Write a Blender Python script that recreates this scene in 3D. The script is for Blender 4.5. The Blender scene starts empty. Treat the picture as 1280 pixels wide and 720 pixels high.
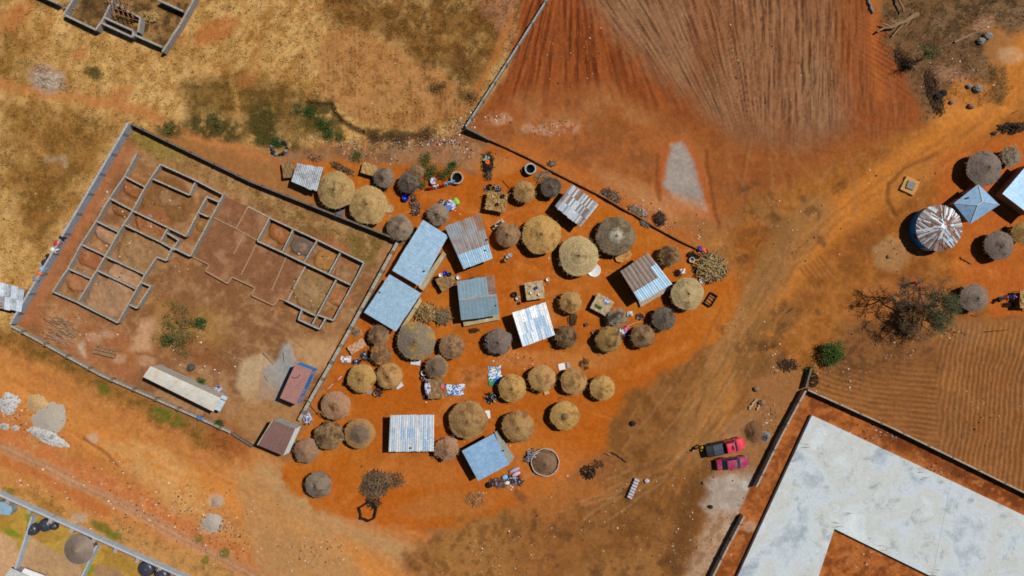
import bpy, math, random
import numpy as np
from mathutils import Vector, Matrix
random.seed(7)
rng = np.random.default_rng(11)
scene = bpy.context.scene
COL = scene.collection
H = 85.33                       # camera height; one photo pixel of ground is 0.1 m
S = 0.1
PI = math.pi

def P(u, v, z=0.0):             # where a point seen at photo pixel (u, v) stands if it is z metres up
    k = S * (1 - z / H)
    return Vector(((u - 640) * k, (360 - v) * k, z))

def lin(r, g, b):
    f = lambda c: (c/255/12.92) if c/255 <= 0.04045 else ((c/255 + 0.055)/1.055)**2.4
    return (f(r), f(g), f(b))

# ------------------------------------------------------------------ objects
class MB:
    def __init__(s): s.v = []; s.f = []; s.m = []; s.c = []
    def quad(s, a, b, c, d, m=0):
        n = len(s.v); s.v += [tuple(a), tuple(b), tuple(c), tuple(d)]; s.f.append((n, n+1, n+2, n+3)); s.m.append(m)
    def tri(s, a, b, c, m=0):
        n = len(s.v); s.v += [tuple(a), tuple(b), tuple(c)]; s.f.append((n, n+1, n+2)); s.m.append(m)
    def prism(s, pts, z0, z1, m=0, tops=None, batter=0.0):
        n = len(s.v); k = len(pts)
        cx = sum(p[0] for p in pts)/k; cy = sum(p[1] for p in pts)/k
        area = sum(pts[i][0]*pts[(i+1) % k][1]-pts[(i+1) % k][0]*pts[i][1] for i in range(k))
        if area < 0: pts = list(reversed(pts)); tops = list(reversed(tops)) if tops else None
        for p in pts: s.v.append((p[0], p[1], z0))
        for i, p in enumerate(pts):
            s.v.append((p[0]+(cx-p[0])*batter, p[1]+(cy-p[1])*batter, tops[i] if tops else z1))
        s.f.append(tuple(range(n+k-1, n-1, -1))); s.m.append(m)
        s.f.append(tuple(range(n+k, n+2*k))); s.m.append(m)
        for i in range(k):
            j = (i+1) % k; s.f.append((n+i, n+j, n+k+j, n+k+i)); s.m.append(m)
    def box(s, c, size, rz=0.0, m=0, tilt=0.0):
        sx, sy, sz = size[0]/2, size[1]/2, size[2]/2
        R = Matrix.Rotation(rz, 3, 'Z') @ Matrix.Rotation(tilt, 3, 'Y')
        n = len(s.v)
        for dx, dy, dz in ((-1,-1,-1),(1,-1,-1),(1,1,-1),(-1,1,-1),(-1,-1,1),(1,-1,1),(1,1,1),(-1,1,1)):
            s.v.append(tuple(Vector(c) + R @ Vector((dx*sx, dy*sy, dz*sz))))
        for f in ((3,2,1,0),(4,5,6,7),(0,1,5,4),(1,2,6,5),(2,3,7,6),(3,0,4,7)):
            s.f.append(tuple(n+i for i in f)); s.m.append(m)
    def tube(s, pts, rad, n=6, m=0, cap=True):
        pts = [Vector(p) for p in pts]
        if not hasattr(rad, '__len__'): rad = [rad]*len(pts)
        base = len(s.v)
        for i, p in enumerate(pts):
            d = (pts[min(i+1, len(pts)-1)] - pts[max(i-1, 0)])
            d = d.normalized() if d.length > 1e-9 else Vector((0,0,1))
            a = d.cross(Vector((0.31,0.17,0.93)));
            if a.length < 1e-3: a = d.cross(Vector((1,0,0)))
            a.normalize(); b = d.cross(a)
            for k in range(n):
                t = 2*PI*k/n
                s.v.append(tuple(p + (a*math.cos(t) + b*math.sin(t))*rad[i]))
        for i in range(len(pts)-1):
            for k in range(n):
                k2 = (k+1) % n
                s.f.append((base+i*n+k, base+i*n+k2, base+(i+1)*n+k2, base+(i+1)*n+k)); s.m.append(m)
        if cap:
            s.f.append(tuple(base+k for k in range(n-1, -1, -1))); s.m.append(m)
            e = base+(len(pts)-1)*n
            s.f.append(tuple(e+k for k in range(n))); s.m.append(m)
    def lathe(s, prof, n=24, m=0, c=(0,0,0), jit=0.0, seed=0):
        r_ = random.Random(seed); base = len(s.v)
        for (r, z) in prof:
            for k in range(n):
                t = 2*PI*k/n; q = r*(1+jit*(r_.random()-.5))
                s.v.append((c[0]+q*math.cos(t), c[1]+q*math.sin(t), c[2]+z))
        for i in range(len(prof)-1):
            for k in range(n):
                k2 = (k+1) % n
                s.f.append((base+i*n+k, base+i*n+k2, base+(i+1)*n+k2, base+(i+1)*n+k)); s.m.append(m)
        s.f.append(tuple(base+k for k in range(n-1, -1, -1))); s.m.append(m)
        e = base+(len(prof)-1)*n
        s.f.append(tuple(e+k for k in range(n))); s.m.append(m)
    def lump(s, c, r, n=8, rings=5, jit=.25, m=0, seed=0):      # rough stone / bundle
        r_ = random.Random(seed)
        base = len(s.v); rx, ry, rz = r
        s.v.append((c[0], c[1], c[2]-rz))
        for i in range(1, rings):
            ph = -PI/2 + PI*i/rings
            for k in range(n):
                t = 2*PI*k/n + i*.3; q = 1 + jit*(r_.random()-.5)*2
                s.v.append((c[0]+rx*math.cos(ph)*math.cos(t)*q, c[1]+ry*math.cos(ph)*math.sin(t)*q, c[2]+rz*math.sin(ph)*q))
        s.v.append((c[0], c[1], c[2]+rz)); top = len(s.v)-1
        for k in range(n):
            s.f.append((base, base+1+(k+1) % n, base+1+k)); s.m.append(m)
            e = base+1+(rings-2)*n
            s.f.append((top, e+k, e+(k+1) % n)); s.m.append(m)
        for i in range(rings-2):
            for k in range(n):
                a = base+1+i*n
                s.f.append((a+k, a+(k+1) % n, a+n+(k+1) % n, a+n+k)); s.m.append(m)
    def build(s, name, mats, parent=None, loc=None, smooth=False):
        me = bpy.data.meshes.new(name)
        me.from_pydata(s.v, [], s.f)
        if not isinstance(mats, (list, tuple)): mats = [mats]
        for x in mats: me.materials.append(x)
        if len(mats) > 1: me.polygons.foreach_set('material_index', s.m)
        if smooth: me.polygons.foreach_set('use_smooth', [True]*len(s.f))
        me.update()
        o = bpy.data.objects.new(name, me); COL.objects.link(o)
        if parent: o.parent = parent
        if loc is not None: o.location = loc
        return o

def tag(o, label=None, cat=None, group=None, kind=None):
    if label: o['label'] = label
    if cat: o['category'] = cat
    if group: o['group'] = group
    if kind: o['kind'] = kind
    return o

def thing(name, loc, label, cat, group=None, rz=0.0):
    o = bpy.data.objects.new(name, None); COL.objects.link(o)
    o.empty_display_size = 0.3
    o.location = loc; o.rotation_euler = (0, 0, rz)
    return tag(o, label, cat, group)

# ------------------------------------------------------------------ materials
def newmat(name, rough=.9, metallic=0.0, spec=.2):
    m = bpy.data.materials.new(name); m.use_nodes = True
    nt = m.node_tree; b = nt.nodes['Principled BSDF']
    b.inputs['Roughness'].default_value = rough
    b.inputs['Metallic'].default_value = metallic
    b.inputs['Specular IOR Level'].default_value = spec
    return m, nt, b

def ramp(nt, fac, stops):
    r = nt.nodes.new('ShaderNodeValToRGB')
    el = r.color_ramp.elements
    while len(el) < len(stops): el.new(.5)
    for e, (p, c) in zip(el, stops): e.position = p; e.color = (*c, 1)
    nt.links.new(fac, r.inputs['Fac']); return r.outputs['Color']

def noise(nt, vec, scale, detail=4, rough=.6, dist=0.0):
    n = nt.nodes.new('ShaderNodeTexNoise')
    n.inputs['Scale'].default_value = scale; n.inputs['Detail'].default_value = detail
    n.inputs['Roughness'].default_value = rough; n.inputs['Distortion'].default_value = dist
    if vec is not None: nt.links.new(vec, n.inputs['Vector'])
    return n.outputs['Fac']

def math_(nt, op, a, b=None, c=None):
    n = nt.nodes.new('ShaderNodeMath'); n.operation = op
    for i, x in enumerate((a, b, c)):
        if x is None: continue
        if isinstance(x, (int, float)): n.inputs[i].default_value = x
        else: nt.links.new(x, n.inputs[i])
    return n.outputs[0]

def mixc(nt, fac, a, b, mode='MIX'):
    n = nt.nodes.new('ShaderNodeMix'); n.data_type = 'RGBA'; n.blend_type = mode
    if isinstance(fac, (int, float)): n.inputs[0].default_value = fac
    else: nt.links.new(fac, n.inputs[0])
    for i, x in ((6, a), (7, b)):
        if isinstance(x, tuple): n.inputs[i].default_value = (*x, 1)
        else: nt.links.new(x, n.inputs[i])
    return n.outputs[2]

def bump(nt, bsdf, h, strength=.4, dist=.03):
    n = nt.nodes.new('ShaderNodeBump'); n.inputs['Strength'].default_value = strength
    n.inputs['Distance'].default_value = dist
    nt.links.new(h, n.inputs['Height']); nt.links.new(n.outputs[0], bsdf.inputs['Normal'])

def coord(nt, kind='Object'):
    t = nt.nodes.new('ShaderNodeTexCoord'); return t.outputs[kind]

def gcoord(nt):                     # world position: copies and neighbours do not repeat
    g = nt.nodes.new('ShaderNodeNewGeometry'); return g.outputs['Position']

MATS = {}
def rough_mat(name, a, b, scale=3.0, c=None, rough=.9, metallic=0., spec=.2, bs=.4, bd=.03, detail=5):
    """mottled surface: two or three of its own colours mixed by noise"""
    if name in MATS: return MATS[name]
    m, nt, bs_ = newmat(name, rough, metallic, spec)
    vec = gcoord(nt)
    n1 = noise(nt, vec, scale, detail, .65)
    st = [(.34, lin(*a)), (.66, lin(*b))]
    col = ramp(nt, n1, st)
    if c:
        n3 = noise(nt, vec, scale*.37, 3, .6)
        f = ramp(nt, n3, [(.52, (0,0,0)), (.66, (1,1,1))])
        col = mixc(nt, f, col, lin(*c))
    n2 = noise(nt, vec, scale*5, 3, .7)
    k = ramp(nt, n2, [(.3, (.72,.72,.72)), (.7, (1.2,1.2,1.2))])
    col = mixc(nt, 1.0, col, k, 'MULTIPLY')
    nt.links.new(col, bs_.inputs['Base Color'])
    bump(nt, bs_, n2, bs, bd)
    MATS[name] = m; return m

def attr_mat(name, rough=.95, bs=.5):
    m, nt, b = newmat(name, rough, 0, .1)
    a = nt.nodes.new('ShaderNodeAttribute'); a.attribute_name = 'Col'
    vec = gcoord(nt)
    n2 = noise(nt, vec, 9, 3, .7)
    k = ramp(nt, n2, [(.3, (.8,.8,.8)), (.7, (1.15,1.15,1.15))])
    nt.links.new(mixc(nt, 1.0, a.outputs['Color'], k, 'MULTIPLY'), b.inputs['Base Color'])
    bump(nt, b, n2, bs, .03)
    MATS[name] = m; return m

def thatch_mat(name, a, b, c=None, rings=.25, ringk=7.0, camt=.55, streak=16., center=None):
    """straw: radial streaks, laid in rings, old and new bundles in patches"""
    if name in MATS: return MATS[name]
    m, nt, bs_ = newmat(name, .95, 0, .1)
    o = coord(nt)
    sep = nt.nodes.new('ShaderNodeSeparateXYZ'); nt.links.new(o, sep.inputs[0])
    x, y = sep.outputs[0], sep.outputs[1]
    r = math_(nt, 'SQRT', math_(nt, 'ADD', math_(nt, 'MULTIPLY', x, x), math_(nt, 'MULTIPLY', y, y)))
    rs = math_(nt, 'MAXIMUM', r, .02)
    comb = nt.nodes.new('ShaderNodeCombineXYZ')
    oi = nt.nodes.new('ShaderNodeObjectInfo')
    nt.links.new(math_(nt, 'MULTIPLY', math_(nt, 'DIVIDE', x, rs), streak), comb.inputs[0])
    nt.links.new(math_(nt, 'MULTIPLY', math_(nt, 'DIVIDE', y, rs), streak), comb.inputs[1])
    nt.links.new(math_(nt, 'ADD', math_(nt, 'MULTIPLY', r, 2.2), math_(nt, 'MULTIPLY', oi.outputs['Random'], 40)), comb.inputs[2])
    st = noise(nt, comb.outputs[0], 1.0, 4, .7)
    col = ramp(nt, st, [(.3, lin(*a)), (.7, lin(*b))])
    # bundles of a different age
    gv = gcoord(nt)
    pn = noise(nt, gv, .9, 4, .65)
    if c:
        f = ramp(nt, pn, [(camt-.05, (0,0,0)), (camt+.07, (1,1,1))])
        col = mixc(nt, f, col, lin(*c))
    wob = math_(nt, 'ADD', math_(nt, 'MULTIPLY', r, ringk), math_(nt, 'MULTIPLY', noise(nt, gv, 1.5, 2, .5), 2.0))
    cb2 = nt.nodes.new('ShaderNodeCombineXYZ'); nt.links.new(wob, cb2.inputs[0]); nt.links.new(math_(nt,'MULTIPLY',oi.outputs['Random'],30), cb2.inputs[1])
    rn = noise(nt, cb2.outputs[0], 1.0, 2, .6)
    k = ramp(nt, rn, [(.35, (1-rings*1.6,)*3), (.6, (1+rings*.5,)*3)])
    col = mixc(nt, 1.0, col, k, 'MULTIPLY')
    fine = noise(nt, gv, 12, 3, .8)
    k2 = ramp(nt, fine, [(.3, (.66,.66,.66)), (.72, (1.26,1.26,1.26))])
    col = mixc(nt, 1.0, col, k2, 'MULTIPLY')
    age = ramp(nt, oi.outputs['Random'], [(0, (.84,.85,.87)), (.5, (1.0,.99,.97)), (1, (1.12,1.10,1.04))])
    col = mixc(nt, 1.0, col, age, 'MULTIPLY')
    if center:
        f = ramp(nt, math_(nt,'ADD', r, math_(nt,'MULTIPLY',math_(nt,'SUBTRACT',noise(nt,gv,2.2,4,.7),.5), 1.3)), [(center[1]*.75/3, (1,1,1)), (center[1]*1.15/3, (0,0,0))]) if False else None
        rr = math_(nt,'DIVIDE', math_(nt,'ADD', r, math_(nt,'MULTIPLY',math_(nt,'SUBTRACT',noise(nt,gv,2.2,4,.7),.5), 1.6)), 3.0)
        f = ramp(nt, rr, [(max(0,center[1]/3-.08), (1,1,1)), (center[1]/3+.08, (0,0,0))])
        col = mixc(nt, math_(nt,'MULTIPLY',f,center[2]), col, lin(*center[0]))
    nt.links.new(col, bs_.inputs['Base Color'])
    bump(nt, bs_, math_(nt, 'ADD', math_(nt,'MULTIPLY', st, 1.2), math_(nt, 'ADD', fine, math_(nt,'MULTIPLY',rn,.6))), .55, .05)
    MATS[name] = m; return m

def tin_mat(name, a, b, rust=None, amt=.6, rough=.55, metallic=.25, scale=1.6, spec=.5):
    if name in MATS: return MATS[name]
    m, nt, bs_ = newmat(name, rough, metallic, spec)
    gv = gcoord(nt)
    n1 = noise(nt, gv, scale, 5, .7)
    col = ramp(nt, n1, [(.32, lin(*a)), (.68, lin(*b))])
    n3 = noise(nt, gv, scale*3.3, 5, .75)
    if rust:
        f = ramp(nt, math_(nt,'ADD', math_(nt,'MULTIPLY',n3,.5), math_(nt,'MULTIPLY',noise(nt,gv,.55,3,.6),.5)), [(amt-.06, (0,0,0)), (amt+.05, (1,1,1))])
        col = mixc(nt, f, col, lin(*rust))
    k = ramp(nt, n3, [(.3, (.78,.79,.80)), (.68, (1.12,1.12,1.12))])
    col = mixc(nt, 1.0, col, k, 'MULTIPLY')
    nt.links.new(col, bs_.inputs['Base Color'])
    rr = ramp(nt, n3, [(.3, (rough-.1,)*3), (.7, (min(1,rough+.15),)*3)])
    nt.links.new(rr, bs_.inputs['Roughness'])
    bump(nt, bs_, n1, .15, .04)
    MATS[name] = m; return m

def block_mat(name, a, b, joint, scale=1.0, c=None):
    """hollow-block masonry with mortar joints; box-mapped by height and run"""
    if name in MATS: return MATS[name]
    m, nt, bs_ = newmat(name, .92, 0, .15)
    o = coord(nt); gv = gcoord(nt)
    br = nt.nodes.new('ShaderNodeTexBrick')
    br.inputs['Scale'].default_value = 1.0*scale
    br.inputs['Mortar Size'].default_value = .018
    br.inputs['Brick Width'].default_value = .45; br.inputs['Row Height'].default_value = .22
    br.inputs['Color1'].default_value = (*lin(*a), 1); br.inputs['Color2'].default_value = (*lin(*b), 1)
    br.inputs['Mortar'].default_value = (*lin(*joint), 1)
    uv = nt.nodes.new('ShaderNodeUVMap'); nt.links.new(uv.outputs[0], br.inputs['Vector'])
    n1 = noise(nt, gv, 2.2, 5, .7); n2 = noise(nt, gv, 11, 3, .7)
    col = br.outputs['Color']
    if c:
        f = ramp(nt, n1, [(.5, (0,0,0)), (.68, (1,1,1))]); col = mixc(nt, f, col, lin(*c))
    k = ramp(nt, n2, [(.3, (.75,.75,.75)), (.7, (1.18,1.18,1.18))])
    col = mixc(nt, 1.0, col, k, 'MULTIPLY')
    nt.links.new(col, bs_.inputs['Base Color'])
    bump(nt, bs_, math_(nt,'ADD', n2, math_(nt,'MULTIPLY', br.outputs['Fac'], -1.0)), .5, .02)
    MATS[name] = m; return m

def plain(name, c, rough=.6, metallic=0., spec=.4, var=.12):
    if name in MATS: return MATS[name]
    m, nt, b = newmat(name, rough, metallic, spec)
    n = noise(nt, gcoord(nt), 6, 3, .6)
    k = ramp(nt, n, [(.3, (1-var,)*3), (.7, (1+var,)*3)])
    nt.links.new(mixc(nt, 1.0, lin(*c), k, 'MULTIPLY'), b.inputs['Base Color'])
    MATS[name] = m; return m

# ------------------------------------------------------------------ camera, light
cam = bpy.data.objects.new('camera', bpy.data.cameras.new('camera')); COL.objects.link(cam)
cam.data.sensor_width = 36; cam.data.lens = 24.0; cam.data.clip_end = 4000; cam.data.clip_start = 1
cam.location = (0, 0, H); cam.rotation_euler = (0, 0, 0); scene.camera = cam

EL = math.radians(55.0); AZ = math.atan2(0.447, 0.894)        # sun stands to the upper right
to_sun = Vector((math.cos(EL)*math.cos(AZ), math.cos(EL)*math.sin(AZ), math.sin(EL)))
sun = bpy.data.objects.new('sun', bpy.data.lights.new('sun', 'SUN')); COL.objects.link(sun)
sun.data.energy = 5.0; sun.data.angle = math.radians(.5); sun.data.color = (1, .95, .87)
sun.rotation_euler = to_sun.to_track_quat('Z', 'Y').to_euler()
w = bpy.data.worlds.new('World'); scene.world = w; w.use_nodes = True
nt = w.node_tree; bg = nt.nodes['Background']
sky = nt.nodes.new('ShaderNodeTexSky'); sky.sky_type = 'NISHITA'; sky.sun_disc = False
sky.air_density = .7; sky.dust_density = .3; sky.sun_elevation = EL; sky.sun_rotation = PI/2 - AZ
nt.links.new(sky.outputs[0], bg.inputs['Color']); bg.inputs['Strength'].default_value = .05
vs = scene.view_settings
vs.view_transform = 'Standard'; vs.look = 'None'; vs.exposure = -.40; vs.gamma = 1; vs.use_curve_mapping = False
scene.cycles.filter_width = 1.7
scene.cycles.diffuse_bounces = 1
# ------------------------------------------------------------------ ground: one sheet, its own earth colours per vertex
_tab = rng.random((8, 256, 256))
def vn(x, y, s=0):
    xi = np.floor(x).astype(int); yi = np.floor(y).astype(int)
    fx = x-xi; fy = y-yi; fx = fx*fx*(3-2*fx); fy = fy*fy*(3-2*fy)
    T = _tab[s % 8]; o = (s*37) % 256
    a = T[(xi+o) & 255, yi & 255]; b = T[(xi+1+o) & 255, yi & 255]; c = T[(xi+o) & 255, (yi+1) & 255]; d = T[(xi+1+o) & 255, (yi+1) & 255]
    return (a*(1-fx)+b*fx)*(1-fy)+(c*(1-fx)+d*fx)*fy
def fbm(x, y, sc, s=0, oc=4, g=.55):
    t = 0; a = 1; n = 0
    for i in range(oc):
        t = t + a*vn(x/sc*2**i+17.3*i, y/sc*2**i+9.1*i, s+i); n += a; a *= g
    return t/n

st = .13
fx = np.arange(-68, 68.01, st); fy = np.arange(-39.5, 39.51, st)
ex = np.array([6, 16, 36, 80, 180, 420, 900.])
gx = np.concatenate([-68-ex[::-1], fx, 68+ex]); gy = np.concatenate([-39.5-ex[::-1], fy, 39.5+ex])
GX, GY = np.meshgrid(gx, gy)
U = 640+GX/S; V = 360-GY/S
shape = U.shape
W1 = fbm(U, V, 60, 0)-.5; W2 = fbm(U, V, 60, 3)-.5; W3 = fbm(U, V, 14, 1, 3)-.5; W4 = fbm(U, V, 14, 5, 3)-.5
def warp(a, b=8): return U+W1*a*2+W3*b*2, V+W2*a*2+W4*b*2
def sst(d, s): t = np.clip((d+s)/(2*s), 0, 1); return t*t*(3-2*t)
def seg_d2(x, y, a, b):
    dx, dy = b[0]-a[0], b[1]-a[1]; L = dx*dx+dy*dy+1e-9
    t = np.clip(((x-a[0])*dx+(y-a[1])*dy)/L, 0, 1)
    return (x-a[0]-t*dx)**2+(y-a[1]-t*dy)**2
def poly(pts, soft=6, wa=8, wb=5):
    pad = soft+wa*2+wb*2+4
    us = [p[0] for p in pts]; vs_ = [p[1] for p in pts]
    M = np.zeros(shape)
    ii = np.where((gx >= (min(us)-pad-640)*S) & (gx <= (max(us)+pad-640)*S))[0]; jj = np.where((gy >= (360-max(vs_)-pad)*S) & (gy <= (360-min(vs_)+pad)*S))[0]
    if len(ii) == 0 or len(jj) == 0: return M
    sl = (slice(jj[0], jj[-1]+1), slice(ii[0], ii[-1]+1))
    x = U[sl]+W1[sl]*wa*2+W3[sl]*wb*2; y = V[sl]+W2[sl]*wa*2+W4[sl]*wb*2
    d2 = np.full(x.shape, 1e12); ins = np.zeros(x.shape, bool)
    for i in range(len(pts)):
        a, b = pts[i], pts[(i+1) % len(pts)]
        d2 = np.minimum(d2, seg_d2(x, y, a, b))
        c = (a[1] > y) != (b[1] > y)
        with np.errstate(divide='ignore', invalid='ignore'):
            ins ^= c & (x < (b[0]-a[0])*(y-a[1])/(b[1]-a[1]+1e-12)+a[0])
    d = np.sqrt(d2)*np.where(ins, 1, -1)
    M[sl] = sst(d, soft); return M
def line(pts, wd, soft=4, wa=3, wb=3):
    pad = wd+soft+wa*2+wb*2+4
    us = [p[0] for p in pts]; vs_ = [p[1] for p in pts]
    M = np.zeros(shape)
    ii = np.where((gx >= (min(us)-pad-640)*S) & (gx <= (max(us)+pad-640)*S))[0]; jj = np.where((gy >= (360-max(vs_)-pad)*S) & (gy <= (360-min(vs_)+pad)*S))[0]
    if len(ii) == 0 or len(jj) == 0: return M
    sl = (slice(jj[0], jj[-1]+1), slice(ii[0], ii[-1]+1))
    x = U[sl]+W1[sl]*wa*2+W3[sl]*wb*2; y = V[sl]+W2[sl]*wa*2+W4[sl]*wb*2
    d2 = np.full(x.shape, 1e12)
    for a, b in zip(pts[:-1], pts[1:]): d2 = np.minimum(d2, seg_d2(x, y, a, b))
    M[sl] = sst(wd/2-np.sqrt(d2), soft); return M
def blob(u, v, ru, rv=None, rot=0, soft=.35, wa=4, wb=3):
    rv = rv or ru; c, s = math.cos(math.radians(rot)), math.sin(math.radians(rot))
    x, y = warp(wa, wb); x = x-u; y = y-v
    d = np.sqrt(((x*c+y*s)/ru)**2+((-x*s+y*c)/rv)**2)
    return sst(1-d, soft)
C = np.empty(shape+(3,)); HT = np.zeros(shape)
def paint(m, rgb, k=1.0):
    c = np.array(lin(*rgb)); mm = (m*k)[..., None]
    C[:] = C*(1-mm)+c*mm
n60 = fbm(U, V, 60, 2); n25 = fbm(U, V, 25, 4, 4, .65); n9 = fbm(U, V, 9, 6, 4, .7); n120 = fbm(U, V, 130, 1)
n4 = fbm(U, V, 4.5, 3, 3, .7)
def th(n, a, b): return np.clip((n-a)/(b-a), 0, 1)

C[:] = np.array(lin(156, 106, 60))
# --- dry grassland, north-west
NW = poly([(-300,-300),(720,-300),(690,0),(584,160),(560,172),(470,190),(330,185),(160,158),(24,402),(-60,560),(-300,560)], 6)
paint(NW, (204,160,96))
paint(NW*th(n60,.45,.62), (176,124,62), .7)
paint(NW*th(n25,.5,.68), (150,104,48), .45)
paint(NW*th(1-n25,.5,.68), (206,164,102), .6)
paint(NW*th(n9,.54,.7), (150,106,52), .3)
paint(NW*th(1-n9,.55,.7), (212,174,114), .4)
stk = fbm(U*.9+V*.5, V*.35-U*.2, 10, 2, 4, .7); paint(NW*th(stk,.52,.68), (146,102,50), .4); paint(NW*th(1-stk,.52,.68), (214,176,116), .4)
grass_w = NW.copy()
for p, c, k in [
  ([(400,-30),(650,-30),(640,50),(600,110),(560,95),(480,45),(420,30)], (116,74,30), .75),
  ([(0,128),(60,135),(150,155),(60,320),(40,300),(0,230)], (138,96,42), .75),
  ([(230,100),(300,90),(390,130),(400,165),(330,180),(240,165)], (112,84,38), .75),
  ([(0,30),(40,70),(60,90),(10,110),(-30,90)], (130,92,36), .5),
  ([(540,80),(600,70),(590,140),(560,160),(545,120)], (108,76,38), .75),
  ([(600,0),(700,-20),(640,50)], (176,122,88), .7)]:
    m = poly(p, 16, 14, 8)*NW; paint(m*th(n25+.22,.45,.7), c, k); paint(m, c, k*.35); paint(m*th(n9,.5,.64), tuple(x*.76 for x in c), k*.55)
F0 = poly([(398,46),(440,32),(560,92),(585,140),(530,168),(450,152),(425,140),(394,112)], 5)
paint(F0, (170,118,68), .8); paint(F0*th(n9,.5,.66), (138,90,46), .5); paint(F0*th(1-n25,.5,.65), (190,140,86), .5)
HT += F0*.03*np.sin(2*PI*(U+W1*14)/6.0+W3*5)*th(n9,.4,.6); grass_w *= 1-F0*.5
for u, v, a, b, k in [(270,38,30,14,.7),(5,28,30,14,.6),(100,68,10,8,.6),(150,120,18,10,.5),(310,100,16,10,.4),(30,10,14,10,.5)]:
    m = blob(u, v, a, b, -25); paint(m, (178,106,56), k); grass_w *= 1-m*k
pth = line([(-20,100),(60,118),(120,128),(180,140),(240,168),(330,196),(420,215)], 12, 6)
paint(pth, (182,118,66), .8); grass_w *= 1-pth
p2 = line([(420,40),(470,62),(540,90),(580,110)], 4, 4); paint(p2, (190,130,74), .6)
p3 = line([(640,20),(626,60),(604,100),(580,140)], 8, 4); paint(p3, (176,108,52), .7); grass_w *= 1-p3
p3 = line([(290,100),(300,150),(310,175)], 6, 4); paint(p3, (196,146,84), .6)
p3 = line([(55,150),(40,180),(60,200)], 5, 4); paint(p3, (196,146,84), .4)
for u, v, a, b in [(270,160,34,13),(212,160,16,10),(330,152,16,20),(405,150,24,18),(345,178,30,6),(118,92,10,6),(500,172,40,8)]:
    m = blob(u, v, a*1.15, b*1.2, 10)*th(n9+.17,.48,.62); paint(m, (72,66,30), .85)
ditch = line([(384,130),(412,130),(424,150),(440,162),(452,166)], 5, 3, 1, 2); paint(ditch, (64,46,28), .85); HT -= ditch*.45
ditch2 = line([(452,168),(480,174),(520,170),(545,165)], 6, 4, 3, 3); paint(ditch2, (84,58,34), .7); HT -= ditch2*.15
m = poly([(35,88),(55,78),(82,92),(80,108),(62,118),(40,112)], 5, 4, 4); paint(m, (170,140,116), .85); paint(m*th(n9,.5,.65), (150,120,96), .5)
m = line([(58,200),(78,196),(80,206)], 6, 4); paint(m, (180,160,140), .5)
# --- walled compound with the foundations
CP = poly([(166,158),(316,229),(496,301),(376,530),(318,560),(130,470),(20,406)], 2, 1, 1)
paint(CP, (142,100,64)); grass_w *= 1-CP
paint(CP*th(n60,.48,.62), (158,110,66), .7); paint(CP*th(n25,.5,.66), (122,82,52), .6); paint(CP*th(1-n25,.52,.66), (176,134,94), .65)
paint(CP*th(n9,.52,.66), (120,80,50), .4); paint(CP*th(1-n9,.54,.66), (184,142,102), .35)
m = line([(152,186),(30,396)], 26, 8); paint(m*CP, (168,104,64), .75)
m = poly([(160,165),(316,235),(480,300),(470,330),(300,245),(190,200)], 10); paint(m*CP, (156,120,70), .7); paint(m*CP*th(n25,.5,.6), (108,82,44), .7); paint(m*CP*th(1-n9,.52,.64), (184,148,100), .5); grass_w = np.maximum(grass_w, m*CP*.7)
m = blob(200,182,34,14,25); paint(m*CP, (142,124,54), .6)
m = poly([(70,370),(150,408),(200,440),(170,480),(60,430),(30,400)], 12); paint(m*CP, (168,106,66), .65)
m = poly([(60,380),(100,390),(100,430),(50,420)], 8); paint(m*CP*th(n9+.1,.5,.6), (186,146,104), .6)
m = poly([(176,400),(190,400),(192,440),(166,440)], 5); paint(m, (198,156,118), .8)
m = poly([(100,425),(108,422),(110,445),(100,440)], 3); paint(m, (196,176,146), .7)
for u, v, a in [(120,420,10),(135,415,8),(150,448,9),(185,452,10),(215,428,8)]: paint(blob(u, v, a, a*.7), (190,150,118), .6)
m = poly([(195,380),(230,375),(285,400),(270,440),(200,430)], 14); paint(m*CP, (168,128,64), .5)
m = blob(230,386,14,24,10); paint(m, (128,86,56), .6)
m = blob(248,440,34,16,20); paint(m, (134,82,48), .6)
m = poly([(300,450),(330,440),(345,455),(335,500),(310,505),(296,480)], 5, 3, 2); paint(m, (186,158,124), .9)
m = poly([(352,432),(362,430),(372,455),(352,500),(345,505),(322,495),(330,460),(345,455)], 4, 3, 2); paint(m, (152,152,150), .9); HT += m*.08
m = poly([(360,425),(420,428),(425,440),(392,470),(370,450)], 8); paint(m*CP, (196,154,108), .7)
m = poly([(270,520),(330,470),(380,520),(330,560)], 14); paint(m*CP, (172,126,78), .6)
m = poly([(430,290),(478,306),(470,336),(436,320)], 6); paint(m*CP*th(n9+.2,.5,.6), (112,92,44), .7)
m = poly([(395,300),(415,292),(450,340),(420,420),(410,400),(440,350)], 6); paint(m*CP, (158,100,62), .5)
m = poly([(88,-20),(99,0),(90,22),(127,40),(135,30),(206,62),(245,-10),(245,-40)], 3, 2, 2); paint(m, (132,98,58), .8); paint(m*th(n9,.46,.6), (84,62,38), .8); paint(blob(112,10,22,14,-25), (88,64,40), .6)
# cells of the foundations: earth fill
for u, v, a, c in [(172,235,16,(150,92,52)),(155,262,14,(140,92,50)),(135,292,15,(172,134,104)),(115,322,16,(160,96,62)),(97,352,14,(166,112,74)),
                   (210,250,34,(128,88,48)),(190,278,22,(150,96,60)),(178,318,32,(152,116,78)),(155,348,20,(178,140,108)),(135,372,26,(166,130,98)),(255,280,10,(140,98,50)),
                   (350,292,13,(150,92,50)),(378,308,13,(98,90,86)),(406,325,13,(164,116,62)),(432,342,13,(142,108,72)),(390,362,26,(146,116,76)),(424,372,12,(162,104,66))]:
    bm_ = blob(u, v, a, a*.85, 25, .12, 2, 4); HT += bm_*(.22+.3*(n9-.35)); paint(bm_, c, .85); paint(blob(u, v, a*.5, a*.4, 25)*th(n9, .45, .6), (188,150,112), .4)
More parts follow.
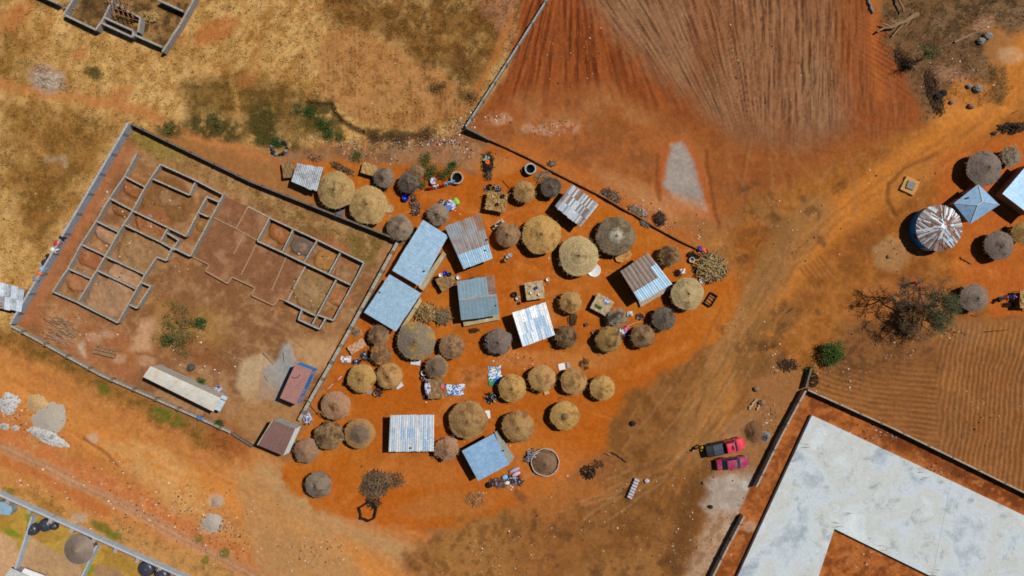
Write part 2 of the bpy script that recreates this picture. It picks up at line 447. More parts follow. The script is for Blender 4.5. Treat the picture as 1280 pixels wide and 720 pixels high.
# --- dirt road, south-west, and its verges
RD = poly([(-300,380),(0,418),(130,478),(300,560),(420,600),(560,680),(700,760),(700,900),(-300,900)], 8)
paint(RD, (192,124,62)); grass_w *= 1-RD
paint(RD*th(n60,.46,.6), (200,140,76), .6); paint(RD*th(n25,.52,.68), (168,106,60), .5); paint(RD*th(n9,.53,.67), (160,104,62), .4); paint(RD*th(1-n9,.54,.68), (204,148,92), .35)
m = line([(0,420),(60,448),(130,482),(200,520),(280,560)], 20, 9, 4, 6); paint(m, (140,96,44), .75); paint(m*th(n9,.45,.6), (92,80,34), .55); grass_w = np.maximum(grass_w, m*.9)
m = line([(0,480),(150,560),(330,640),(480,720),(560,780)], 34, 14); paint(m, (206,134,64), .85)
m = line([(330,590),(420,650),(520,700),(600,760)], 26, 14); paint(m, (182,142,96), .9)
m = line([(-20,530),(120,600),(230,660),(340,720),(420,780)], 26, 7); paint(m, (192,112,62), .7); paint(m*th(n9,.52,.64), (200,146,92), .6)
m = line([(-20,548),(80,596),(170,640),(260,690),(330,730)], 13, 4); paint(m, (188,140,102), .9)
for off in (-3.5, 3.5):
    m = line([(-20,548+off),(80,596+off),(170,640+off),(260,690+off),(330,730+off)], 3, 2, 2, 1); paint(m, (166,118,84), .6); HT -= m*.05
m = line([(-20,565),(60,600),(130,640)], 12, 6); paint(m, (184,104,54), .7)
VG = poly([(-60,590),(60,620),(150,668),(300,730),(200,740),(-60,640)], 8); paint(VG, (186,136,74), .85); paint(VG*th(n25,.48,.62), (146,100,44), .7)
VG2 = poly([(140,650),(240,690),(330,740),(220,760),(150,700)], 8); paint(VG2, (186,138,82), .8); paint(VG2*th(n9,.5,.64), (150,108,62), .5); grass_w = np.maximum(grass_w, np.maximum(VG, VG2)*.6)
for u, v, a, b in [(128,658,14,6),(142,668,10,6),(10,612,8,4),(278,692,7,6),(250,672,6,5),(210,520,20,10),(130,485,10,6),(255,700,5,6)]:
    paint(blob(u, v, a, b, 25)*th(n9+.15,.45,.6), (98,104,34), .8)
for u, v, a in [(100,648,10),(118,545,9),(270,627,10),(265,655,15)]: paint(blob(u, v, a, a*.8), (192,164,138), .7)
m = line([(104,548),(130,565),(146,583)], 3, 2, 1, 1); paint(m, (110,62,30), .7); HT -= m*.12
m = poly([(120,545),(200,560),(240,590),(262,640),(225,640),(170,600)], 10, 8, 8); paint(m*th(n9+.12,.45,.58), (208,158,98), .7)
m = poly([(270,520),(300,535),(310,575),(270,565),(255,545)], 8); paint(m, (150,84,40), .75)
m = poly([(0,620),(45,640),(120,678),(240,735),(-60,760),(-60,600)], 2, 1, 1); paint(m, (184,146,66)); grass_w = np.maximum(grass_w*(1-m), 0)
paint(m*th(n25,.5,.62), (152,116,48), .7)
m2 = poly([(-20,655),(22,678),(10,700),(-20,690)], 2, 1, 1); paint(m2, (196,158,114))
m2 = poly([(40,672),(95,704),(110,720),(60,740),(20,720)], 2, 1, 1); paint(m2, (182,146,106))
m2 = poly([(0,672),(25,690),(20,730),(-20,730)], 2, 1, 1); paint(m2, (198,156,116))
m2 = poly([(120,705),(150,712),(170,740),(110,740)], 2, 1, 1); paint(m2, (160,124,88))
for u, v, a, b in [(15,668,11,5),(110,712,6,8),(40,650,10,5)]: paint(blob(u, v, a, b, 25), (112,130,34), .8)
# --- village earth, orange and swept
VL = poly([(345,196),(470,205),(560,190),(630,186),(740,240),(850,302),(930,340),(942,375),(915,430),(800,492),(770,530),(760,590),(700,620),(620,640),(600,655),(520,660),(400,640),(350,600),(380,540),(420,440),(500,306),(440,262),(350,225)], 4, 8, 9)
paint(VL, (180,100,30)); grass_w *= 1-VL
paint(VL*th(n60,.46,.6), (186,110,40), .7); paint(VL*th(n25,.5,.66), (166,86,22), .6); paint(VL*th(n9,.54,.7), (192,120,52), .3); paint(VL*th(n120,.5,.62), (172,88,22), .6)
m = poly([(330,182),(420,186),(560,172),(600,140),(612,182),(596,215),(560,208),(500,200),(470,203),(400,196),(350,200)], 10); paint(m, (150,102,64), .9); paint(m*th(n9,.46,.6), (116,84,60), .75); paint(m*th(1-n25,.5,.62), (172,132,94), .5)
for u, v, a, b, k in [(700,450,45,12,.5),(745,445,40,16,.4),(640,450,30,12,.5),(520,590,60,20,.3),(620,205,30,12,.6),(590,470,20,12,.5),(690,390,10,28,.4)]:
    paint(blob(u, v, a, b, 5), (188,124,66), k)
m = blob(590,470,14,9); paint(m*th(n9+.1,.5,.6), (120,64,26), .6)
m = line([(520,655),(440,640),(400,610)], 30, 14); paint(m, (184,100,38), .5)
# --- plain south of the village
SP = poly([(700,610),(760,560),(780,500),(830,470),(905,430),(950,380),(960,460),(890,560),(880,620),(860,760),(540,760),(500,690),(590,650)], 9, 14, 12)
paint(SP, (144,96,50)); paint(SP*th(n25,.48,.62), (116,74,34), .7); paint(SP*th(n60,.5,.62), (160,112,62), .6); paint(SP*th(n9,.52,.66), (100,64,30), .5)
m = poly([(580,640),(650,640),(700,700),(680,740),(560,740),(530,690)], 14); paint(m, (164,114,60), .6); paint(m*th(n9,.5,.62), (104,68,32), .5)
m = poly([(640,660),(700,640),(740,680),(700,740),(640,740)], 14); paint(m, (146,92,46), .5)
m = poly([(860,600),(880,580),(900,560),(880,650),(850,720),(830,720)], 10); paint(m*th(n9+.25,.45,.6), (104,66,34), .7)
m = poly([(640,570),(720,560),(760,620),(690,650),(640,640)], 14); paint(m, (182,108,50), .6)
m = blob(740,590,30,18,-30); paint(m, (148,92,48), .7)
m = poly([(884,605),(935,585),(950,600),(915,668),(886,672)], 9, 6, 8); paint(m, (172,162,150), .8); paint(m*th(n25,.46,.6), (190,182,172), .7)
m = poly([(890,640),(920,640),(880,740),(845,740)], 8); paint(m, (178,146,116), .9); paint(m*th(n9,.5,.64), (132,92,62), .6)
m = poly([(900,540),(950,500),(965,520),(940,590),(900,590)], 10); paint(m, (158,116,78), .6)
m = line([(880,480),(868,510),(852,545)], 4, 3); paint(m, (104,60,30), .85); HT -= m*.08
m = line([(892,480),(880,512),(862,550)], 4, 3); paint(m, (124,72,36), .7)
paint(poly([(290,590),(360,610),(420,660),(470,740),(330,740)], 10, 8, 8), (178,138,92), .7)
m = blob(560,630,60,16,-8); paint(m, (176,116,60), .5)
# --- ploughed fields, north
PF = poly([(696,-300),(1300,-300),(1090,0),(1120,60),(1160,155),(1050,210),(905,270),(760,235),(700,200),(588,158),(640,80)], 9, 5, 5)
paint(PF, (146,78,36)); paint(PF*sst(V-150+W1*60, 40), (156,94,46), .8); grass_w *= 1-PF
Vl = np.clip(V,-60,190); sL = (U+715*.0062*Vl)/(1+.0062*Vl)
Vr = np.clip(V,-60,185); sR = np.where(U < 962, (U-962*.0034*Vr)/(1-.0034*Vr), U)
PR = poly([(740,-200),(1082,-200),(1085,60),(1085,130),(1060,170),(1000,190),(920,185),(870,130),(800,64),(745,14)], 18, 14, 10)
def fur(s, per, seed):
    ph = s/per+(fbm(s, V, 90, seed, 2)-.5)*1.2; return ph
fl = fur(sL, 7.5, 2); fr = fur(sR, 8.5, 5)
str_l = fbm(sL*4.8+W3*6, V*.22, 10, 4, 4, .68); str_r = fbm(sR*5.2+W3*6, V*.3, 10, 6, 4, .68)
PL = PF*(1-PR)
paint(PR*PF, (146,100,66)); paint(PR*PF*th(n60,.44,.58), (138,86,52), .8); paint(PR*PF*th(n25,.5,.62), (124,80,50), .5); paint(PR*PF*th(n120,.5,.6), (152,116,84), .5)
fadeL = PL*np.clip((150-V+W1*60)/70, 0, 1); fadeR = PF*PR*np.clip((205-V+W1*80)/80, .12, 1)
paint(fadeL*th(str_l,.48,.62), (104,50,24), .8); paint(fadeL*th(1-str_l,.52,.64), (162,88,46), .5); paint(PL*th(n25,.5,.64), (122,66,34), .5)
paint(fadeR*th(str_r,.54,.64), (92,60,40), .8); paint(fadeR*th(1-str_r,.53,.66), (164,126,92), .35)
HT += fadeL*.09*np.sin(2*PI*fl)*th(str_l,.35,.6)+fadeR*.07*np.sin(2*PI*fr)*th(str_r,.35,.6)
m = poly([(1040,-100),(1092,-60),(1094,10),(1110,70),(1150,150),(1080,200),(1050,120)], 16, 10, 8); paint(m, (150,84,44), .8); paint(m*th(str_r,.48,.6), (116,62,30), .5)
m = poly([(600,165),(650,130),(760,110),(850,170),(900,260),(905,280),(800,250),(700,210)], 22, 10, 8); paint(m, (166,98,50), .8); paint(m*th(n25,.48,.62), (138,82,44), .75); paint(m*th(n60,.5,.6), (172,118,70), .6); paint(m*th(n9,.54,.68), (120,72,40), .35)
m = line([(650,190),(730,228),(800,266),(860,300)], 26, 12); paint(m, (184,104,42), .7)
m = poly([(740,215),(830,240),(850,275),(800,260)], 10); paint(m, (196,140,88), .65)
m = poly([(840,180),(854,178),(866,203),(882,262),(850,252),(830,232),(834,205)], 4, 3, 3); paint(poly([(834,172),(860,172),(878,205),(896,275),(845,268),(820,240),(826,200)], 7, 4, 3), (176,96,48), .8); paint(m, (154,148,140), .9); paint(m*th(n9,.5,.62), (176,164,150), .5)
paint(poly([(832,238),(880,250),(886,272),(830,262)], 6), (190,132,86), .6)
for p in ([(822,195),(820,225),(826,248)], [(880,190),(888,240),(898,285)]):
    m = line(p, 4, 3); paint(m, (120,64,28), .7); HT -= m*.1
for u, v, a, b in [(690,160,40,10),(625,150,18,8)]: m = blob(u, v, a, b); paint(m*th(n9+.05,.48,.6), (196,150,116), .6)
m = blob(770,160,40,16,10); paint(m*th(n25+.1,.48,.6), (140,84,40), .6)
# --- track crossing on the east
E1 = poly([(930,260),(1000,230),(1080,190),(1160,155),(1400,100),(1400,420),(1060,400),(1030,480),(960,440),(930,380),(905,320)], 14, 10, 7)
paint(E1, (154,92,36)); grass_w *= 1-E1
paint(E1*th(n25,.5,.62), (128,76,30), .65); paint(E1*th(n60,.48,.6), (168,108,48), .6)
paint(E1*th(n9,.53,.67), (112,72,42), .4); paint(E1*th(1-n9,.54,.68), (178,124,74), .3)
m = line([(1400,-20),(1290,60),(1262,110),(1215,150),(1160,190),(1090,240),(1020,290),(965,360),(930,430),(890,510)], 44, 14); paint(m, (196,122,50), .9)
m = line([(1020,270),(985,310),(950,370),(925,430),(895,490),(860,560)], 44, 12); paint(m, (154,112,66), .75); paint(m*th(n25,.5,.6), (136,98,58), .5)
for off in (-9, 8):
    m = line([(1250+off,130),(1150+off,200),(1040+off,275),(985+off,330),(945+off,400),(905+off,470),(868+off,540),(840+off,610)], 4, 2.2, 4, 2); paint(m, (140,86,42), .4); HT -= m*.04
m = line([(920,240),(960,260),(985,300),(940,380)], 22, 14); paint(m*th(n9+.12,.45,.6), (132,98,56), .6)
m = poly([(905,440),(950,400),(985,380),(1000,400),(960,470),(925,490)], 10); paint(m*th(n9+.2,.45,.6), (110,80,44), .6)
m = blob(985,395,22,16,-40); paint(m, (132,90,48), .5)
NEB = poly([(1092,-300),(1400,-300),(1400,20),(1262,42),(1240,30),(1225,70),(1255,110),(1250,128),(1230,132),(1180,130),(1160,150),(1130,90),(1108,50)], 8, 6, 5)
paint(NEB, (122,92,62)); paint(NEB*th(n9,.46,.6), (86,64,42), .8); paint(NEB*th(1-n25,.52,.64), (150,120,88), .5); paint(NEB*th(n60,.5,.6), (112,78,50), .6); grass_w = np.maximum(grass_w*(1-NEB), NEB*.75)
m = line([(1093,0),(1092,60),(1100,120)], 10, 8); paint(m, (184,106,48), .6)
paint(blob(1190,92,22,12,10), (164,120,92), .7); paint(blob(1230,30,16,10,-30), (166,124,96), .7); paint(blob(1262,70,16,10,0), (196,164,128), .5)
paint(poly([(1200,100),(1235,108),(1262,140),(1180,160),(1165,150),(1185,115)], 8), (200,128,56), .75)
m = poly([(1232,80),(1248,84),(1258,112),(1250,130),(1236,126)], 5); paint(m, (124,90,52), .8); grass_w = np.maximum(grass_w, m)
m = poly([(1108,225),(1120,215),(1180,190),(1190,200),(1140,250),(1116,270)], 6); paint(m, (180,116,52), .6)
m = line([(1120,270),(1108,250),(1112,230),(1130,212),(1170,192)], 4, 3, 1, 2); paint(m, (108,66,32), .8); HT -= m*.15
m = poly([(1175,190),(1280,160),(1400,200),(1400,380),(1250,400),(1190,340),(1170,250)], 10); paint(m, (184,100,40), .85); paint(m*th(n25,.5,.62), (170,88,34), .6)
m = poly([(1088,305),(1110,295),(1130,300),(1138,325),(1120,340),(1090,332)], 5); paint(m, (164,122,78), .85); HT += m*.08
m = line([(1060,340),(1080,310),(1100,290)], 10, 6); paint(m, (126,80,42), .5)
for k in range(6):
    m = line([(1000+k*5,335-k*3),(1018+k*5,360-k*3)], 2.2, 1.5, 1, 1); paint(m, (130,80,36), .7); HT -= m*.04
# --- hoed field, south-east
SF = poly([(1010,490),(1030,455),(1060,415),(1120,395),(1180,400),(1400,388),(1400,660),(1280,612),(1150,556)], 5, 4, 4)
paint(SF, (146,96,54)); grass_w *= 1-SF; paint(SF*th(n25,.5,.64), (128,78,38), .6); paint(SF*th(n60,.5,.62), (164,110,56), .5)
R_ = sst(U-1172+W1*6, 3); 
sA = U+(V-480)*.10+W1*10+np.where(V < 480, (480-V)*-.10, 0); sB = V-(U-1100)*.12+((U-1120)/55)**2*3+W1*10
fA = SF*R_*np.clip((V-398)/14, 0, 1); fB = SF*(1-R_)*np.clip((V-440+W1*40)/34, 0, 1)
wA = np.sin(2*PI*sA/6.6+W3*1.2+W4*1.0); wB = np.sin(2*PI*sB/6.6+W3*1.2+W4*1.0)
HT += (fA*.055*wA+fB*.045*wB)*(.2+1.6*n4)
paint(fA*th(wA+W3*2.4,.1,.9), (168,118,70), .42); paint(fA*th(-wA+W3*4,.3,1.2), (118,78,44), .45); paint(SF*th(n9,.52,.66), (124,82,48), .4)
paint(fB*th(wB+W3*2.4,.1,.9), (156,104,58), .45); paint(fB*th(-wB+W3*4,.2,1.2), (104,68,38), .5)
m = poly([(1060,405),(1110,400),(1160,420),(1175,450),(1100,470),(1030,480)], 14); paint(m, (124,82,48), .7); paint(m*th(n9,.5,.62), (96,62,36), .6)
m = poly([(1180,395),(1230,400),(1240,425),(1200,440),(1190,420)], 8); paint(m, (150,104,66), .6)
m = blob(1165,382,18,10,10); paint(m, (150,118,96), .6)
m = poly([(1080,360),(1180,350),(1190,390),(1060,400)], 12); paint(m, (172,106,58), .6)
# --- SE plot
PT = poly([(1004,487),(1290,618),(1400,670),(1400,900),(860,900),(884,722),(940,606)], 1.5, .5, .5)
paint(PT, (158,88,40)); grass_w *= 1-PT; paint(PT*th(n9,.48,.6), (112,62,32), .7); paint(PT*th(1-n9,.54,.66), (190,124,72), .45); paint(PT*th(n25,.5,.62), (176,104,50), .6)
m = line([(1100,538),(1180,580),(1280,630)], 18, 7); paint(m*PT*th(n9+.2,.45,.6), (104,52,24), .7)
paint(blob(936,659,9,7), (186,150,118), .7)
m = poly([(960,470),(1000,480),(940,600),(920,600),(930,540)], 8); paint(m, (146,100,60), .6)
paint(blob(940,541,12,14), (112,80,52), .7)
grass_w = np.clip(grass_w, 0, 1)
# scuffs, wheel marks and trodden lines
rs = random.Random(77)
def scuffs(n, pts, sp, L, w_, cols, k, ang=None):
    for _ in range(n):
        i = rs.randrange(len(pts)-1); t = rs.random(); a, b = pts[i], pts[i+1]
        u = a[0]+(b[0]-a[0])*t+rs.gauss(0, sp); v = a[1]+(b[1]-a[1])*t+rs.gauss(0, sp)
        d = math.atan2(b[1]-a[1], b[0]-a[0])+rs.gauss(0, .12) if ang is None else ang+rs.gauss(0, .5); l = rs.uniform(*L)
        m_ = line([(u-l*math.cos(d), v-l*math.sin(d)), (u, v+rs.uniform(-2,2)), (u+l*math.cos(d), v+l*math.sin(d))], rs.uniform(*w_), 1.6, 2, 1.5)
        paint(m_, rs.choice(cols), k*rs.uniform(.5,1))
road_w = [(0,470),(150,545),(330,620),(480,700),(560,760)]; road_e = [(1290,80),(1210,160),(1090,245),(1000,310),(950,390),(900,480),(860,560),(830,640)]
scuffs(70, road_w, 16, (20,70), (2,4.5), [(176,112,60),(208,146,84),(186,120,66)], .3)
scuffs(90, road_e, 16, (18,60), (2,4.5), [(140,88,44),(192,126,62),(160,102,52)], .3)
scuffs(40, [(690,650),(800,600),(880,520),(930,430)], 26, (15,50), (2,4), [(110,76,46),(172,128,84)], .5)
scuffs(50, [(470,230),(600,330),(700,430),(560,520),(480,600)], 40, (8,30), (1.6,3.5), [(150,80,32),(200,128,70),(136,72,30)], .4, 0)
scuffs(40, [(930,230),(1000,200),(1100,130)], 30, (10,36), (2,4), [(110,70,42),(160,112,70)], .45, 1.4)
scuffs(30, [(60,380),(200,430),(350,430),(460,330)], 22, (6,22), (2,4), [(116,78,50),(180,138,98)], .45, .5)
for pp in ([(470,215),(540,245),(600,262),(650,330),(640,440)],[(650,330),(720,360),(800,330),(900,300)],[(640,440),(560,510),(470,590),(420,640)],[(640,440),(700,450),(790,470),(860,430)],[(600,262),(690,262),(750,250)],[(560,510),(660,560),(700,600)],[(1120,300),(1180,330),(1280,345)]):
    m_ = line(pp, 9, 5, 5, 4); paint(m_*th(1-n9+.1,.45,.6), (200,126,60), .4)
for u, v, a in [(rs.uniform(640,860), rs.uniform(620,720), rs.uniform(4,12)) for _ in range(26)]+[(rs.uniform(900,1050), rs.uniform(230,460), rs.uniform(4,11)) for _ in range(24)]+[(rs.uniform(1040,1180), rs.uniform(400,470), rs.uniform(4,9)) for _ in range(16)]:
    paint(blob(u, v, a, a*.7, rs.uniform(0,180), .5, 6, 6)*th(n9+.1,.45,.6), (96,64,38), .6)
# crust and grain everywhere
g = .82+.36*n4; C *= g[..., None]
C *= (.86+.28*n25)[..., None]
far = (np.abs(GX) > 68.2) | (np.abs(GY) > 39.8)
HT += (n9-.5)*.10+(n4-.5)*.05
HT[far] = 0
# level pads under the foundations and slabs stay at or below zero
HT = np.minimum(HT-.03, .3)
nv = U.size
me = bpy.data.meshes.new('ground')
me.vertices.add(nv)
co = np.stack([GX, GY, HT], -1).reshape(-1, 3).astype(np.float32); me.vertices.foreach_set('co', co.ravel())
ny, nx = shape
idx = np.arange(nv).reshape(shape)
q = np.stack([idx[:-1,:-1], idx[:-1,1:], idx[1:,1:], idx[1:,:-1]], -1).reshape(-1, 4).astype(np.int32)
me.loops.add(q.size); me.loops.foreach_set('vertex_index', q.ravel())
me.polygons.add(len(q)); me.polygons.foreach_set('loop_start', np.arange(0, q.size, 4, dtype=np.int32))
me.polygons.foreach_set('use_smooth', np.ones(len(q), bool))
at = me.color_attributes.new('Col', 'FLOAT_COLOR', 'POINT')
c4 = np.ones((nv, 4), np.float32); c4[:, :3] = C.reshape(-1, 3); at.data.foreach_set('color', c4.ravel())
me.update(calc_edges=True)
gm, gnt, gb = newmat('earth', .97, 0, .08)
ga = gnt.nodes.new('ShaderNodeAttribute'); ga.attribute_name = 'Col'
gp = gcoord(gnt)
gn1 = noise(gnt, gp, 2.6, 6, .75); gn2 = noise(gnt, gp, 9.0, 4, .8)
k1 = ramp(gnt, gn1, [(.28, (.80,.78,.77)), (.72, (1.14,1.16,1.18))]); k2 = ramp(gnt, gn2, [(.3, (.86,.85,.85)), (.7, (1.12,1.12,1.12))])
gc = mixc(gnt, 1.0, mixc(gnt, 1.0, ga.outputs['Color'], k1, 'MULTIPLY'), k2, 'MULTIPLY')
gnt.links.new(gc, gb.inputs['Base Color'])
bump(gnt, gb, math_(gnt, 'ADD', gn1, math_(gnt, 'MULTIPLY', gn2, .5)), .4, .05)
me.materials.append(gm)
ground = bpy.data.objects.new('ground', me); COL.objects.link(ground); tag(ground, kind='structure')
def ground_z(u, v):
    i = int(np.clip(round(((u-640)*S+68)/st), 0, len(fx)-1))+len(ex); j = int(np.clip(round(((360-v)*S+39.5)/st), 0, len(fy)-1))+len(ex)
    return float(HT[j, i])

# --- loose stuff nobody could count: dry grass, litter and pebbles
def stuff_mesh(name, verts, tris, cols, mat):
    m = bpy.data.meshes.new(name); n = len(verts)
    m.vertices.add(n); m.vertices.foreach_set('co', verts.astype(np.float32).ravel())
    m.loops.add(tris.size); m.loops.foreach_set('vertex_index', tris.astype(np.int32).ravel())
    m.polygons.add(len(tris)); m.polygons.foreach_set('loop_start', np.arange(0, tris.size, 3, dtype=np.int32))
    a = m.color_attributes.new('Col', 'FLOAT_COLOR', 'POINT'); c = np.ones((n, 4), np.float32); c[:, :3] = cols; a.data.foreach_set('color', c.ravel())
    m.update(calc_edges=True); m.materials.append(mat)
    o = bpy.data.objects.new(name, m); COL.objects.link(o); return tag(o, kind='stuff')
stuff = attr_mat('loose_matter')
Wf = grass_w[len(ex):-len(ex), len(ex):-len(ex)]; Cf = C[len(ex):-len(ex), len(ex):-len(ex)]; Hf = HT[len(ex):-len(ex), len(ex):-len(ex)]
dens = (Wf*(.25+th(n9, .4, .62)[len(ex):-len(ex), len(ex):-len(ex)])).ravel(); dens = dens/dens.sum()
NT = 76000
pick = rng.choice(dens.size, NT, p=dens); pj, pi = np.unravel_index(pick, Wf.shape)
px = fx[pi]+rng.normal(0, .06, NT); py = fy[pj]+rng.normal(0, .06, NT); pz = Hf[pj, pi]-.03
NB = 4
ang = rng.random((NT, NB))*2*PI; ln = (.07+.20*rng.random((NT, 1))**2.5)*(.6+.8*rng.random((NT, NB))); hh = ln*(.35+.7*rng.random((NT, NB)))
bx = np.cos(ang); by = np.sin(ang); wd = .03+.03*rng.random((NT, NB))
A = np.stack([px[:,None]-by*wd, py[:,None]+bx*wd, pz[:,None]+0*bx], -1); B = np.stack([px[:,None]+by*wd, py[:,None]-bx*wd, pz[:,None]+0*bx], -1)
T_ = np.stack([px[:,None]+bx*ln, py[:,None]+by*ln, pz[:,None]+hh], -1)
vv = np.stack([A, B, T_], 2).reshape(-1, 3)
base_c = Cf[pj, pi]; tint = (.85+.6*rng.random((NT, 1))); cc = base_c*tint
gr = (rng.random(NT) < .10); cc[gr] = np.array(lin(104, 98, 44))*(.6+.6*rng.random((gr.sum(), 1)))
cc = np.repeat(cc, NB*3, 0)
o = stuff_mesh('dry_grass', vv, np.arange(len(vv)).reshape(-1, 3), cc, stuff); tag(o, 'dry straw-coloured grass tufts covering the open land around the plots', 'grass')

def chips(spots, name, label, cat, pal, smin, smax):
    P0 = []; 
    for (u, v, ru, rv, n) in spots:
        a = rng.random(n)*2*PI; r = np.sqrt(rng.random(n))*(.35+.65*rng.random(n))
        P0.append(np.stack([u+np.cos(a)*r*ru, v+np.sin(a)*r*rv], -1))
    p = np.concatenate(P0); n = len(p)
    s = smin+(smax-smin)*rng.random(n)**3; rz = rng.random(n)*PI
    th_ = s*(.25+.5*rng.random(n)); asp = .5+.5*rng.random(n)
    cz = np.array([ground_z(a, b) for a, b in p])
    cx = (p[:,0]-640)*S; cy = (360-p[:,1])*S
    vs_ = []
    for dx, dy, dz in ((-1,-1,0),(1,-1,0),(1,1,0),(-1,1,0),(-.7,-.6,1),(.8,-.7,1),(.6,.7,1),(-.8,.7,1)):
        x = dx*s/2*(.8+.4*rng.random(n)); y = dy*s/2*asp*(.8+.4*rng.random(n))
        vs_.append(np.stack([cx+x*np.cos(rz)-y*np.sin(rz), cy+x*np.sin(rz)+y*np.cos(rz), cz-.02+dz*th_], -1))
    vv = np.stack(vs_, 1).reshape(-1, 3)
    tr = []
    for a, b, c, d in ((4,5,6,7),(0,1,5,4),(1,2,6,5),(2,3,7,6),(3,0,4,7)): tr += [(a,b,c),(a,c,d)]
    tr = np.array(tr); tris = (tr[None]+(np.arange(n)*8)[:, None, None]).reshape(-1, 3)
    w_ = np.array([q[1] for q in pal], float); w_ /= w_.sum()
    ci = rng.choice(len(pal), n, p=w_); cols = np.array([lin(*q[0]) for q in pal])[ci]*(.7+.6*rng.random((n, 1)))
    o = stuff_mesh(name, vv, tris, np.repeat(cols, 8, 0), stuff); return tag(o, label, cat)
RB = [((216,208,198),3),((176,156,138),6),((136,112,92),6),((92,70,54),5),((90,120,170),.7),((190,60,50),.6),((60,54,50),2),((214,190,150),2)]
chips([(560,180,50,30,420),(470,188,60,20,260),(575,158,16,16,220),(548,178,40,10,300),(500,178,45,10,260),(440,180,45,9,160),(400,172,40,8,120),(590,145,10,20,160),
       (620,195,18,12,50),(625,148,22,10,140),(690,160,45,14,130),(800,260,40,14,120),(830,282,22,10,120),(770,245,20,8,100),
       (640,607,22,10,130),(600,620,12,8,60),(510,500,200,90,180),(700,330,150,60,110),(560,300,120,60,90),(650,450,50,10,90)],
      'litter', 'pale scraps of rubbish and broken bits strewn round the village edge', 'litter', RB, .04, .22)
ST = [((186,166,142),2),((150,120,92),5),((112,84,58),5),((78,58,44),2),((216,206,190),2.5)]
chips([(240,640,120,60,420),(60,600,90,36,160),(270,660,40,14,200),(390,690,70,30,260),(620,690,110,40,300),(760,640,130,70,300),(850,680,60,50,320),
       (985,460,36,22,220),(1040,470,60,30,160),(960,520,26,26,160),(1190,420,28,18,140),(1120,430,80,36,260),(1180,70,90,60,520),(1110,320,34,24,60),
       (880,300,60,60,120),(940,420,70,60,160),(1000,300,120,70,160),(720,60,80,60,160),(950,80,130,90,260),(110,410,90,40,240),(250,440,90,50,160),(60,100,26,16,120),(40,520,60,34,420),(60,545,40,16,200),(190,640,110,40,420),(280,680,60,30,260),(150,590,70,30,160),(265,650,24,18,160),(160,300,90,110,260),(400,350,70,60,180),(880,575,60,50,160),
       (420,100,300,80,130),(60,260,70,120,40),(1060,540,40,20,110),(1160,590,50,20,240),(1100,545,40,18,160),(1070,700,30,16,80),(920,660,20,50,80),(1080,690,30,18,50),(170,300,110,100,200),(380,350,80,50,120),
       (1130,220,80,40,80),(1230,520,60,80,160)],
      'pebbles', 'loose stones and clods scattered over the bare earth', 'stones', ST, .04, .22)
# ------------------------------------------------------------------ masonry walls
BLK = block_mat('grey_block', (168,164,160), (150,146,142), (118,112,106), c=(176,160,140))
BLKB = block_mat('pale_blue_grey_block', (176,182,190), (160,167,176), (128,130,134))
BLKD = block_mat('dark_block', (120,110,102), (104,96,88), (80,74,68), c=(136,112,86))
BLKT = block_mat('earth_stained_block', (176,168,156), (160,150,138), (118,106,92), c=(164,140,112))
MUD = rough_mat('mud_wall', (150,98,54), (126,78,42), 2.5, (168,118,72))
_hj = [0]
def wall_seg(a, b, h, t, mat, name, parent, z0=-.25, h2=None, rough_top=0.0, pieces=None):
    """one straight run of wall between ground points a and b (Vectors, world), thickness t"""
    _hj[0] += 1
    h = h+.004*(_hj[0] % 7)
    d = Vector((b[0]-a[0], b[1]-a[1], 0)); L = d.length; d.normalize(); n = Vector((-d.y, d.x, 0))*t/2
    k = pieces or max(1, int(L/1.2)); V_ = []; F = []; UV = []
    loc = parent.location if parent else Vector((0,0,0))
    hs = [(h if h2 is None else h+(h2-h)*i/k)+(random.random()-.6)*rough_top for i in range(k+1)]
    for i in range(k+1):
        p = Vector((a[0], a[1], 0))+d*L*i/k-Vector((loc.x, loc.y, 0))
        V_ += [tuple(p-n+Vector((0,0,z0))), tuple(p+n+Vector((0,0,z0))), tuple(p+n+Vector((0,0,hs[i]))), tuple(p-n+Vector((0,0,hs[i])))]
    def add(f, uv): F.append(f); UV.extend(uv)
    for i in range(k):
        q = i*4; r = q+4; s0 = L*i/k; s1 = L*(i+1)/k
        add((q, r, r+3, q+3), [(s0,z0),(s1,z0),(s1,hs[i+1]),(s0,hs[i])])
        add((r+1, q+1, q+2, r+2), [(s1,z0),(s0,z0),(s0,hs[i]),(s1,hs[i+1])])
        add((q+3, r+3, r+2, q+2), [(s0,.02),(s1,.02),(s1,.2),(s0,.2)])
    add((1, 0, 3, 2), [(t,z0),(0,z0),(0,hs[0]),(t,hs[0])])
    e = k*4; add((e, e+1, e+2, e+3), [(0,z0),(t,z0),(t,hs[-1]),(0,hs[-1])])
    me = bpy.data.meshes.new(name); me.from_pydata(V_, [], F)
    uvl = me.uv_layers.new(name='UVMap'); uvl.data.foreach_set('uv', np.array(UV, np.float32).ravel())
    me.materials.append(mat); me.update()
    o = bpy.data.objects.new(name, me); COL.objects.link(o)
    if parent: o.parent = parent
    return o

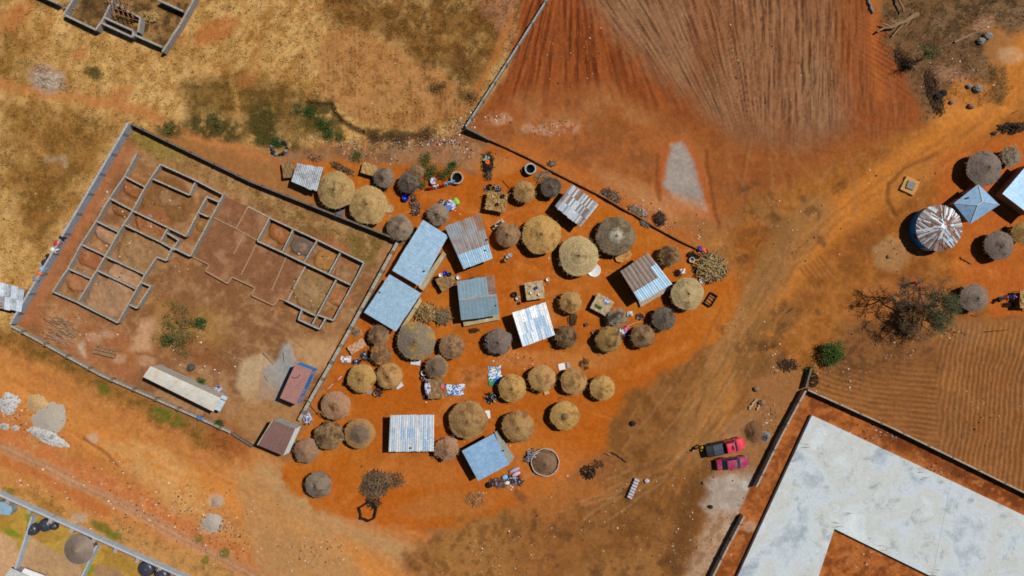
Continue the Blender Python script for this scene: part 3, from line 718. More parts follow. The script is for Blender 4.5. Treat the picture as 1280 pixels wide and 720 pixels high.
def wall(name, pts, h, t, mat, label, cat='wall', pillar=0.0, pill_mat=None, rough_top=.0, part='wall_panel', pside=0, ph=.12, psz=.42):
    w_ = [P(*p) for p in pts]
    root = thing(name, (w_[0].x, w_[0].y, 0), label, cat)
    hh = h if hasattr(h, '__len__') else [h]*len(pts)
    for i in range(len(w_)-1):
        wall_seg(w_[i], w_[i+1], hh[i], t, mat, part, root, h2=hh[i+1], rough_top=rough_top)
        if pillar:
            d = (w_[i+1]-w_[i]); L = d.length; d.normalize(); nn = Vector((-d.y, d.x, 0))
            n = max(1, round(L/pillar))
            for k in range(n):
                p = w_[i]+d*L*(k+.5)/n+nn*pside-root.location
                mb = MB(); hq = hh[i]+(hh[i+1]-hh[i])*(k+.5)/n+ph
                mb.box((p.x, p.y, hq/2-.13), (psz, psz, hq+.25), math.atan2(d.y, d.x)); mb.build('pillar', pill_mat or mat, root)
    return root

# walled compound
wall('block_wall', [(167,157),(95,280),(22,404)], 1.25, .24, BLKB, 'long pale blue-grey block wall along the west side of the compound, with washing over it', pillar=3.1, ph=-.02, psz=.3)
wall('block_wall', [(169,157),(316,228),(498,300)], [1.0,1.0,1.2], .22, BLKD, 'dark weathered block wall along the north side of the compound behind the huts', rough_top=.08, pillar=3.4, ph=.05, psz=.28)
wall('block_wall', [(498,304),(434,421),(376,524)], [.85,.8,.8], .40, BLKT, 'crumbling thick block wall on the east side of the compound beside the blue-roofed houses', rough_top=.16, pillar=2.6, ph=.06, psz=.44)
wall('block_wall', [(19,407),(130,468),(240,516),(291,539)], .75, .26, BLKT, 'long low block wall beside the dirt road on the south side of the compound', rough_top=.06, pillar=2.9, ph=.1, psz=.36)
wall('block_wall', [(292,541),(317,557)], .5, .2, BLKD, 'short low dark wall end between the long white cabin and the brown-roofed cabin')
# north plot
wall('block_wall', [(690,-8),(640,72),(583,160)], .9, .22, BLK, 'straight grey block wall along the west edge of the red ploughed field', rough_top=.03, pillar=2.8, ph=.08, psz=.32)
wall('block_wall', [(583,162),(598,169),(613,176)], [1.15,1.0,.6], .22, BLKD, 'short dark block wall at the corner of the red field, above the rubbish strip')
wall('mud_wall', [(614,176),(632,184),(664,199),(692,215),(722,230),(748,243),(782,263),(794,269),(815,282),(852,302),(878,314)], [.55,.4,.45,.4,.45,.42,.45,.4,.45,.35,.35], .16, MUD, 'low thin mud wall running between the village and the red ploughed field', rough_top=.14)
# south-east plot
wall('block_wall', [(1011,459),(1004,484)], .8, .2, BLKD, 'short dark wall stub beside the bright green bush, north of the slab plot')
wall('block_wall', [(1003,487),(972,545),(942,606)], 1.0, .22, BLKT, 'earth-stained block wall on the west side of the concrete slab, nearest the parked cars', rough_top=.08, pillar=3.0, ph=.05, psz=.3)
wall('block_wall', [(927,642),(906,682),(880,734)], 1.0, .22, BLKT, 'earth-stained block wall standing south of the gap, by the pale dusty patch', rough_top=.1, pillar=3.0, ph=.05, psz=.3)
wall('block_wall', [(1006,486),(1110,533),(1200,577),(1300,626)], 1.0, .18, BLKT, 'thin block wall between the hoed brown field and the concrete slab', rough_top=.06, pillar=3.2, ph=.06, psz=.26)
# neighbour, bottom left
NB_ = wall('plastered_wall', [(-30,596),(4,615),(110,663),(246,724),(300,748)], .9, .24, rough_mat('plaster_blue', (186,196,206), (168,178,190), 2.0), 'long pale plastered wall of the houses at the bottom left corner', pillar=3.0, pill_mat=rough_mat('buttress_grey', (178,168,158), (156,146,138), 3), pside=-.42, ph=-.02, psz=.5)
for a, b in (((4,615),(110,663)),((110,663),(246,724))):
    nn = (P(*b)-P(*a)); nn = Vector((-nn.y, nn.x, 0)).normalized()*-.36
    wall_seg(P(*a)+nn, P(*b)+nn, .3, .42, rough_mat('brown_footing', (120,96,76), (98,76,58), 3), 'footing', NB_)
wall('plastered_wall', [(46,643),(24,712)], .9, .2, MATS['plaster_blue'], 'pale dividing wall leading down from the two black water tanks')
wall('plastered_wall', [(126,679),(104,724)], .9, .2, MATS['plaster_blue'], 'pale dividing wall just right of the brown cone roof')

# foundations
def foundation(label, segs, h, t, mat, cat='foundation', cx=0, cy=0, extra=None):
    c = P(cx, cy); root = thing('foundation', (c.x, c.y, 0), label, cat)
    for (a, b, *hh) in segs:
        wall_seg(P(*a), P(*b), hh[0] if hh else h, t, mat, 'block_course', root, rough_top=.10, pieces=max(2, int((P(*a)-P(*b)).length/.7)))
    return root
FND = block_mat('foundation_block', (182,174,162), (164,156,144), (116,106,96), c=(158,132,104))
W1a = [(176,194),(161,222),(142.5,249),(125.6,277),(107,306),(91,336),(72,364.7)]
W2a = [(205,207),(186,236),(170.6,264.4),(153.5,291),(137,320.6),(125.6,339.4),(103,377.8)]
segs = []
for L_ in (W1a, W2a):
    for a, b in zip(L_[:-1], L_[1:]): segs.append((a, b))
segs += [((161,222),(186,235)), ((142.5,249),(170.6,264)), ((125.6,277),(153,290.6)), ((107,306),(137,320)), ((91,336),(120,349)), ((72,364.7),(103,378)), ((103,378),(152,403)),
  ((205,207),(247,226)), ((247,226),(283,244.7)), ((196,225),(241,245)), ((247.5,229.7),(241,245)),
  ((283,244.7),(264,280)), ((264,280),(242,320.6)), ((263.4,246),(250,270)), ((250,270),(237,295)), ((263.4,247.5),(278.4,254)), ((253,267),(264.4,272)),
  ((170.6,264.4),(213.7,285)), ((213.7,285),(237,296)), ((161,282),(205,303)), ((205,303),(223,313)), ((213.7,287),(205,303)), ((213.7,292),(228,301)), ((228,301),(219.4,313)),
  ((219.4,309.4),(242,320.6)), ((219.4,311),(212,326)), ((212,326),(200.6,321.6)), ((200.6,321.6),(185,345)), ((185,345),(170,372)), ((170,372),(152,403)),
  ((137,320.6),(185,343)), ((127.5,338.4),(174.4,361)), ((182,353.4),(193,358)), ((193,358),(176,385)), ((167,380.6),(176,385))]
foundation('grid of grey block foundation walls with many small rooms, west in the compound', segs, .95, .16, FND, cx=160, cy=300)
segs2 = [((311,258.5),(339.6,273),.22), ((339.6,273),(398,300)), ((398,300),(457,328.7)), ((457,328.7),(440,361)), ((440,361),(419,400)),
  ((325.3,302),(356,316)), ((356,316),(383,329)), ((383,329),(413,343)), ((413,343),(440,356)),
  ((339.6,274),(325.3,301.3)), ((369,288),(356,315.6)), ((398.8,301.3),(382.4,328.7)), ((427.4,316.7),(413,343)),
  ((383.5,331),(360.4,376),.3), ((360.3,375.8),(380,386)), ((380,386),(396.5,394)), ((422.4,350),(393,405)), ((398.5,393),(419,400)),
  ((380,387),(375.8,399)), ((375.8,399),(401.7,411)), ((401.7,411),(410,396.5))]
fr = foundation('grey block foundation with square rooms beside the red-brown earth floor, east half of the compound', segs2, .95, .16, FND, cx=370, cy=330)
slab_px = [(283.6,246.4),(310,259),(338.6,273.5),(324,302.4),(382.5,330),(360.0,375),(349.5,372.7),(343,381.5),(315.5,369.3),(319.8,359.5),(291.3,346.3),(285.8,355),(258.4,338.6),(262.8,331),(243.5,321.5)]
FLOOR = rough_mat('laterite_floor', (144,98,66), (124,82,54), 1.1, (160,116,82), bs=.3)
mb = MB(); mb.prism([(P(*p)-fr.location)[:2] for p in slab_px], -.2, .14); mb.build('earth_floor', FLOOR, fr)
CURB = rough_mat('worn_curb', (186,152,120), (160,124,94), 5)
for a, b in [((311,259),(296,286)),((296,286),(268,272)),((296,286),(323,301)),((307,291),(293,318)),((383,331),(362,374)),((322,304),(302,344)),((360,318),(340,364)),((242,321),(262,331))]:
    wall_seg(P(*a), P(*b), .24, .13, CURB, 'curb', fr, pieces=6, rough_top=.05)
for a, b in [((263,332),(258.6,338)),((258.4,339),(285.5,354.5)),((286,354.5),(291,346)),((291.5,346.5),(319.5,359.5)),((319.5,360),(315.8,369)),((316,369.3),(343,381.8)),((343.3,381.5),(349.5,373)),((350,373.5),(360,376))]:
    wall_seg(P(*a), P(*b), .34, .15, CURB, 'curb', fr)
ruin = [((40,-9),(79.5,8.7)), ((86.4,22),(126,41)), ((98,2),(86.4,22)), ((152,-6),(132,32)), ((132,32),(126,41)), ((133,32.5),(170.6,49.8)), ((137,26),(172,42)),
  ((172,42.5),(171,50)), ((172,46.4),(207.5,62)), ((252,-6),(230,34)), ((230,34),(208,68)), ((150,9),(181,26)), ((181,26),(178,44)), ((203,4),(234,18)), ((98,2),(104,-8))]
foundation('roofless grey block walls of an unfinished house at the top left edge of the picture', ruin, 1.0, .24, BLK, 'ruin', 150, 20)
tr = thing('timber_frame', tuple(P(156,6)), 'open lattice of brown poles standing inside the unfinished house at the top left', 'scaffold')
WOOD = rough_mat('weathered_wood', (166,136,102), (128,98,68), 5, (150,128,108))
WOODD = rough_mat('dark_wood', (84,62,44), (58,42,30), 5)
PINKW = rough_mat('reddish_pole', (170,120,92), (140,96,72), 5)
mb = MB()
for k in range(5):
    mb.tube([(-1.7+.6*k, 1.6-.2*k, 1.3), (-.4+.55*k, -1.8-.1*k, 1.3)], .045, 6)
for k in range(5):
    mb.tube([(-2.0+.28*k, 1.4-.75*k, 1.38), (1.6+.2*k, .3-.7*k, 1.38)], .04, 6)
mb.build('pole_lattice', PINKW, tr)
for x, y in ((-1.7,1.4),(.7,1.0),(-.5,-1.6),(1.6,-1.9)):
    mb = MB(); mb.tube([(x,y,-.2),(x,y,1.36)], .06, 6); mb.build('post', PINKW, tr)

# concrete slab, south-east
CONC = None
m, nt, b = newmat('cast_concrete', .85, 0, .25)
gv = gcoord(nt)
n1 = noise(nt, gv, .13, 8, .66, .25); n2 = noise(nt, gv, .5, 7, .72, .3); n3 = noise(nt, gv, 5, 4, .7); n4_ = noise(nt, gv, .33, 6, .6, .4)
col = ramp(nt, n1, [(.34, lin(160,172,180)), (.44, lin(198,208,216)), (.53, lin(194,198,194)), (.60, lin(202,210,214)), (.70, lin(220,226,230))])
f = ramp(nt, n2, [(.55, (0,0,0)), (.66, (1,1,1))]); col = mixc(nt, math_(nt,'MULTIPLY',f,.6), col, lin(132,142,148))
f = ramp(nt, n2, [(.28, (1,1,1)), (.42, (0,0,0))]); col = mixc(nt, math_(nt,'MULTIPLY',f,.6), col, lin(200,212,222))
wv = ramp(nt, n4_, [(.497, (0,0,0)), (.5, (1,1,1)), (.503, (0,0,0))]); col = mixc(nt, math_(nt,'MULTIPLY',wv,.4), col, lin(120,116,106))
k = ramp(nt, n3, [(.3, (.88,.88,.88)), (.7, (1.08,1.08,1.08))]); col = mixc(nt, 1.0, col, k, 'MULTIPLY')
nt.links.new(col, b.inputs['Base Color']); bump(nt, b, n3, .2, .02)
CONC = m
sl = thing('concrete_slab', tuple(P(1100,640)), 'huge pale concrete floor slab with a notch cut from its lower edge, bottom right corner', 'slab')
hS = .5
out = [(1015,519),(1320,670),(1320,800),(1200,780),(1165,722),(1043,661),(1027,711),(1018,740),(880,830)]
def slab_piece(px): 
    mb = MB(); mb.prism([(P(*p, hS)-sl.location)[:2] for p in px], -.3, hS); return mb
slab_piece([(1015,519),(1189,601),(1165,721),(1043,661),(1026,712),(1012,760),(890,790)]).build('slab_panel', CONC, sl)
slab_piece([(1189.25,601.12),(1330,668),(1330,850),(1164,790),(1165.25,721.2)]).build('slab_panel', CONC, sl)
STEEL = plain('rust_steel', (92,70,58), .8)
mb = MB()
for (u, v, n, a) in [(1001,556,5,.1),(1104,563,4,.5),(1044,656,4,.3),(1150,588,4,.4),(1165,715,4,-.2),(1099,684,3,.3),(1060,645,3,.4),(1150,598,3,.2)]:
    for k in range(n):
        p = P(u+random.uniform(-5,5), v+random.uniform(-4,4), hS)-sl.location; L = random.uniform(.5,.9); an = a+random.uniform(-.4,.4)
        mb.tube([(p.x,p.y,hS-.02),(p.x+.02,p.y,hS+.12),(p.x+L*math.cos(an),p.y+L*math.sin(an)*.3,hS+.25)], .014, 5)
mb.build('rebar', STEEL, sl)

# ------------------------------------------------------------------ thatched huts
TH = {
 'fresh': thatch_mat('thatch_fresh', (172,138,88), (202,170,116), (158,122,74), .14, 6.5, .58),
 'gold':  thatch_mat('thatch_gold', (170,132,78), (196,158,100), (150,110,64), .10, 7.0, .56),
 'tan':   thatch_mat('thatch_tan', (164,126,78), (190,152,102), (144,106,66), .09, 6.0, .54),
 'ring':  thatch_mat('thatch_ring', (166,144,104), (194,174,132), (150,124,86), .22, 8.0, .6),
 'olive': thatch_mat('thatch_olive', (150,118,66), (178,142,86), (100,82,58), .12, 7.0, .56),
 'grey':  thatch_mat('thatch_grey', (128,112,96), (154,138,120), (106,90,76), .08, 6.0, .56),
 'dgrey': thatch_mat('thatch_dark_grey', (96,86,78), (122,110,98), (76,66,58), .09, 6.0, .55),
 'plum':  thatch_mat('thatch_smooth_grey', (116,102,94), (136,122,112), (98,84,76), .06, 5.0, .6),
 'brown': thatch_mat('thatch_brown', (138,106,76), (164,132,100), (112,84,60), .08, 6.0, .54),
 'pinkb': thatch_mat('thatch_pink_brown', (156,118,90), (176,140,112), (136,98,72), .06, 7.0, .58),
 'rough': thatch_mat('thatch_rough', (124,98,68), (162,132,96), (92,70,50), .16, 8.0, .52),
 'patch': thatch_mat('thatch_patch', (98,80,64), (130,106,82), (188,130,66), .1, 5.0, .5),
 'yelp':  thatch_mat('thatch_yellow_patch', (124,110,94), (150,136,116), (178,142,72), .08, 6.0, .56),
 'cent':  thatch_mat('thatch_grey_centre', (168,128,78), (188,146,96), None, .1, 6.0, .55, center=((112,96,82), 1.25, .9)),
 'white': thatch_mat('thatch_white_peak', (118,104,84), (146,130,106), (100,86,66), .16, 8.0, .56, center=((196,186,168), .75, .8)),
 'dry':   thatch_mat('thatch_dry_grey', (132,122,104), (174,162,140), (92,84,70), .2, 9.0, .52),
}
HWALL = rough_mat('hut_mud', (156,102,58), (132,84,46), 2.2)
DOORW = rough_mat('plank_door', (96,66,42), (74,50,32), 6)
CAPM = rough_mat('straw_knot', (142,116,82), (112,90,64), 9)

def thatch_roof(mb, R, z0, rise, seed, jag=.05, steps=5, n=72, lop=0.0, dent=0.0, off=(0,0), rag=60):
    r_ = random.Random(seed)
    ph = [r_.random()*2*PI for _ in range(6)]; am = [r_.uniform(.3,1)*lop for _ in range(6)]
    ent = [(r_.random()*2*PI, r_.uniform(.2,.5), r_.uniform(.3,.8)) for _ in range(5)]
    prof = []
    rows = 22
    for i in range(rows+1):
        t = i/rows
        r = (1-t)
        z = (t**.94)*1.0
        lay = (t*steps) % 1.0
        prof.append((r, z, lay))
    base = len(mb.v); nse = [[r_.random() for _ in range(n)] for _ in range(rows+1)]
    for i, (r, z, lay) in enumerate(prof):
        for k in range(n):
            a = 2*PI*k/n
            q = 1+sum(am[j]*math.sin((j+2)*a+ph[j]) for j in range(6))
            rr = R*r*q
            if i <= 1: rr *= 1+min(jag,.06)*(nse[0][k]-.5)*2
            else: rr *= 1+.02*(nse[i][k]-.5)
            d = sum(-dd*math.exp(-(((a-aa+PI) % (2*PI)-PI)/.5)**2-((r-rr0)/.2)**2) for aa, rr0, dd in ent)*dent
            zz = z0+rise*z-.018*lay*(1-z)*(1 if i else 0)+.05*(nse[i][k]-.5)*(1 if i < rows else 0)*(.5+jag*4)+d+.06*q-.06
            mb.v.append((off[0]*z+rr*math.cos(a), off[1]*z+rr*math.sin(a), zz))
    for i in range(rows):
        for k in range(n):
            k2 = (k+1) % n
            mb.f.append((base+i*n+k, base+i*n+k2, base+(i+1)*n+k2, base+(i+1)*n+k)); mb.m.append(0)
    # underside
    mb.f.append(tuple(base+k for k in range(n-1, -1, -1))); mb.m.append(0)
    # straggling straws at the eave and over the slope
    for k in range(rag):
        a = r_.random()*2*PI; t = r_.random()**2.2; rr = R*(1-t)*.985
        z = z0+rise*t**.94+.02; L = r_.uniform(.15,.4)*(1+jag*3); da = r_.uniform(-.35,.35)
        c, s = math.cos(a), math.sin(a); c2, s2 = math.cos(a+da), math.sin(a+da); wdt = .018
        p = Vector((off[0]*t+rr*c, off[1]*t+rr*s, z)); q = p+Vector((c2*L, s2*L, -rise/R*L*.8+.03)); sd = Vector((-s, c, 0))*wdt
        mb.quad(p-sd, q-sd*.5, q+sd*.5, p+sd)

HUTS = {}
def hut(u, v, r, kind, label, eave=None, rise=.62, jag=.04, lop=.008, dent=.14, off=None, cap=True, rag=130, cat='hut', capr=.13, door=None):
    jag = jag*.45 if r > 15 and jag < .09 else jag; lop = lop*1.5+.004
    eave = eave or (1.4 if r > 19 else 1.3)
    R = r*S*(1-eave/H); c = P(u, v, eave)
    root = thing('thatched_hut', (c.x, c.y, 0), label, cat)
    sd = int(u*7+v*13)
    a0 = random.Random(sd).random()*2*PI
    mb = MB(); mb.lathe([(R*.74, -.2), (R*.74, eave*.55), (R*.73, eave+.16)], 32, jit=.015, seed=sd); mb.build('wall', HWALL, root, smooth=True)
    a = -PI/2 if door is None else door
    mb = MB(); mb.box((math.cos(a)*R*.74, math.sin(a)*R*.74, .5), (.07, .6, 1.0), a); mb.build('door', DOORW, root)
    mb = MB(); thatch_roof(mb, R, eave, R*rise, sd, jag, lop=lop, dent=dent, off=off or (0,0), rag=rag)
    rf = mb.build('thatch_roof', TH[kind], root, smooth=False)
    if cap:
        z = eave+R*rise
        o = off or (0,0)
        mb = MB(); mb.lathe([(capr*1.5, z-.13), (capr*1.0, z-.01), (capr*.6, z+.07), (capr*.25, z+.12)], 12, c=(o[0],o[1],0), jit=.25, seed=sd); mb.build('roof_knot', CAPM, rf)
    HUTS[(u, v)] = root
    return root
hut(420.3,237.8,23.3,'fresh','big straw-coloured cone hut touching the small blotchy tin shelter, right behind the compound north wall', rise=.50)
hut(460.6,256.3,24.3,'fresh','big straw-coloured cone hut with a pale round tray touching its right edge', rise=.5)
hut(480.3,222,12.6,'grey','small grey cone hut beside the flat woven-mat lean-to', rise=.66)
hut(511,228.5,13.3,'dgrey','small dark grey cone hut immediately left of the green vegetable patch')
hut(520.6,215.5,9.5,'brown','tiny faded brown hut half hidden behind the dark grey hut by the vegetable patch', cap=False, jag=.08)
hut(499.7,284.6,16,'grey','grey cone hut wedged between the compound wall corner and the upper blue-roofed house', rise=.62)
hut(547.8,268,13.6,'grey','small grey hut with blue and white washing heaped against its right side')
hut(655.3,239.7,13.4,'tan','small straw-yellow hut just below the round whitish well ring', cap=False)
hut(689,234,12.6,'dgrey','small dark grey hut with firewood leaning on it, beside the patchwork tin house', rise=.66)
hut(634.7,293.5,15.5,'brown','brown-grey hut with a small box beside it, left of the biggest golden hut', lop=.02, jag=.06)
hut(677,293.5,24.3,'gold','biggest golden hut, standing alone between the patchwork tin house and the brown-grey hut', rise=.48)
hut(723.2,320,24.8,'ring','big pale hut with clear growth-ring courses and a white round tray below its right edge', rise=.42)
hut(769.4,295.4,24.2,'white','big weathered grey hut with a whitish flecked peak and a mud ledge below it', rise=.46, jag=.07)
hut(836.9,320,13,'rough','small ragged mottled hut just right of the brown and blue striped house', jag=.12, rise=.42, cap=False, lop=.03)
hut(859.2,367.2,20.3,'ring','tan ringed hut at the east end of the village, below the straw heap', rise=.42)
hut(829.8,398.5,14.6,'dgrey','dark brown-grey hut below the tan ringed hut at the village east end', cap=False)
hut(713.2,377.6,13.8,'tan','small tan hut just above and right of the bright white tin roof', cap=False)
hut(707.6,420.6,14,'rough','small hut with a ragged pale rim and brown middle beside the bright white tin roof', jag=.12, rise=.45, lop=.02)
hut(623.4,427,16.3,'plum','grey hut with dark stripped left half, left of the bright white tin roof', jag=.07, lop=.02)
hut(771.6,397,11.6,'dry','small shaggy pale grey straw hut next to the low drying platform', jag=.16, rise=.5, lop=.04, cap=False)
hut(761,424,16.2,'olive','olive-tan hut with dark blotches, left of the colourful clothes', jag=.06, lop=.015, cap=False)
hut(803.2,420.4,14.8,'brown','brown cone hut just right of the colourful clothes', rise=.62)
hut(473.4,419.4,13,'brown','small brown hut under the lower corner of the lower blue-roofed house', rise=.66, cap=False)
hut(520.3,426,24,'yelp','big grey hut with a yellow patch on its upper side', rise=.46, jag=.06)
hut(564.4,433.4,15.6,'brown','brown-grey hut right of the big grey hut with the yellow patch', rise=.55)
hut(476.3,443,12.8,'patch','small patchy hut of black and orange thatch, above the two tan huts', jag=.12, lop=.03, rise=.42, cap=False)
hut(546,459,14.2,'cent','small hut with grey left side and yellow right side, above the flat roofed stall', off=(-.2,0), jag=.06)
hut(452,472.8,17.8,'gold','golden smooth hut nearest the broken end of the compound east wall', rise=.5)
hut(487,470,16.4,'tan','light brown hut touching the golden hut, with a white pan at its lower right', rise=.52)
hut(419.7,507,18.3,'pinkb','pinkish-brown hut with a pole leaning on it, right of the compound east wall', rise=.5)
hut(411.3,544.7,18,'rough','scruffy brown hut between the pinkish-brown hut and the brown-roofed cabin', jag=.07, cap=False, lop=.02)
hut(383,563.4,15.5,'pinkb','two-tone brown hut with a mud step, just right of the brown-roofed cabin', jag=.08, lop=.025, cap=False)
hut(449.7,542,19,'cent','hut with a dark grey centre and tan rim, left of the white tin-roofed house', rise=.5)
hut(398,606,16.6,'grey','grey hut standing apart at the south-west edge of the village by the road', rise=.6)
hut(585,525,24,'tan','big tan hut beside the white tin-roofed house, with a white tray at its right', rise=.5)
hut(558.4,561.2,15,'pinkb','small lumpy tan hut between the white tin roof and the plain blue roof', jag=.12, lop=.03, cap=False)
hut(647.8,533.2,20,'tan','tan hut with a blue cloth caught on its upper left edge', rise=.5, jag=.06, cap=False)
hut(706,519.4,18.2,'gold','golden hut with a raised cap, apart below the row of four tan huts', rise=.5, capr=.3)
hut(640.3,485,17.4,'gold','golden hut beside the spread of bright clothes, first of the row of four', rise=.55)
hut(677.5,473,17,'tan','plain tan hut, second of the row of four, with a pale stool at its foot', rise=.5, cap=False)
hut(717,476.5,16.4,'tan','tan hut below the two white basins, third of the row of four', rise=.5, cap=False)
hut(753,485,15.6,'gold','light tan hut at the right-hand end of the row of four', rise=.5, cap=False)
hut(1230,210.5,22,'plum','big smooth grey hut at the right, above the pyramid blue roof', rise=.5, door=PI)
hut(1263.8,195.5,12.2,'dry','small rough grey hut tucked behind the big smooth grey hut', jag=.12, lop=.03, cap=False, rise=.4)
hut(1248.7,306.8,18.3,'plum','smooth grey hut right of the round patchwork roof', rise=.5, cap=False)
hut(1277,291,13,'olive','olive-tan hut cut off by the right edge, behind a smooth grey hut', cap=False)
hut(1217.5,372.5,17.6,'plum','smooth grey hut standing alone beside the dry spreading tree', rise=.52, door=PI)

# fallen-in huts and straw heaps
def heap(name, u, v, ru, rv, hgt, mats, label, cat, n=60, seed=1, L=(.5,1.1), rad=.05, rot=0, flat=.5, group=None, bm=None, part=None):
    """heap of stalks lying over a low mound; heap and stalks are one mass"""
    r_ = random.Random(seed); c = P(u, v, hgt*.5)
    mb = MB(); 
    mb.lump((0,0,0), (ru*S*.82, rv*S*.82, hgt*.8), 14, 8, .14, 0, seed)
    ca, sa = math.cos(rot), math.sin(rot)
    for k in range(n):
        a = r_.random()*2*PI; q = math.sqrt(r_.random())
        x, y = ru*S*q*math.cos(a), rv*S*q*math.sin(a); z = hgt*(.85*math.sqrt(max(0,1-q*q*.9)))+.03
        d = r_.random()*2*PI; l = r_.uniform(*L)/2; tl = r_.uniform(-flat, flat)
        mb.tube([(x-l*math.cos(d), y-l*math.sin(d), max(.03,z-l*tl)), (x, y, z+.03), (x+l*math.cos(d), y+l*math.sin(d), max(.03,z+l*tl-.02))], rad*r_.uniform(.6,1.3), 5, r_.randrange(len(mats)) if len(mats) > 1 else 0)
    o = mb.build(name, mats, None, (c.x, c.y, 0)); o.rotation_euler[2] = -rot
    return tag(o, label, cat, group)
STRAW = rough_mat('loose_straw', (190,158,98), (164,128,72), 5, (206,180,124))
STRAWB = rough_mat('old_straw', (138,110,76), (112,86,58), 5, (160,132,90))
STRAWG = rough_mat('grey_straw', (142,128,104), (112,100,82), 5)
heap('straw_heap', 532.5,391,14,13,.9,[STRAW,STRAWB],'caved-in straw roof in a pale heap, right of the lower blue-roofed house','straw heap',90,3,(.5,1.2),.04)
heap('straw_heap', 554,396.5,11,11,.8,[STRAWB,STRAWG],'small sunken brown straw heap above the big grey hut with the yellow patch','straw heap',80,5,(.5,1.0),.04)
heap('straw_heap', 889,334,19,17,1.0,[STRAW,STRAWG],'large loose pile of pale straw bundles at the village east end','straw heap',150,8,(.7,1.5),.06)
# ------------------------------------------------------------------ tin roofed houses
Z = {
 'blue': tin_mat('sheet_sky_blue', (140,174,200), (170,202,226), None, .6, .5, .2),
 'blueplain': tin_mat('sheet_plain_blue', (138,176,212), (150,186,220), None, .6, .5, .2, .8),
 'blued': tin_mat('sheet_blue_worn', (142,178,204), (168,198,220), (140,120,104), .64, .5, .2),
 'zincd': tin_mat('sheet_dull_zinc', (132,142,150), (154,162,168), (136,116,106), .56, .6, .1),
 'zincb': tin_mat('sheet_zinc_blue', (160,190,220), (190,212,234), (214,226,238), .58, .4, .3, 2.2),
 'brownl': tin_mat('sheet_brown_pale', (142,124,114), (158,140,128), (122,100,88), .6, .65, .05),
 'rusty': tin_mat('sheet_half_rust', (150,134,126), (164,150,142), (150,108,88), .52, .6, .1),
 'zinc': tin_mat('sheet_bright_zinc', (196,210,224), (226,234,242), (150,170,190), .60, .38, .35),
 'zincw': tin_mat('sheet_white_zinc', (226,232,238), (246,249,252), (170,186,200), .62, .34, .35),
 'zincg': tin_mat('sheet_grey_zinc', (150,158,164), (172,178,182), (148,116,100), .58, .5, .25),
 'teal': tin_mat('sheet_teal', (120,148,162), (138,164,178), (110,130,132), .62, .5, .2),
 'rust': tin_mat('sheet_rust', (136,102,86), (158,122,104), (110,66,48), .55, .75, .05),
 'rustg': tin_mat('sheet_rust_grey', (132,122,118), (150,140,134), (132,94,78), .5, .6, .15),
 'brown': tin_mat('sheet_brown', (108,90,82), (124,106,96), (94,72,62), .6, .65, .05),
 'pink': tin_mat('sheet_pink', (160,112,104), (174,126,116), (140,96,88), .6, .7, .05),
 'mauve': tin_mat('sheet_mauve', (120,88,80), (134,100,92), (104,76,68), .62, .7, .05),
 'blot': tin_mat('sheet_blotchy', (168,180,190), (194,204,212), (128,112,106), .54, .5, .25),
 'strip': tin_mat('sheet_pale_strip', (184,188,186), (202,204,200), None, .6, .5, .15),
}
PLAS = rough_mat('house_plaster', (176,138,96), (156,118,78), 1.6, (190,156,116))
BEIGE = rough_mat('beige_apron', (184,168,132), (164,146,112), 2.0, (196,180,146))
GREYC = rough_mat('grey_apron', (158,160,154), (140,142,136), 1.8)
TIMB = rough_mat('roof_timber', (120,92,64), (96,72,50), 6)
STONEW = rough_mat('rock_weight', (92,84,78), (68,62,58), 6)

def bil(c, s, t):
    a = c[0].lerp(c[1], s); b = c[3].lerp(c[2], s); return a.lerp(b, t)
def sheet_slope(root, c, nu, nv, pick, pitch=.2, amp=.022, name='roof', seed=0, ragged=.05, axis_v=True, lift=.014):
    """one slope of overlapping corrugated sheets; c = four corners, ridge side first (c0,c1), eave side last (c3,c2)"""
    r_ = random.Random(seed); mb = MB(); mats = []
    wid = (c[1]-c[0]).length
    for j in range(nv):
        for i in range(nu):
            key = pick(i, j, r_); mt = Z[key]
            if mt not in mats: mats.append(mt)
            mi = mats.index(mt)
            ov = .04/max(wid, .1)
            s0, s1 = i/nu-ov*.5, (i+1)/nu+ov*.5
            t0, t1 = j/nv-(.03 if j else 0), (j+1)/nv+(r_.uniform(0, ragged)/nv if j == nv-1 else .01)
            if j == 0: t0 -= r_.uniform(0, ragged)/nv
            k = max(2, int(round(wid/nu/pitch))*2); dz = lift*(nv-1-j)+.006*((i*2+j) % 3)+r_.uniform(0,.006); tw = r_.uniform(-.01,.01)
            n0 = len(mb.v); rows = 3
            for q in range(rows+1):
                for p in range(k+1):
                    s = s0+(s1-s0)*p/k; t = t0+(t1-t0)*q/rows
                    w_ = bil(c, s, t); z = w_.z+amp*(1 if p % 2 else -1)+dz+tw*(p/k-.5)*2
                    mb.v.append((w_.x-root.location.x, w_.y-root.location.y, z))
            for q in range(rows):
                for p in range(k):
                    a = n0+q*(k+1)+p; mb.f.append((a, a+1, a+k+2, a+k+1)); mb.m.append(mi)
    o = mb.build(name, mats, root)
    sol = o.modifiers.new('thickness', 'SOLIDIFY'); sol.thickness = .012; sol.offset = -1
    return o

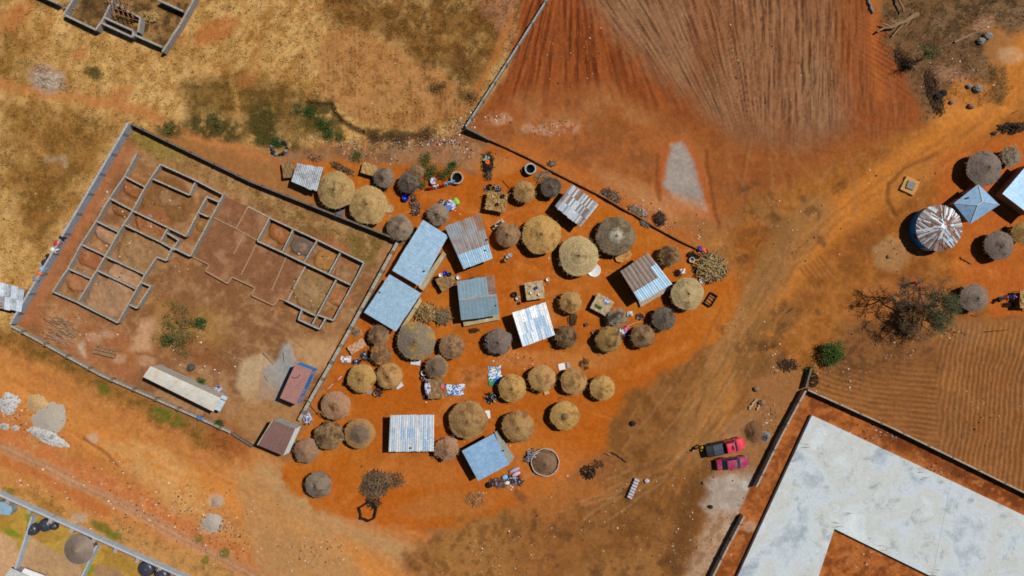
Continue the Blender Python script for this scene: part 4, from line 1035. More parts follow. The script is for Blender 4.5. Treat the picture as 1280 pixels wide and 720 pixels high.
def house(label, px, pick, h=1.75, rise=.35, kind='mono', nu=5, nv=2, apron=None, pitch=.2, cat='house', seed=0, inset=.07, wallm=None, amp=.022, ragged=.04, name='tin_roofed_house'):
    """px: roof corners as photographed, c0-c1 along the ridge or upper side, c2-c3 along the lower side"""
    wallm = wallm or PLAS
    zt = h+rise if kind == 'mono' else h
    zs = [zt, zt, h, h]
    c = [P(p[0], p[1], z) for p, z in zip(px, zs)]
    ctr = sum(c, Vector())/4
    root = thing(name, (ctr.x, ctr.y, 0), label, cat)
    if kind == 'mono':
        sheet_slope(root, c, nu, nv, pick, pitch, amp, 'roof', seed, ragged)
    else:
        r0 = c[0].lerp(c[3], .5); r1 = c[1].lerp(c[2], .5); r0.z = r1.z = h+rise
        sheet_slope(root, [r0, r1, c[1], c[0]], nu, nv, lambda i, j, r: pick(i, nv-1-j, r), pitch, amp, 'roof', seed, ragged)
        sheet_slope(root, [r0, r1, c[2], c[3]], nu, nv, lambda i, j, r: pick(i, nv+j, r), pitch, amp, 'roof', seed+1, ragged)
        mb = MB(); a, b = r0-root.location, r1-root.location; d = (b-a).normalized(); n = Vector((-d.y, d.x, 0))*.16
        up = Vector((0,0,.075)); dn = Vector((0,0,.02))
        mb.quad(a-n+dn, b-n+dn, b+up, a+up); mb.quad(a+up, b+up, b+n+dn, a+n+dn); mb.build('ridge_cap', Z['zincg'], root)
    # walls below the sheets
    ins = [bil(c, s, t)-root.location for s, t in ((inset,inset),(1-inset,inset),(1-inset,1-inset),(inset,1-inset))]
    if kind == 'mono':
        tops = [h+rise*(1-inset)-.09, h+rise*(1-inset)-.09, h+rise*inset-.09, h+rise*inset-.09]
        mb = MB(); mb.prism([p[:2] for p in ins], -.2, h, 0, tops)
    else:
        m1 = (ins[1]+ins[2])/2; m2 = (ins[3]+ins[0])/2; tr_ = h+rise-.1
        te = h+rise*inset*2-.1
        mb = MB(); mb.prism([ins[0][:2], ins[1][:2], m1[:2], m2[:2]], -.2, h, 0, [te,te,tr_,tr_]); mb.prism([m2[:2], m1[:2], ins[2][:2], ins[3][:2]], -.2, h, 0, [tr_,tr_,te,te])
    mb.build('wall', wallm, root)
    # door on the lower side, shutters on a side wall
    a, b = ins[3], ins[2]; d = Vector((b.x-a.x, b.y-a.y, 0)); L = d.length; d.normalize(); out_ = Vector((d.y, -d.x, 0))
    if (Vector((a.x+b.x, a.y+b.y, 0))).dot(out_) < 0: out_ = -out_
    an = math.atan2(d.y, d.x)
    p = Vector((a.x, a.y, 0))+d*L*.35+out_*.025
    mb = MB(); mb.box((p.x, p.y, .75), (.75, .05, 1.5), an); mb.build('door', DOORW, root)
    p = Vector((a.x, a.y, 0))+d*L*.75+out_*.025
    mb = MB(); mb.box((p.x, p.y, .95), (.6, .05, .55), an); mb.build('window_shutter', DOORW, root)
    if apron:
        pts, mat, hz = apron
        mb = MB(); mb.prism([(P(*q, hz)-root.location)[:2] for q in pts], -.2, hz); mb.build('apron', mat, root)
    return root, c

house('upper of the two sky-blue roofed houses along the compound wall, beige ledge alongside', [(528.8,275),(490.3,338),(525,358),(559.7,294.7)], lambda i,j,r: 'blue', 1.8, .25, 'mono', 4, 2, ([(554,314),(557.5,318),(529,363.5),(523,359)], BEIGE, .9), seed=1, pitch=.4, amp=.0018)
house('lower of the two sky-blue roofed houses along the compound wall, worn at its bottom corner', [(487.5,343.4),(455.5,390.5),(494.5,414),(526.5,366.9)], lambda i,j,r: 'blued' if (j == 1 or r.random() < .3) else 'blue', 1.75, .22, 'mono', 5, 2, ([(525,372),(527,377),(505,412),(499,412)], BEIGE, .7), seed=2, pitch=.4, amp=.0018)
house('house roofed in rusty grey corrugated sheets with one bright blue-white strip along its lower edge', [(556,283.4),(600,267.5),(615.6,322.8),(579.4,336)], lambda i,j,r: 'blue' if j == 2 else ('rust' if (i > 11 and j == 0) else ('rusty' if i % 2 and (j == 1 or r.random() < .5) else 'zincd')), 1.85, .35, 'mono', 15, 3, seed=3, pitch=.28, amp=.01)
house('house with a ridged teal-grey roof and one rust sheet at its corner', [(571.5,352),(617.5,344.5),(624.2,393.5),(576.6,399.7)], lambda i,j,r: 'rust' if (i == 4 and j == 0) else 'teal', 1.85, .3, 'gable', 5, 1, ([(578,398),(624,392),(624.5,399.5),(580,408)], BEIGE, .55), seed=4, pitch=.4, amp=.004)
house('house with the brightest white tin roof, in the middle of the village', [(640.3,391.3),(681.6,378),(693.2,418.4),(653.4,433.4)], lambda i,j,r: 'zincw' if r.random() < .38 or i in (0,13) or (j == 0 and i < 4) else 'zincb', 1.85, .3, 'mono', 14, 3, seed=5, pitch=.2, amp=.02)
PW = [['zinc','rust','zinc','rust','zinc','zincg'],['rust','zinc','zincg','zinc','rustg','zinc'],['zinc','rust','zincg','zincw','zinc','rust'],['rust','zinc','rust','zinc','zincg','zinc']]
house('house roofed with a patchwork of silver and rust-brown sheets, under the low mud wall', [(714.4,231),(747.8,255.6),(725.6,283.4),(693.8,257.5)], lambda i,j,r: r.choice(['zinc','rusty','zincd','rust','zincw','zincg','rustg','zinc','zincw']), 1.85, .3, 'mono', 18, 3, seed=6, pitch=.16, amp=.02, ragged=.12)
house('house with a striped brown tin roof and a bright blue sheet along its lower side', [(775.6,339),(810,316.4),(839.7,354.7),(799.8,378)], lambda i,j,r: 'blue' if j == 2 or (i > 11 and j == 1) else ('brown' if i % 2 else 'brownl'), 1.95, .4, 'mono', 15, 3, ([(798,376),(836,358),(838,362),(801,384)], rough_mat('pale_rubble', (186,170,150), (160,140,118), 4), .35), seed=7, pitch=.25, amp=.012)
house('wide house with a streaked white tin roof, left of a big tan hut', [(488,519.2),(542.5,518.8),(542,563.2),(486,564.2)], lambda i,j,r: r.choice(['zincw','zinc','zincw','zincw','zincb','zinc']), 1.8, .25, 'mono', 20, 3, seed=8, pitch=.2, amp=.02, ragged=.07)
house('square house with a plain smooth blue roof and a grey concrete apron', [(577.5,563.4),(616.9,541.9),(636.6,580.3),(598,601.2)], lambda i,j,r: 'blueplain', 1.9, .15, 'mono', 6, 1, ([(618,540),(622,538.5),(643,572),(634,583)], GREYC, .3), seed=9, pitch=.5, amp=.001, ragged=.0)
house('blotchy pale tin shelter beside the two big straw-coloured huts', [(370.6,204.5),(403.4,210.6),(395.5,238.7),(364.3,226)], lambda i,j,r: 'blot', 1.6, .15, 'mono', 5, 2, seed=10, pitch=.2, amp=.025, ragged=.12, name='tin_shelter', cat='shelter')
house('shed with a stained white tin roof against the outside of the compound west wall', [(-18,349),(30.5,362),(26.5,389.5),(-16,381)], lambda i,j,r: 'blot' if r.random() < .6 else 'zinc', 1.3, .15, 'mono', 6, 2, seed=11, pitch=.2, amp=.025, ragged=.1, name='tin_shed', cat='shed')
house('plain blue roofed house cut off by the right edge of the picture', [(1253,242),(1289,200),(1330,232),(1292,272)], lambda i,j,r: 'blueplain', 2.0, .12, 'mono', 5, 1, seed=12, pitch=.5, amp=.001, ragged=.0)
house('grey house with a pale roof corner at the very bottom left edge', [(-14,748),(14,710),(40,722),(12,762)], lambda i,j,r: 'strip', 1.4, .2, 'mono', 5, 2, seed=13, wallm=rough_mat('grey_plaster', (150,146,150), (132,128,132), 2))
# white sheets stacked beside that corner
def boardpile(name, u, v, w_, d_, rz, mats, label, cat, n=3, z0=.0, th=.05):
    c = P(u, v); r_ = random.Random(int(u)); mb = MB()
    for k in range(n): mb.box((r_.uniform(-.1,.1), r_.uniform(-.1,.1), z0+th*(k+.5)+.002*k), (w_*(1-.05*k), d_*(1-.04*k), th*.9), rz+r_.uniform(-.08,.08), k % len(mats))
    return tag(mb.build(name, mats, None, (c.x, c.y, 0)), label, cat)
WHT = plain('white_paint', (226,228,230), .5); RED = plain('red_paint', (190,44,50), .5); GRY = plain('grey_paint', (150,154,160), .5); BLK_ = plain('black_plastic', (34,36,42), .4); BLUEP = plain('blue_plastic', (46,120,190), .4)
vp = thing('white_canopy', tuple(P(48,721)), 'white rounded canopy with a red mark, half cut off at the bottom left', 'canopy')
mb = MB()
for k in range(9):
    a0 = PI*k/9; a1 = PI*(k+1)/9
    mb.quad((-1.5, -1.0*math.cos(a0), .9+.35*math.sin(a0)), (-1.5, -1.0*math.cos(a1), .9+.35*math.sin(a1)), (1.1, -1.0*math.cos(a1), .9+.35*math.sin(a1)), (1.1, -1.0*math.cos(a0), .9+.35*math.sin(a0)))
cv = mb.build('cover', WHT, vp); cv.modifiers.new('thickness','SOLIDIFY').thickness = .03
cv.rotation_euler[2] = -.35
for x, y in ((-1.4,-.9),(1.0,-.9),(-1.4,.9),(1.0,.9)):
    mb = MB(); mb.tube([(x*math.cos(.35)+y*math.sin(.35), -x*math.sin(.35)+y*math.cos(.35), -.1),(x*math.cos(.35)+y*math.sin(.35), -x*math.sin(.35)+y*math.cos(.35), .95)], .035, 6); mb.build('post', GRY, vp)
mb = MB(); mb.box((.95,-.6,1.20), (.35,.25,.02), -.3); mb.build('emblem', RED, vp)

# pyramid roof
def hip_house(label, px, h, rise, mat):
    c = [P(*p, h) for p in px]; ctr = sum(c, Vector())/4
    root = thing('tin_roofed_house', (ctr.x, ctr.y, 0), label, 'house')
    L = [q-root.location for q in c]
    m1 = (L[0]+L[1])/2; m2 = (L[2]+L[3])/2
    r0 = m1.lerp(m2, .42); r1 = m1.lerp(m2, .60); r0.z = r1.z = h+rise
    for f in ((L[0],L[1],r0), (L[2],L[3],r1), (L[1],L[2],r1,r0), (L[3],L[0],r0,r1)):
        mb = MB(); n = len(mb.v); mb.v += [tuple(p) for p in f]; mb.f.append(tuple(range(len(f)))); mb.m.append(0)
        o = mb.build('roof_slope', mat, root); s = o.modifiers.new('thickness','SOLIDIFY'); s.thickness = .02
    for a, b in ((L[0],r0),(L[1],r0),(L[2],r1),(L[3],r1),(r0,r1)):
        mb = MB(); mb.tube([a+Vector((0,0,.03)), b+Vector((0,0,.03))], .05, 6); mb.build('ridge_cap', Z['strip'], root)
    mb = MB(); mb.prism([tuple(q*.88)[:2] for q in L], -.2, h-.03); mb.build('wall', PLAS, root)
    a, b = L[0]*.88, L[3]*.88; d = Vector((b.x-a.x,b.y-a.y,0)).normalized(); p = (a+b)/2; n = Vector((p.x,p.y,0)).normalized()*.03
    mb = MB(); mb.box((p.x+n.x, p.y+n.y, .75), (.75,.06,1.5), math.atan2(d.y,d.x)); mb.build('door', DOORW, root)
    return root
hip_house('small house with a four-sided blue roof beside the round patchwork roof', [(1222.5,230.3),(1249,256),(1212.5,280),(1192,254.5)], 1.9, .85, Z['blueplain'])

# round blue house with a wheel of sheets
h = 1.7; c = P(1173.7,285,h); rh = thing('round_house', (c.x, c.y, 0), 'round bright blue walled house under a wheel of silver and rusty sheets, on the right', 'house')
BLUW = rough_mat('blue_wall_paint', (30,122,196), (46,140,212), 2.0, (70,150,214), rough=.7)
Rr = 29*S*(1-h/H)
mb = MB(); mb.lathe([(Rr*.95,-.2),(Rr*.95,1.0),(Rr*.94,h+.02)], 48); mb.build('wall', BLUW, rh, smooth=True)
mb = MB(); mb.box((-Rr*.95*.35, -Rr*.95*.937, .75), (.8,.08,1.5), -.36); mb.build('door', plain('pale_door', (150,190,210), .6), rh)
mb = MB(); mb.box((-Rr*.955*.93, -Rr*.955*.37, 1.0), (.06,.6,.5), .38); mb.build('window_shutter', DOORW, rh)
r_ = random.Random(5); zm = [Z['zinc'], Z['rust'], Z['zincg'], Z['zincw'], Z['rust'], Z['zinc'], Z['rustg'], Z['strip']]
def cone_z(x, y): return h+1.0*(1-math.hypot(x, y)/Rr)
mb = MB()
base_m = 4
n = 64; ringn = 6
for i in range(ringn):
    for k in range(n):
        r0, r1 = Rr*i/ringn, Rr*(i+1)/ringn; a0, a1 = 2*PI*k/n, 2*PI*(k+1)/n
        f = lambda r, a: (r*math.cos(a), r*math.sin(a), h+1.0*(1-r/Rr)-.03)
        if i == 0: mb.tri(f(0,0), f(r1,a0), f(r1,a1), 4)
        else: mb.quad(f(r0,a0), f(r1,a0), f(r1,a1), f(r0,a1), 4)
# strips lying at their own angle in each sector, like the photo's criss-cross of long sheets
for k in range(150):
    a = r_.random()*2*PI; r = Rr*math.sqrt(r_.uniform(.01, .98)); x, y = r*math.cos(a), r*math.sin(a)
    sect = (a % (2*PI))
    d = -.72+r_.gauss(0,.05) if (abs(((a+.72+PI/2) % PI)-PI/2) < .75 and r_.random() < .85) else a+r_.gauss(0,.06)
    L_ = r_.uniform(.6,1.9); wdt = r_.uniform(.08,.3); mi = r_.choice((0,3,0,2,1,6,4,0,2))
    dv = Vector((math.cos(d), math.sin(d))); sv = Vector((-dv.y, dv.x)); lift = .012+.0022*(k % 30)
    pts = []
    nseg = 4; ok = True
    for q in range(nseg+1):
        for s in (-1, 1):
            p = Vector((x, y))+dv*L_*(q/nseg-.5)+sv*s*wdt/2
            l = p.length
            if l > Rr*1.005: p *= Rr*1.005/l
            pts.append((p.x, p.y, cone_z(p.x, p.y)+lift))
    b0 = len(mb.v); mb.v += pts
    for q in range(nseg): mb.f.append((b0+2*q, b0+2*q+1, b0+2*q+3, b0+2*q+2)); mb.m.append(mi)
mb.build('roof', zm, rh)

# ------------------------------------------------------------------ cabins and kiosk
def cabin(label, px, h, roofm, wallm, name, cat, side=None, trim=None, camber=.12, eave=.06, nseg=8):
    c = [P(*p, h) for p in px]; ctr = sum(c, Vector())/4; root = thing(name, (ctr.x, ctr.y, 0), label, cat)
    L = [q-root.location for q in c]
    mb = MB(); mb.prism([tuple(q*.97)[:2] for q in L], .12, h-.05); mb.build('body', wallm, root)
    mb = MB(); nu = 2*max(4, nseg)
    V0 = len(mb.v)
    for s in range(nu+1):
        for t in range(7):
            w_ = (L[0].lerp(L[1], s/nu)).lerp(L[3].lerp(L[2], s/nu), t/6); z = h+camber*(1-(t/3-1)**2)+.012*(s % 2)
            mb.v.append((w_.x, w_.y, z))
    for s in range(nu):
        for t in range(6):
            a = V0+s*7+t; mb.f.append((a, a+7, a+8, a+1)); mb.m.append(0)
    o = mb.build('roof', roofm, root); o.modifiers.new('thickness','SOLIDIFY').thickness = .04
    for q in L:
        mb = MB(); mb.box((q.x*.9, q.y*.9, .02), (.35,.35,.26), .4); mb.build('foot_block', BLK, root)
    return root, L
WROOF = tin_mat('cabin_white', (204,200,188), (220,216,204), (196,182,152), .6, .5, .05, .7)
cb, L = cabin('long white box cabin lying beside the south wall inside the compound', [(188.5,457.5),(276,497.5),(267,514.5),(179,471)], 2.3, WROOF, rough_mat('cabin_wall', (190,186,176), (170,166,156), 1.5), 'white_cabin', 'cabin', nseg=10, camber=.06)
GLAS = tin_mat('plastic_sheet', (170,190,200), (200,214,220), (120,150,170), .6, .3, .0, 3)
mb = MB()
for k, (t, s) in enumerate(((.0,.2),(.3,.25),(.55,.2),(.8,.2))):
    p = L[1].lerp(L[2], t+.1); mb.box((p.x+.35, p.y+.15, 2.0+.02*k), (.75,.45,.02), -.42, tilt=.25)
mb.build('plastic_awning', GLAS, cb)
kb, L = cabin('pink-roofed kiosk with a bright blue front wall, on the grey cement patch inside the compound', [(369.5,454.5),(390.5,462.5),(370.5,506),(350,497.5)], 2.2, Z['pink'], rough_mat('kiosk_blue', (36,126,206), (52,144,222), 2.0, (60,150,220)), 'kiosk', 'kiosk', nseg=14, camber=.05)
a, b = L[1]*.985, L[2]*.985; d = Vector((b.x-a.x,b.y-a.y,0)); Ln = d.length; d.normalize(); nn = Vector((-d.y, d.x, 0))
if Vector((a.x+b.x,a.y+b.y,0)).dot(nn) < 0: nn = -nn
ORP = plain('orange_paint', (222,150,84), .6)
for t, w_, z, hh in ((.10,.5,1.2,.9),(.62,.6,1.5,.6),(.86,.7,1.0,1.2)):
    p = Vector((a.x,a.y,0))+d*Ln*t+nn*.03; mb = MB(); mb.box((p.x,p.y,z), (w_,.03,hh), math.atan2(d.y,d.x)); mb.build('painted_panel', ORP, kb)
mb = MB(); 
for k in range(12):
    p = Vector((a.x,a.y,0))+d*Ln*(k+.5)/12+nn*.06; mb.box((p.x,p.y,1.2), (.05,.06,2.0), math.atan2(d.y,d.x))
mb.build('wall_ribs', MATS['kiosk_blue'], kb)
mb = MB(); mb.tube([(-.5,.9,2.31),(-.2,.75,2.31),(.3,.85,2.31),(.5,1.2,2.3)], .04, 5); mb.build('cable', BLK_, kb)
cb2, L = cabin('dull brown-roofed cabin with a pale side, at the south corner of the compound', [(341,525),(369,536),(354,569.5),(322,556)], 2.2, Z['mauve'], rough_mat('pale_grey_wall', (176,180,174), (158,162,156), 1.6), 'brown_cabin', 'cabin', nseg=6, camber=.05)
CREAM = plain('cream_trim', (196,178,150), .6)
mb = MB(); mb.tube([L[0]+Vector((0,0,.03)), L[3]+Vector((0,0,.03))], .07, 6); mb.build('edge_trim', CREAM, cb2)
mb = MB(); a, b = L[1], L[2]; mb.quad(a+Vector((0,0,-.02)), b+Vector((0,0,-.02)), b+Vector((.62,.30,-.35)), a+Vector((.62,.30,-.35))); o = mb.build('side_awning', Z['strip'], cb2); o.modifiers.new('thickness','SOLIDIFY').thickness = .03

# brown cone roof gazebo and tanks at bottom left
hz = 1.3; c = P(98.5,687,hz); gz = thing('cone_roof_hut', (c.x,c.y,0), 'smooth brown cone-roofed round hut between the two dividing walls at the bottom left', 'hut')
mb = MB(); mb.lathe([(1.78,hz),(1.80,hz+.05),(.9,hz+.42),(.06,hz+.8)], 40); mb.build('roof', tin_mat('brown_sheet_cone', (128,110,96), (146,128,112), (112,92,80), .62, .5, .1, 1.2), gz, smooth=False)
mb = MB(); mb.lathe([(1.45,-.2),(1.45,hz)], 32); mb.build('wall', HWALL, gz, smooth=True)
mb = MB(); mb.tube([P(0,0)*0+Vector((1.83*math.cos(a), 1.83*math.sin(a), hz+.02)) for a in [2*PI*k/40 for k in range(41)]], .035, 6); mb.build('eave_ring', GRY, gz)
TANK = plain('tank_black', (58,62,72), .35, spec=.5)
def tank(u, v, r, hh, label):
    c = P(u, v, hh); root = thing('water_tank', (c.x,c.y,0), label, 'tank'); R = r*S*(1-hh/H)
    mb = MB(); prof = [(R*.96,-.1)]
    for k in range(7): prof += [(R*(1.0 if k % 2 else .94), .1+(hh-.35)*k/7)]
    prof += [(R*.96,hh-.28),(R*.8,hh-.1),(R*.35,hh)]
    mb.lathe(prof, 28); mb.build('body', TANK, root, smooth=True)
    mb = MB(); mb.lathe([(R*.32,hh-.03),(R*.33,hh+.05),(R*.2,hh+.09)], 18); mb.build('lid', TANK, root, smooth=True)
    return root
tank(37.5,663.5,7.4,.9,'smaller round black water tank, leftmost of the tanks at the bottom left wall')
tank(53.5,658,8.2,1.0,'bigger black water tank right beside the smaller one at the bottom left wall')
tank(65.5,659,5.0,.6,'smallest dark tank squeezed right of the pair of black tanks')
tank(180.5,713,10.0,1.0,'large black water tank at the bottom edge, left one of the lower pair')
tank(200,721,9.0,1.0,'black water tank cut by the bottom edge, right one of the lower pair')
c = P(6,635,1.2); bt = thing('blue_cover', (c.x,c.y,0), 'pale blue rounded lean-to roof at the left edge, inside the plastered wall', 'roof')
mb = MB(); pts = [(-1.5,-.7),(.6,-.95),(.85,-.4),(.7,.2),(-.3,.75),(-1.5,.8)]; mb.prism([(x*.9,y*.9) for x,y in pts], -.1, 1.1); mb.build('base', GREYC, bt)
mb = MB(); mb.prism(pts, 1.1, 1.2, batter=.06); mb.build('roof', Z['blued'], bt)

for u, v, z, l in [(530,339,1.9,'small dark stone weighing down the upper sky-blue roof'),(474.6,365.5,1.95,'small dark stone weighing down the lower sky-blue roof'),(619.3,382,1.95,'small dark stone on the teal-grey roof'),(608.5,299.5,2.1,'small dark stone higher up on the rusty grey roof'),(606.5,313.2,1.9,'small dark stone on the blue-white strip of the rusty grey roof'),(1209.5,247.5,2.25,'small dark stone on the four-sided blue roof'),(629,563,1.98,'small dark stone on the plain smooth blue roof'),(513.5,560,1.9,'small dark stone near the lower edge of the wide streaked white roof')]:
    c = P(u, v, z); mb = MB(); mb.lump((0,0,z+.08), (.15,.11,.10), 8, 6, .2, 0, int(u)); tag(mb.build('roof_stone', STONEW, None, (c.x,c.y,0)), l, 'stone')
# ------------------------------------------------------------------ vehicles
GLASS = plain('car_glass', (34,56,68), .12, spec=.6, var=.05); TYRE = plain('tyre_rubber', (28,28,28), .85); RIM = plain('wheel_rim', (150,152,156), .35, .6)
LAMP = plain('lamp_glass', (190,184,180), .15); TAIL = plain('tail_lamp', (150,20,24), .3); DARKP = plain('dark_trim', (24,24,28), .5)
def carpaint(name, c):
    m, nt, b = newmat(name, .38, .0, .5); gv = gcoord(nt); pc = ramp(nt, noise(nt, gv, 3, 4, .7), [(.3, tuple(x*.85 for x in lin(*c))), (.7, tuple(min(1,x*1.1) for x in lin(*c)))]); du = ramp(nt, noise(nt, gv, 1.7, 5, .75), [(.48, (0,0,0)), (.7, (.4,.4,.4))]); nt.links.new(mixc(nt, du, pc, lin(190,140,100)), b.inputs['Base Color'])
    b.inputs['Coat Weight'].default_value = .35; b.inputs['Coat Roughness'].default_value = .12; return m
def loft(mb, secs, m=0):
    """secs: list of rings (same length) of points along x"""
    b = len(mb.v); n = len(secs[0])
    for s in secs: mb.v += s
    for i in range(len(secs)-1):
        for k in range(n):
            k2 = (k+1) % n; mb.f.append((b+i*n+k, b+i*n+k2, b+(i+1)*n+k2, b+(i+1)*n+k)); mb.m.append(m)
    mb.f.append(tuple(b+k for k in range(n-1,-1,-1))); mb.m.append(m)
    e = b+(len(secs)-1)*n; mb.f.append(tuple(e+k for k in range(n))); mb.m.append(m)
def ring(x, w, z0, z1, c=.12): # rounded rectangle section, slightly tumbled at the top
    return [(x,-w+.06,z0),(x,-w,z0+.12),(x,-w,(z0+z1)/2),(x,-w+c*.4,z1-c*.5),(x,-w+c*1.3,z1),(x,0,z1+.025),(x,w-c*1.3,z1),(x,w-c*.4,z1-c*.5),(x,w,(z0+z1)/2),(x,w,z0+.12),(x,w-.06,z0)]
def cab_ring(x, w0, w1, z0, z1): return [(x,-w0,z0),(x,-(w0+w1)/2-.03,(z0+z1)/2),(x,-w1,z1-.04),(x,-w1+.12,z1),(x,0,z1+.03),(x,w1-.12,z1),(x,w1,z1-.04),(x,(w0+w1)/2+.03,(z0+z1)/2),(x,w0,z0)]
def wheels(root, xs, w, r):
    for x in xs:
        for s in (-1, 1):
            mb = MB(); cy = s*(w-.10)
            pr = [(r*.62,-.11),(r*.94,-.11),(r,-.06),(r,.06),(r*.94,.11),(r*.62,.11)]
            n = 20; b = len(mb.v)
            for (q, yy) in pr:
                for k in range(n): t = 2*PI*k/n; mb.v.append((x+q*math.cos(t), cy+yy, r+q*math.sin(t)))
            for i in range(len(pr)-1):
                for k in range(n): mb.f.append((b+i*n+k, b+i*n+(k+1)%n, b+(i+1)*n+(k+1)%n, b+(i+1)*n+k)); mb.m.append(0)
            wh = mb.build('tyre', TYRE, root, smooth=True)
            mb = MB(); n = 14
            mb.v += [(x+r*.62*math.cos(2*PI*k/n), cy+s*.08, r+r*.62*math.sin(2*PI*k/n)) for k in range(n)]+[(x+r*.62*math.cos(2*PI*k/n), cy-s*.08, r+r*.62*math.sin(2*PI*k/n)) for k in range(n)]
            mb.f += [tuple(range(n)), tuple(range(2*n-1, n-1, -1))]+[(k,(k+1)%n,n+(k+1)%n,n+k) for k in range(n)]; mb.m += [0]*(n+2)
            mb.build('rim', RIM, wh)
def vehicle(u, v, ang, paint, label, cat, kind, bedm=None):
    c = P(u, v, .9); root = thing('pickup_truck' if kind == 'pickup' else 'sedan_car', (c.x,c.y,0), label, cat, rz=ang); root.scale = (.95,.88,.95)
    if kind == 'pickup':
        Lh = 2.62; W = .90
        mb = MB(); loft(mb, [ring(-.05,W,.42,1.02), ring(.9,W,.4,1.04), ring(1.25,W,.4,1.03), ring(1.9,W*.97,.4,1.0), ring(2.25,W*.90,.4,.94), ring(2.48,W*.78,.42,.84), ring(2.62,W*.60,.45,.66)]); mb.build('body', paint, root, smooth=False)
        mb = MB(); loft(mb, [ring(-2.62,W*.94,.45,.96), ring(-2.52,W*.98,.44,1.0), ring(-.10,W,.42,1.02)]); bed = mb.build('cargo_bed', bedm or DARKP, root)
        mb = MB(); loft(mb, [[(x,-.74,1.03),(x,-.70,1.10),(x,0,1.13),(x,.70,1.10),(x,.74,1.03)] for x in (-1.65,-.16)]); mb.build('bed_cover', plain('bed_cover_grey', (58,66,80), .45), bed)
        cabx = [-.06,.02,.95,1.52]; zr = 1.66; rx0, rx1 = .03, .98
        cw = (.84,.66)
    else:
        Lh = 2.15; W = .82
        mb = MB(); loft(mb, [ring(-2.15,W*.66,.42,.70), ring(-2.05,W*.84,.36,.84), ring(-1.6,W*.98,.32,.90), ring(-1.0,W,.3,.92), ring(.6,W,.3,.92), ring(1.0,W,.3,.90), ring(1.6,W*.95,.32,.83), ring(1.92,W*.84,.36,.73), ring(2.10,W*.64,.38,.62), ring(2.16,W*.48,.42,.54)]); mb.build('body', paint, root)
        cabx = [-1.42,-.82,.28,.92]; zr = 1.40; rx0, rx1 = -.85, .32
        cw = (.76,.60)
    bt = 1.0 if kind == 'pickup' else .90
    mb = MB(); loft(mb, [cab_ring(cabx[0],cw[0],cw[0]*.92,bt,bt+.05), cab_ring(cabx[1],cw[0],cw[1],bt,zr-.01), cab_ring(cabx[2],cw[0],cw[1],bt,zr-.02), cab_ring(cabx[3],cw[0],cw[0]*.92,bt,bt+.05)]); mb.build('windows', GLASS, root)
    mb = MB(); loft(mb, [[(x,-w_,z),(x,-w_+.1,z+.045),(x,0,z+.07),(x,w_-.1,z+.045),(x,w_,z)] for x, w_, z in ((rx0-.05,cw[1]-.02,zr-.035),(rx0+.1,cw[1]+.012,zr-.01),(rx1-.1,cw[1]+.012,zr-.015),(rx1+.03,cw[1]-.02,zr-.04))]); rf = mb.build('roof', paint, root)
    if kind == 'pickup':
        mb = MB(); mb.box((.72,0,zr+.068), (.30,.62,.012)); mb.build('sunroof', GLASS, rf)
    for s in (-1,1):  # pillars, mirrors, lamps
        mb = MB(); mb.tube([(cabx[3]-.03, s*(cw[0]-.03), bt+.06),(cabx[2]+.02, s*(cw[1]+.01), zr-.03)], .035, 6); mb.tube([(cabx[0]+.02, s*(cw[0]-.03), bt+.06),(cabx[1]-.01, s*(cw[1]+.01), zr-.03)], .04, 6); mb.tube([((rx0+rx1)/2, s*(cw[0]+.0), bt+.02),((rx0+rx1)/2, s*(cw[1]+.015), zr-.03)], .035, 6); mb.build('pillar', paint, root)
        mb = MB(); mb.box((cabx[3]-.28, s*(W+.09), bt+.08), (.12,.2,.13)); mb.build('mirror', paint, root)
        mb = MB(); mb.box((Lh-.30, s*W*.70, .66 if kind != 'pickup' else .80), (.22,.2,.10), -s*.6); mb.build('headlight', LAMP, root)
        mb = MB(); mb.box((-Lh+.02, s*W*.74, .74 if kind != 'pickup' else .8), (.08,.16,.18)); mb.build('tail_light', TAIL, root)
    mb = MB(); mb.box((Lh-.02,0,.46), (.10,W*1.0,.16)); mb.build('front_bumper', DARKP if kind == 'pickup' else paint, root)
    mb = MB(); mb.box((-Lh-.0,0,.48), (.12,W*1.6,.15)); mb.build('rear_bumper', DARKP if kind == 'pickup' else paint, root)
    wheels(root, (-1.55,1.62) if kind == 'pickup' else (-1.3,1.32), W, .36 if kind == 'pickup' else .31)
    return root
vehicle(907.2,559.6,math.radians(13.0),carpaint('red_car_paint', (228,28,70)),'bright red pickup truck with a dark covered cargo bed, parked by the slab plot wall','pickup truck','pickup')
vehicle(916.5,579.6,math.radians(6.5),carpaint('maroon_car_paint', (158,36,88)),'purplish-maroon sedan parked alongside the red pickup','car','sedan')

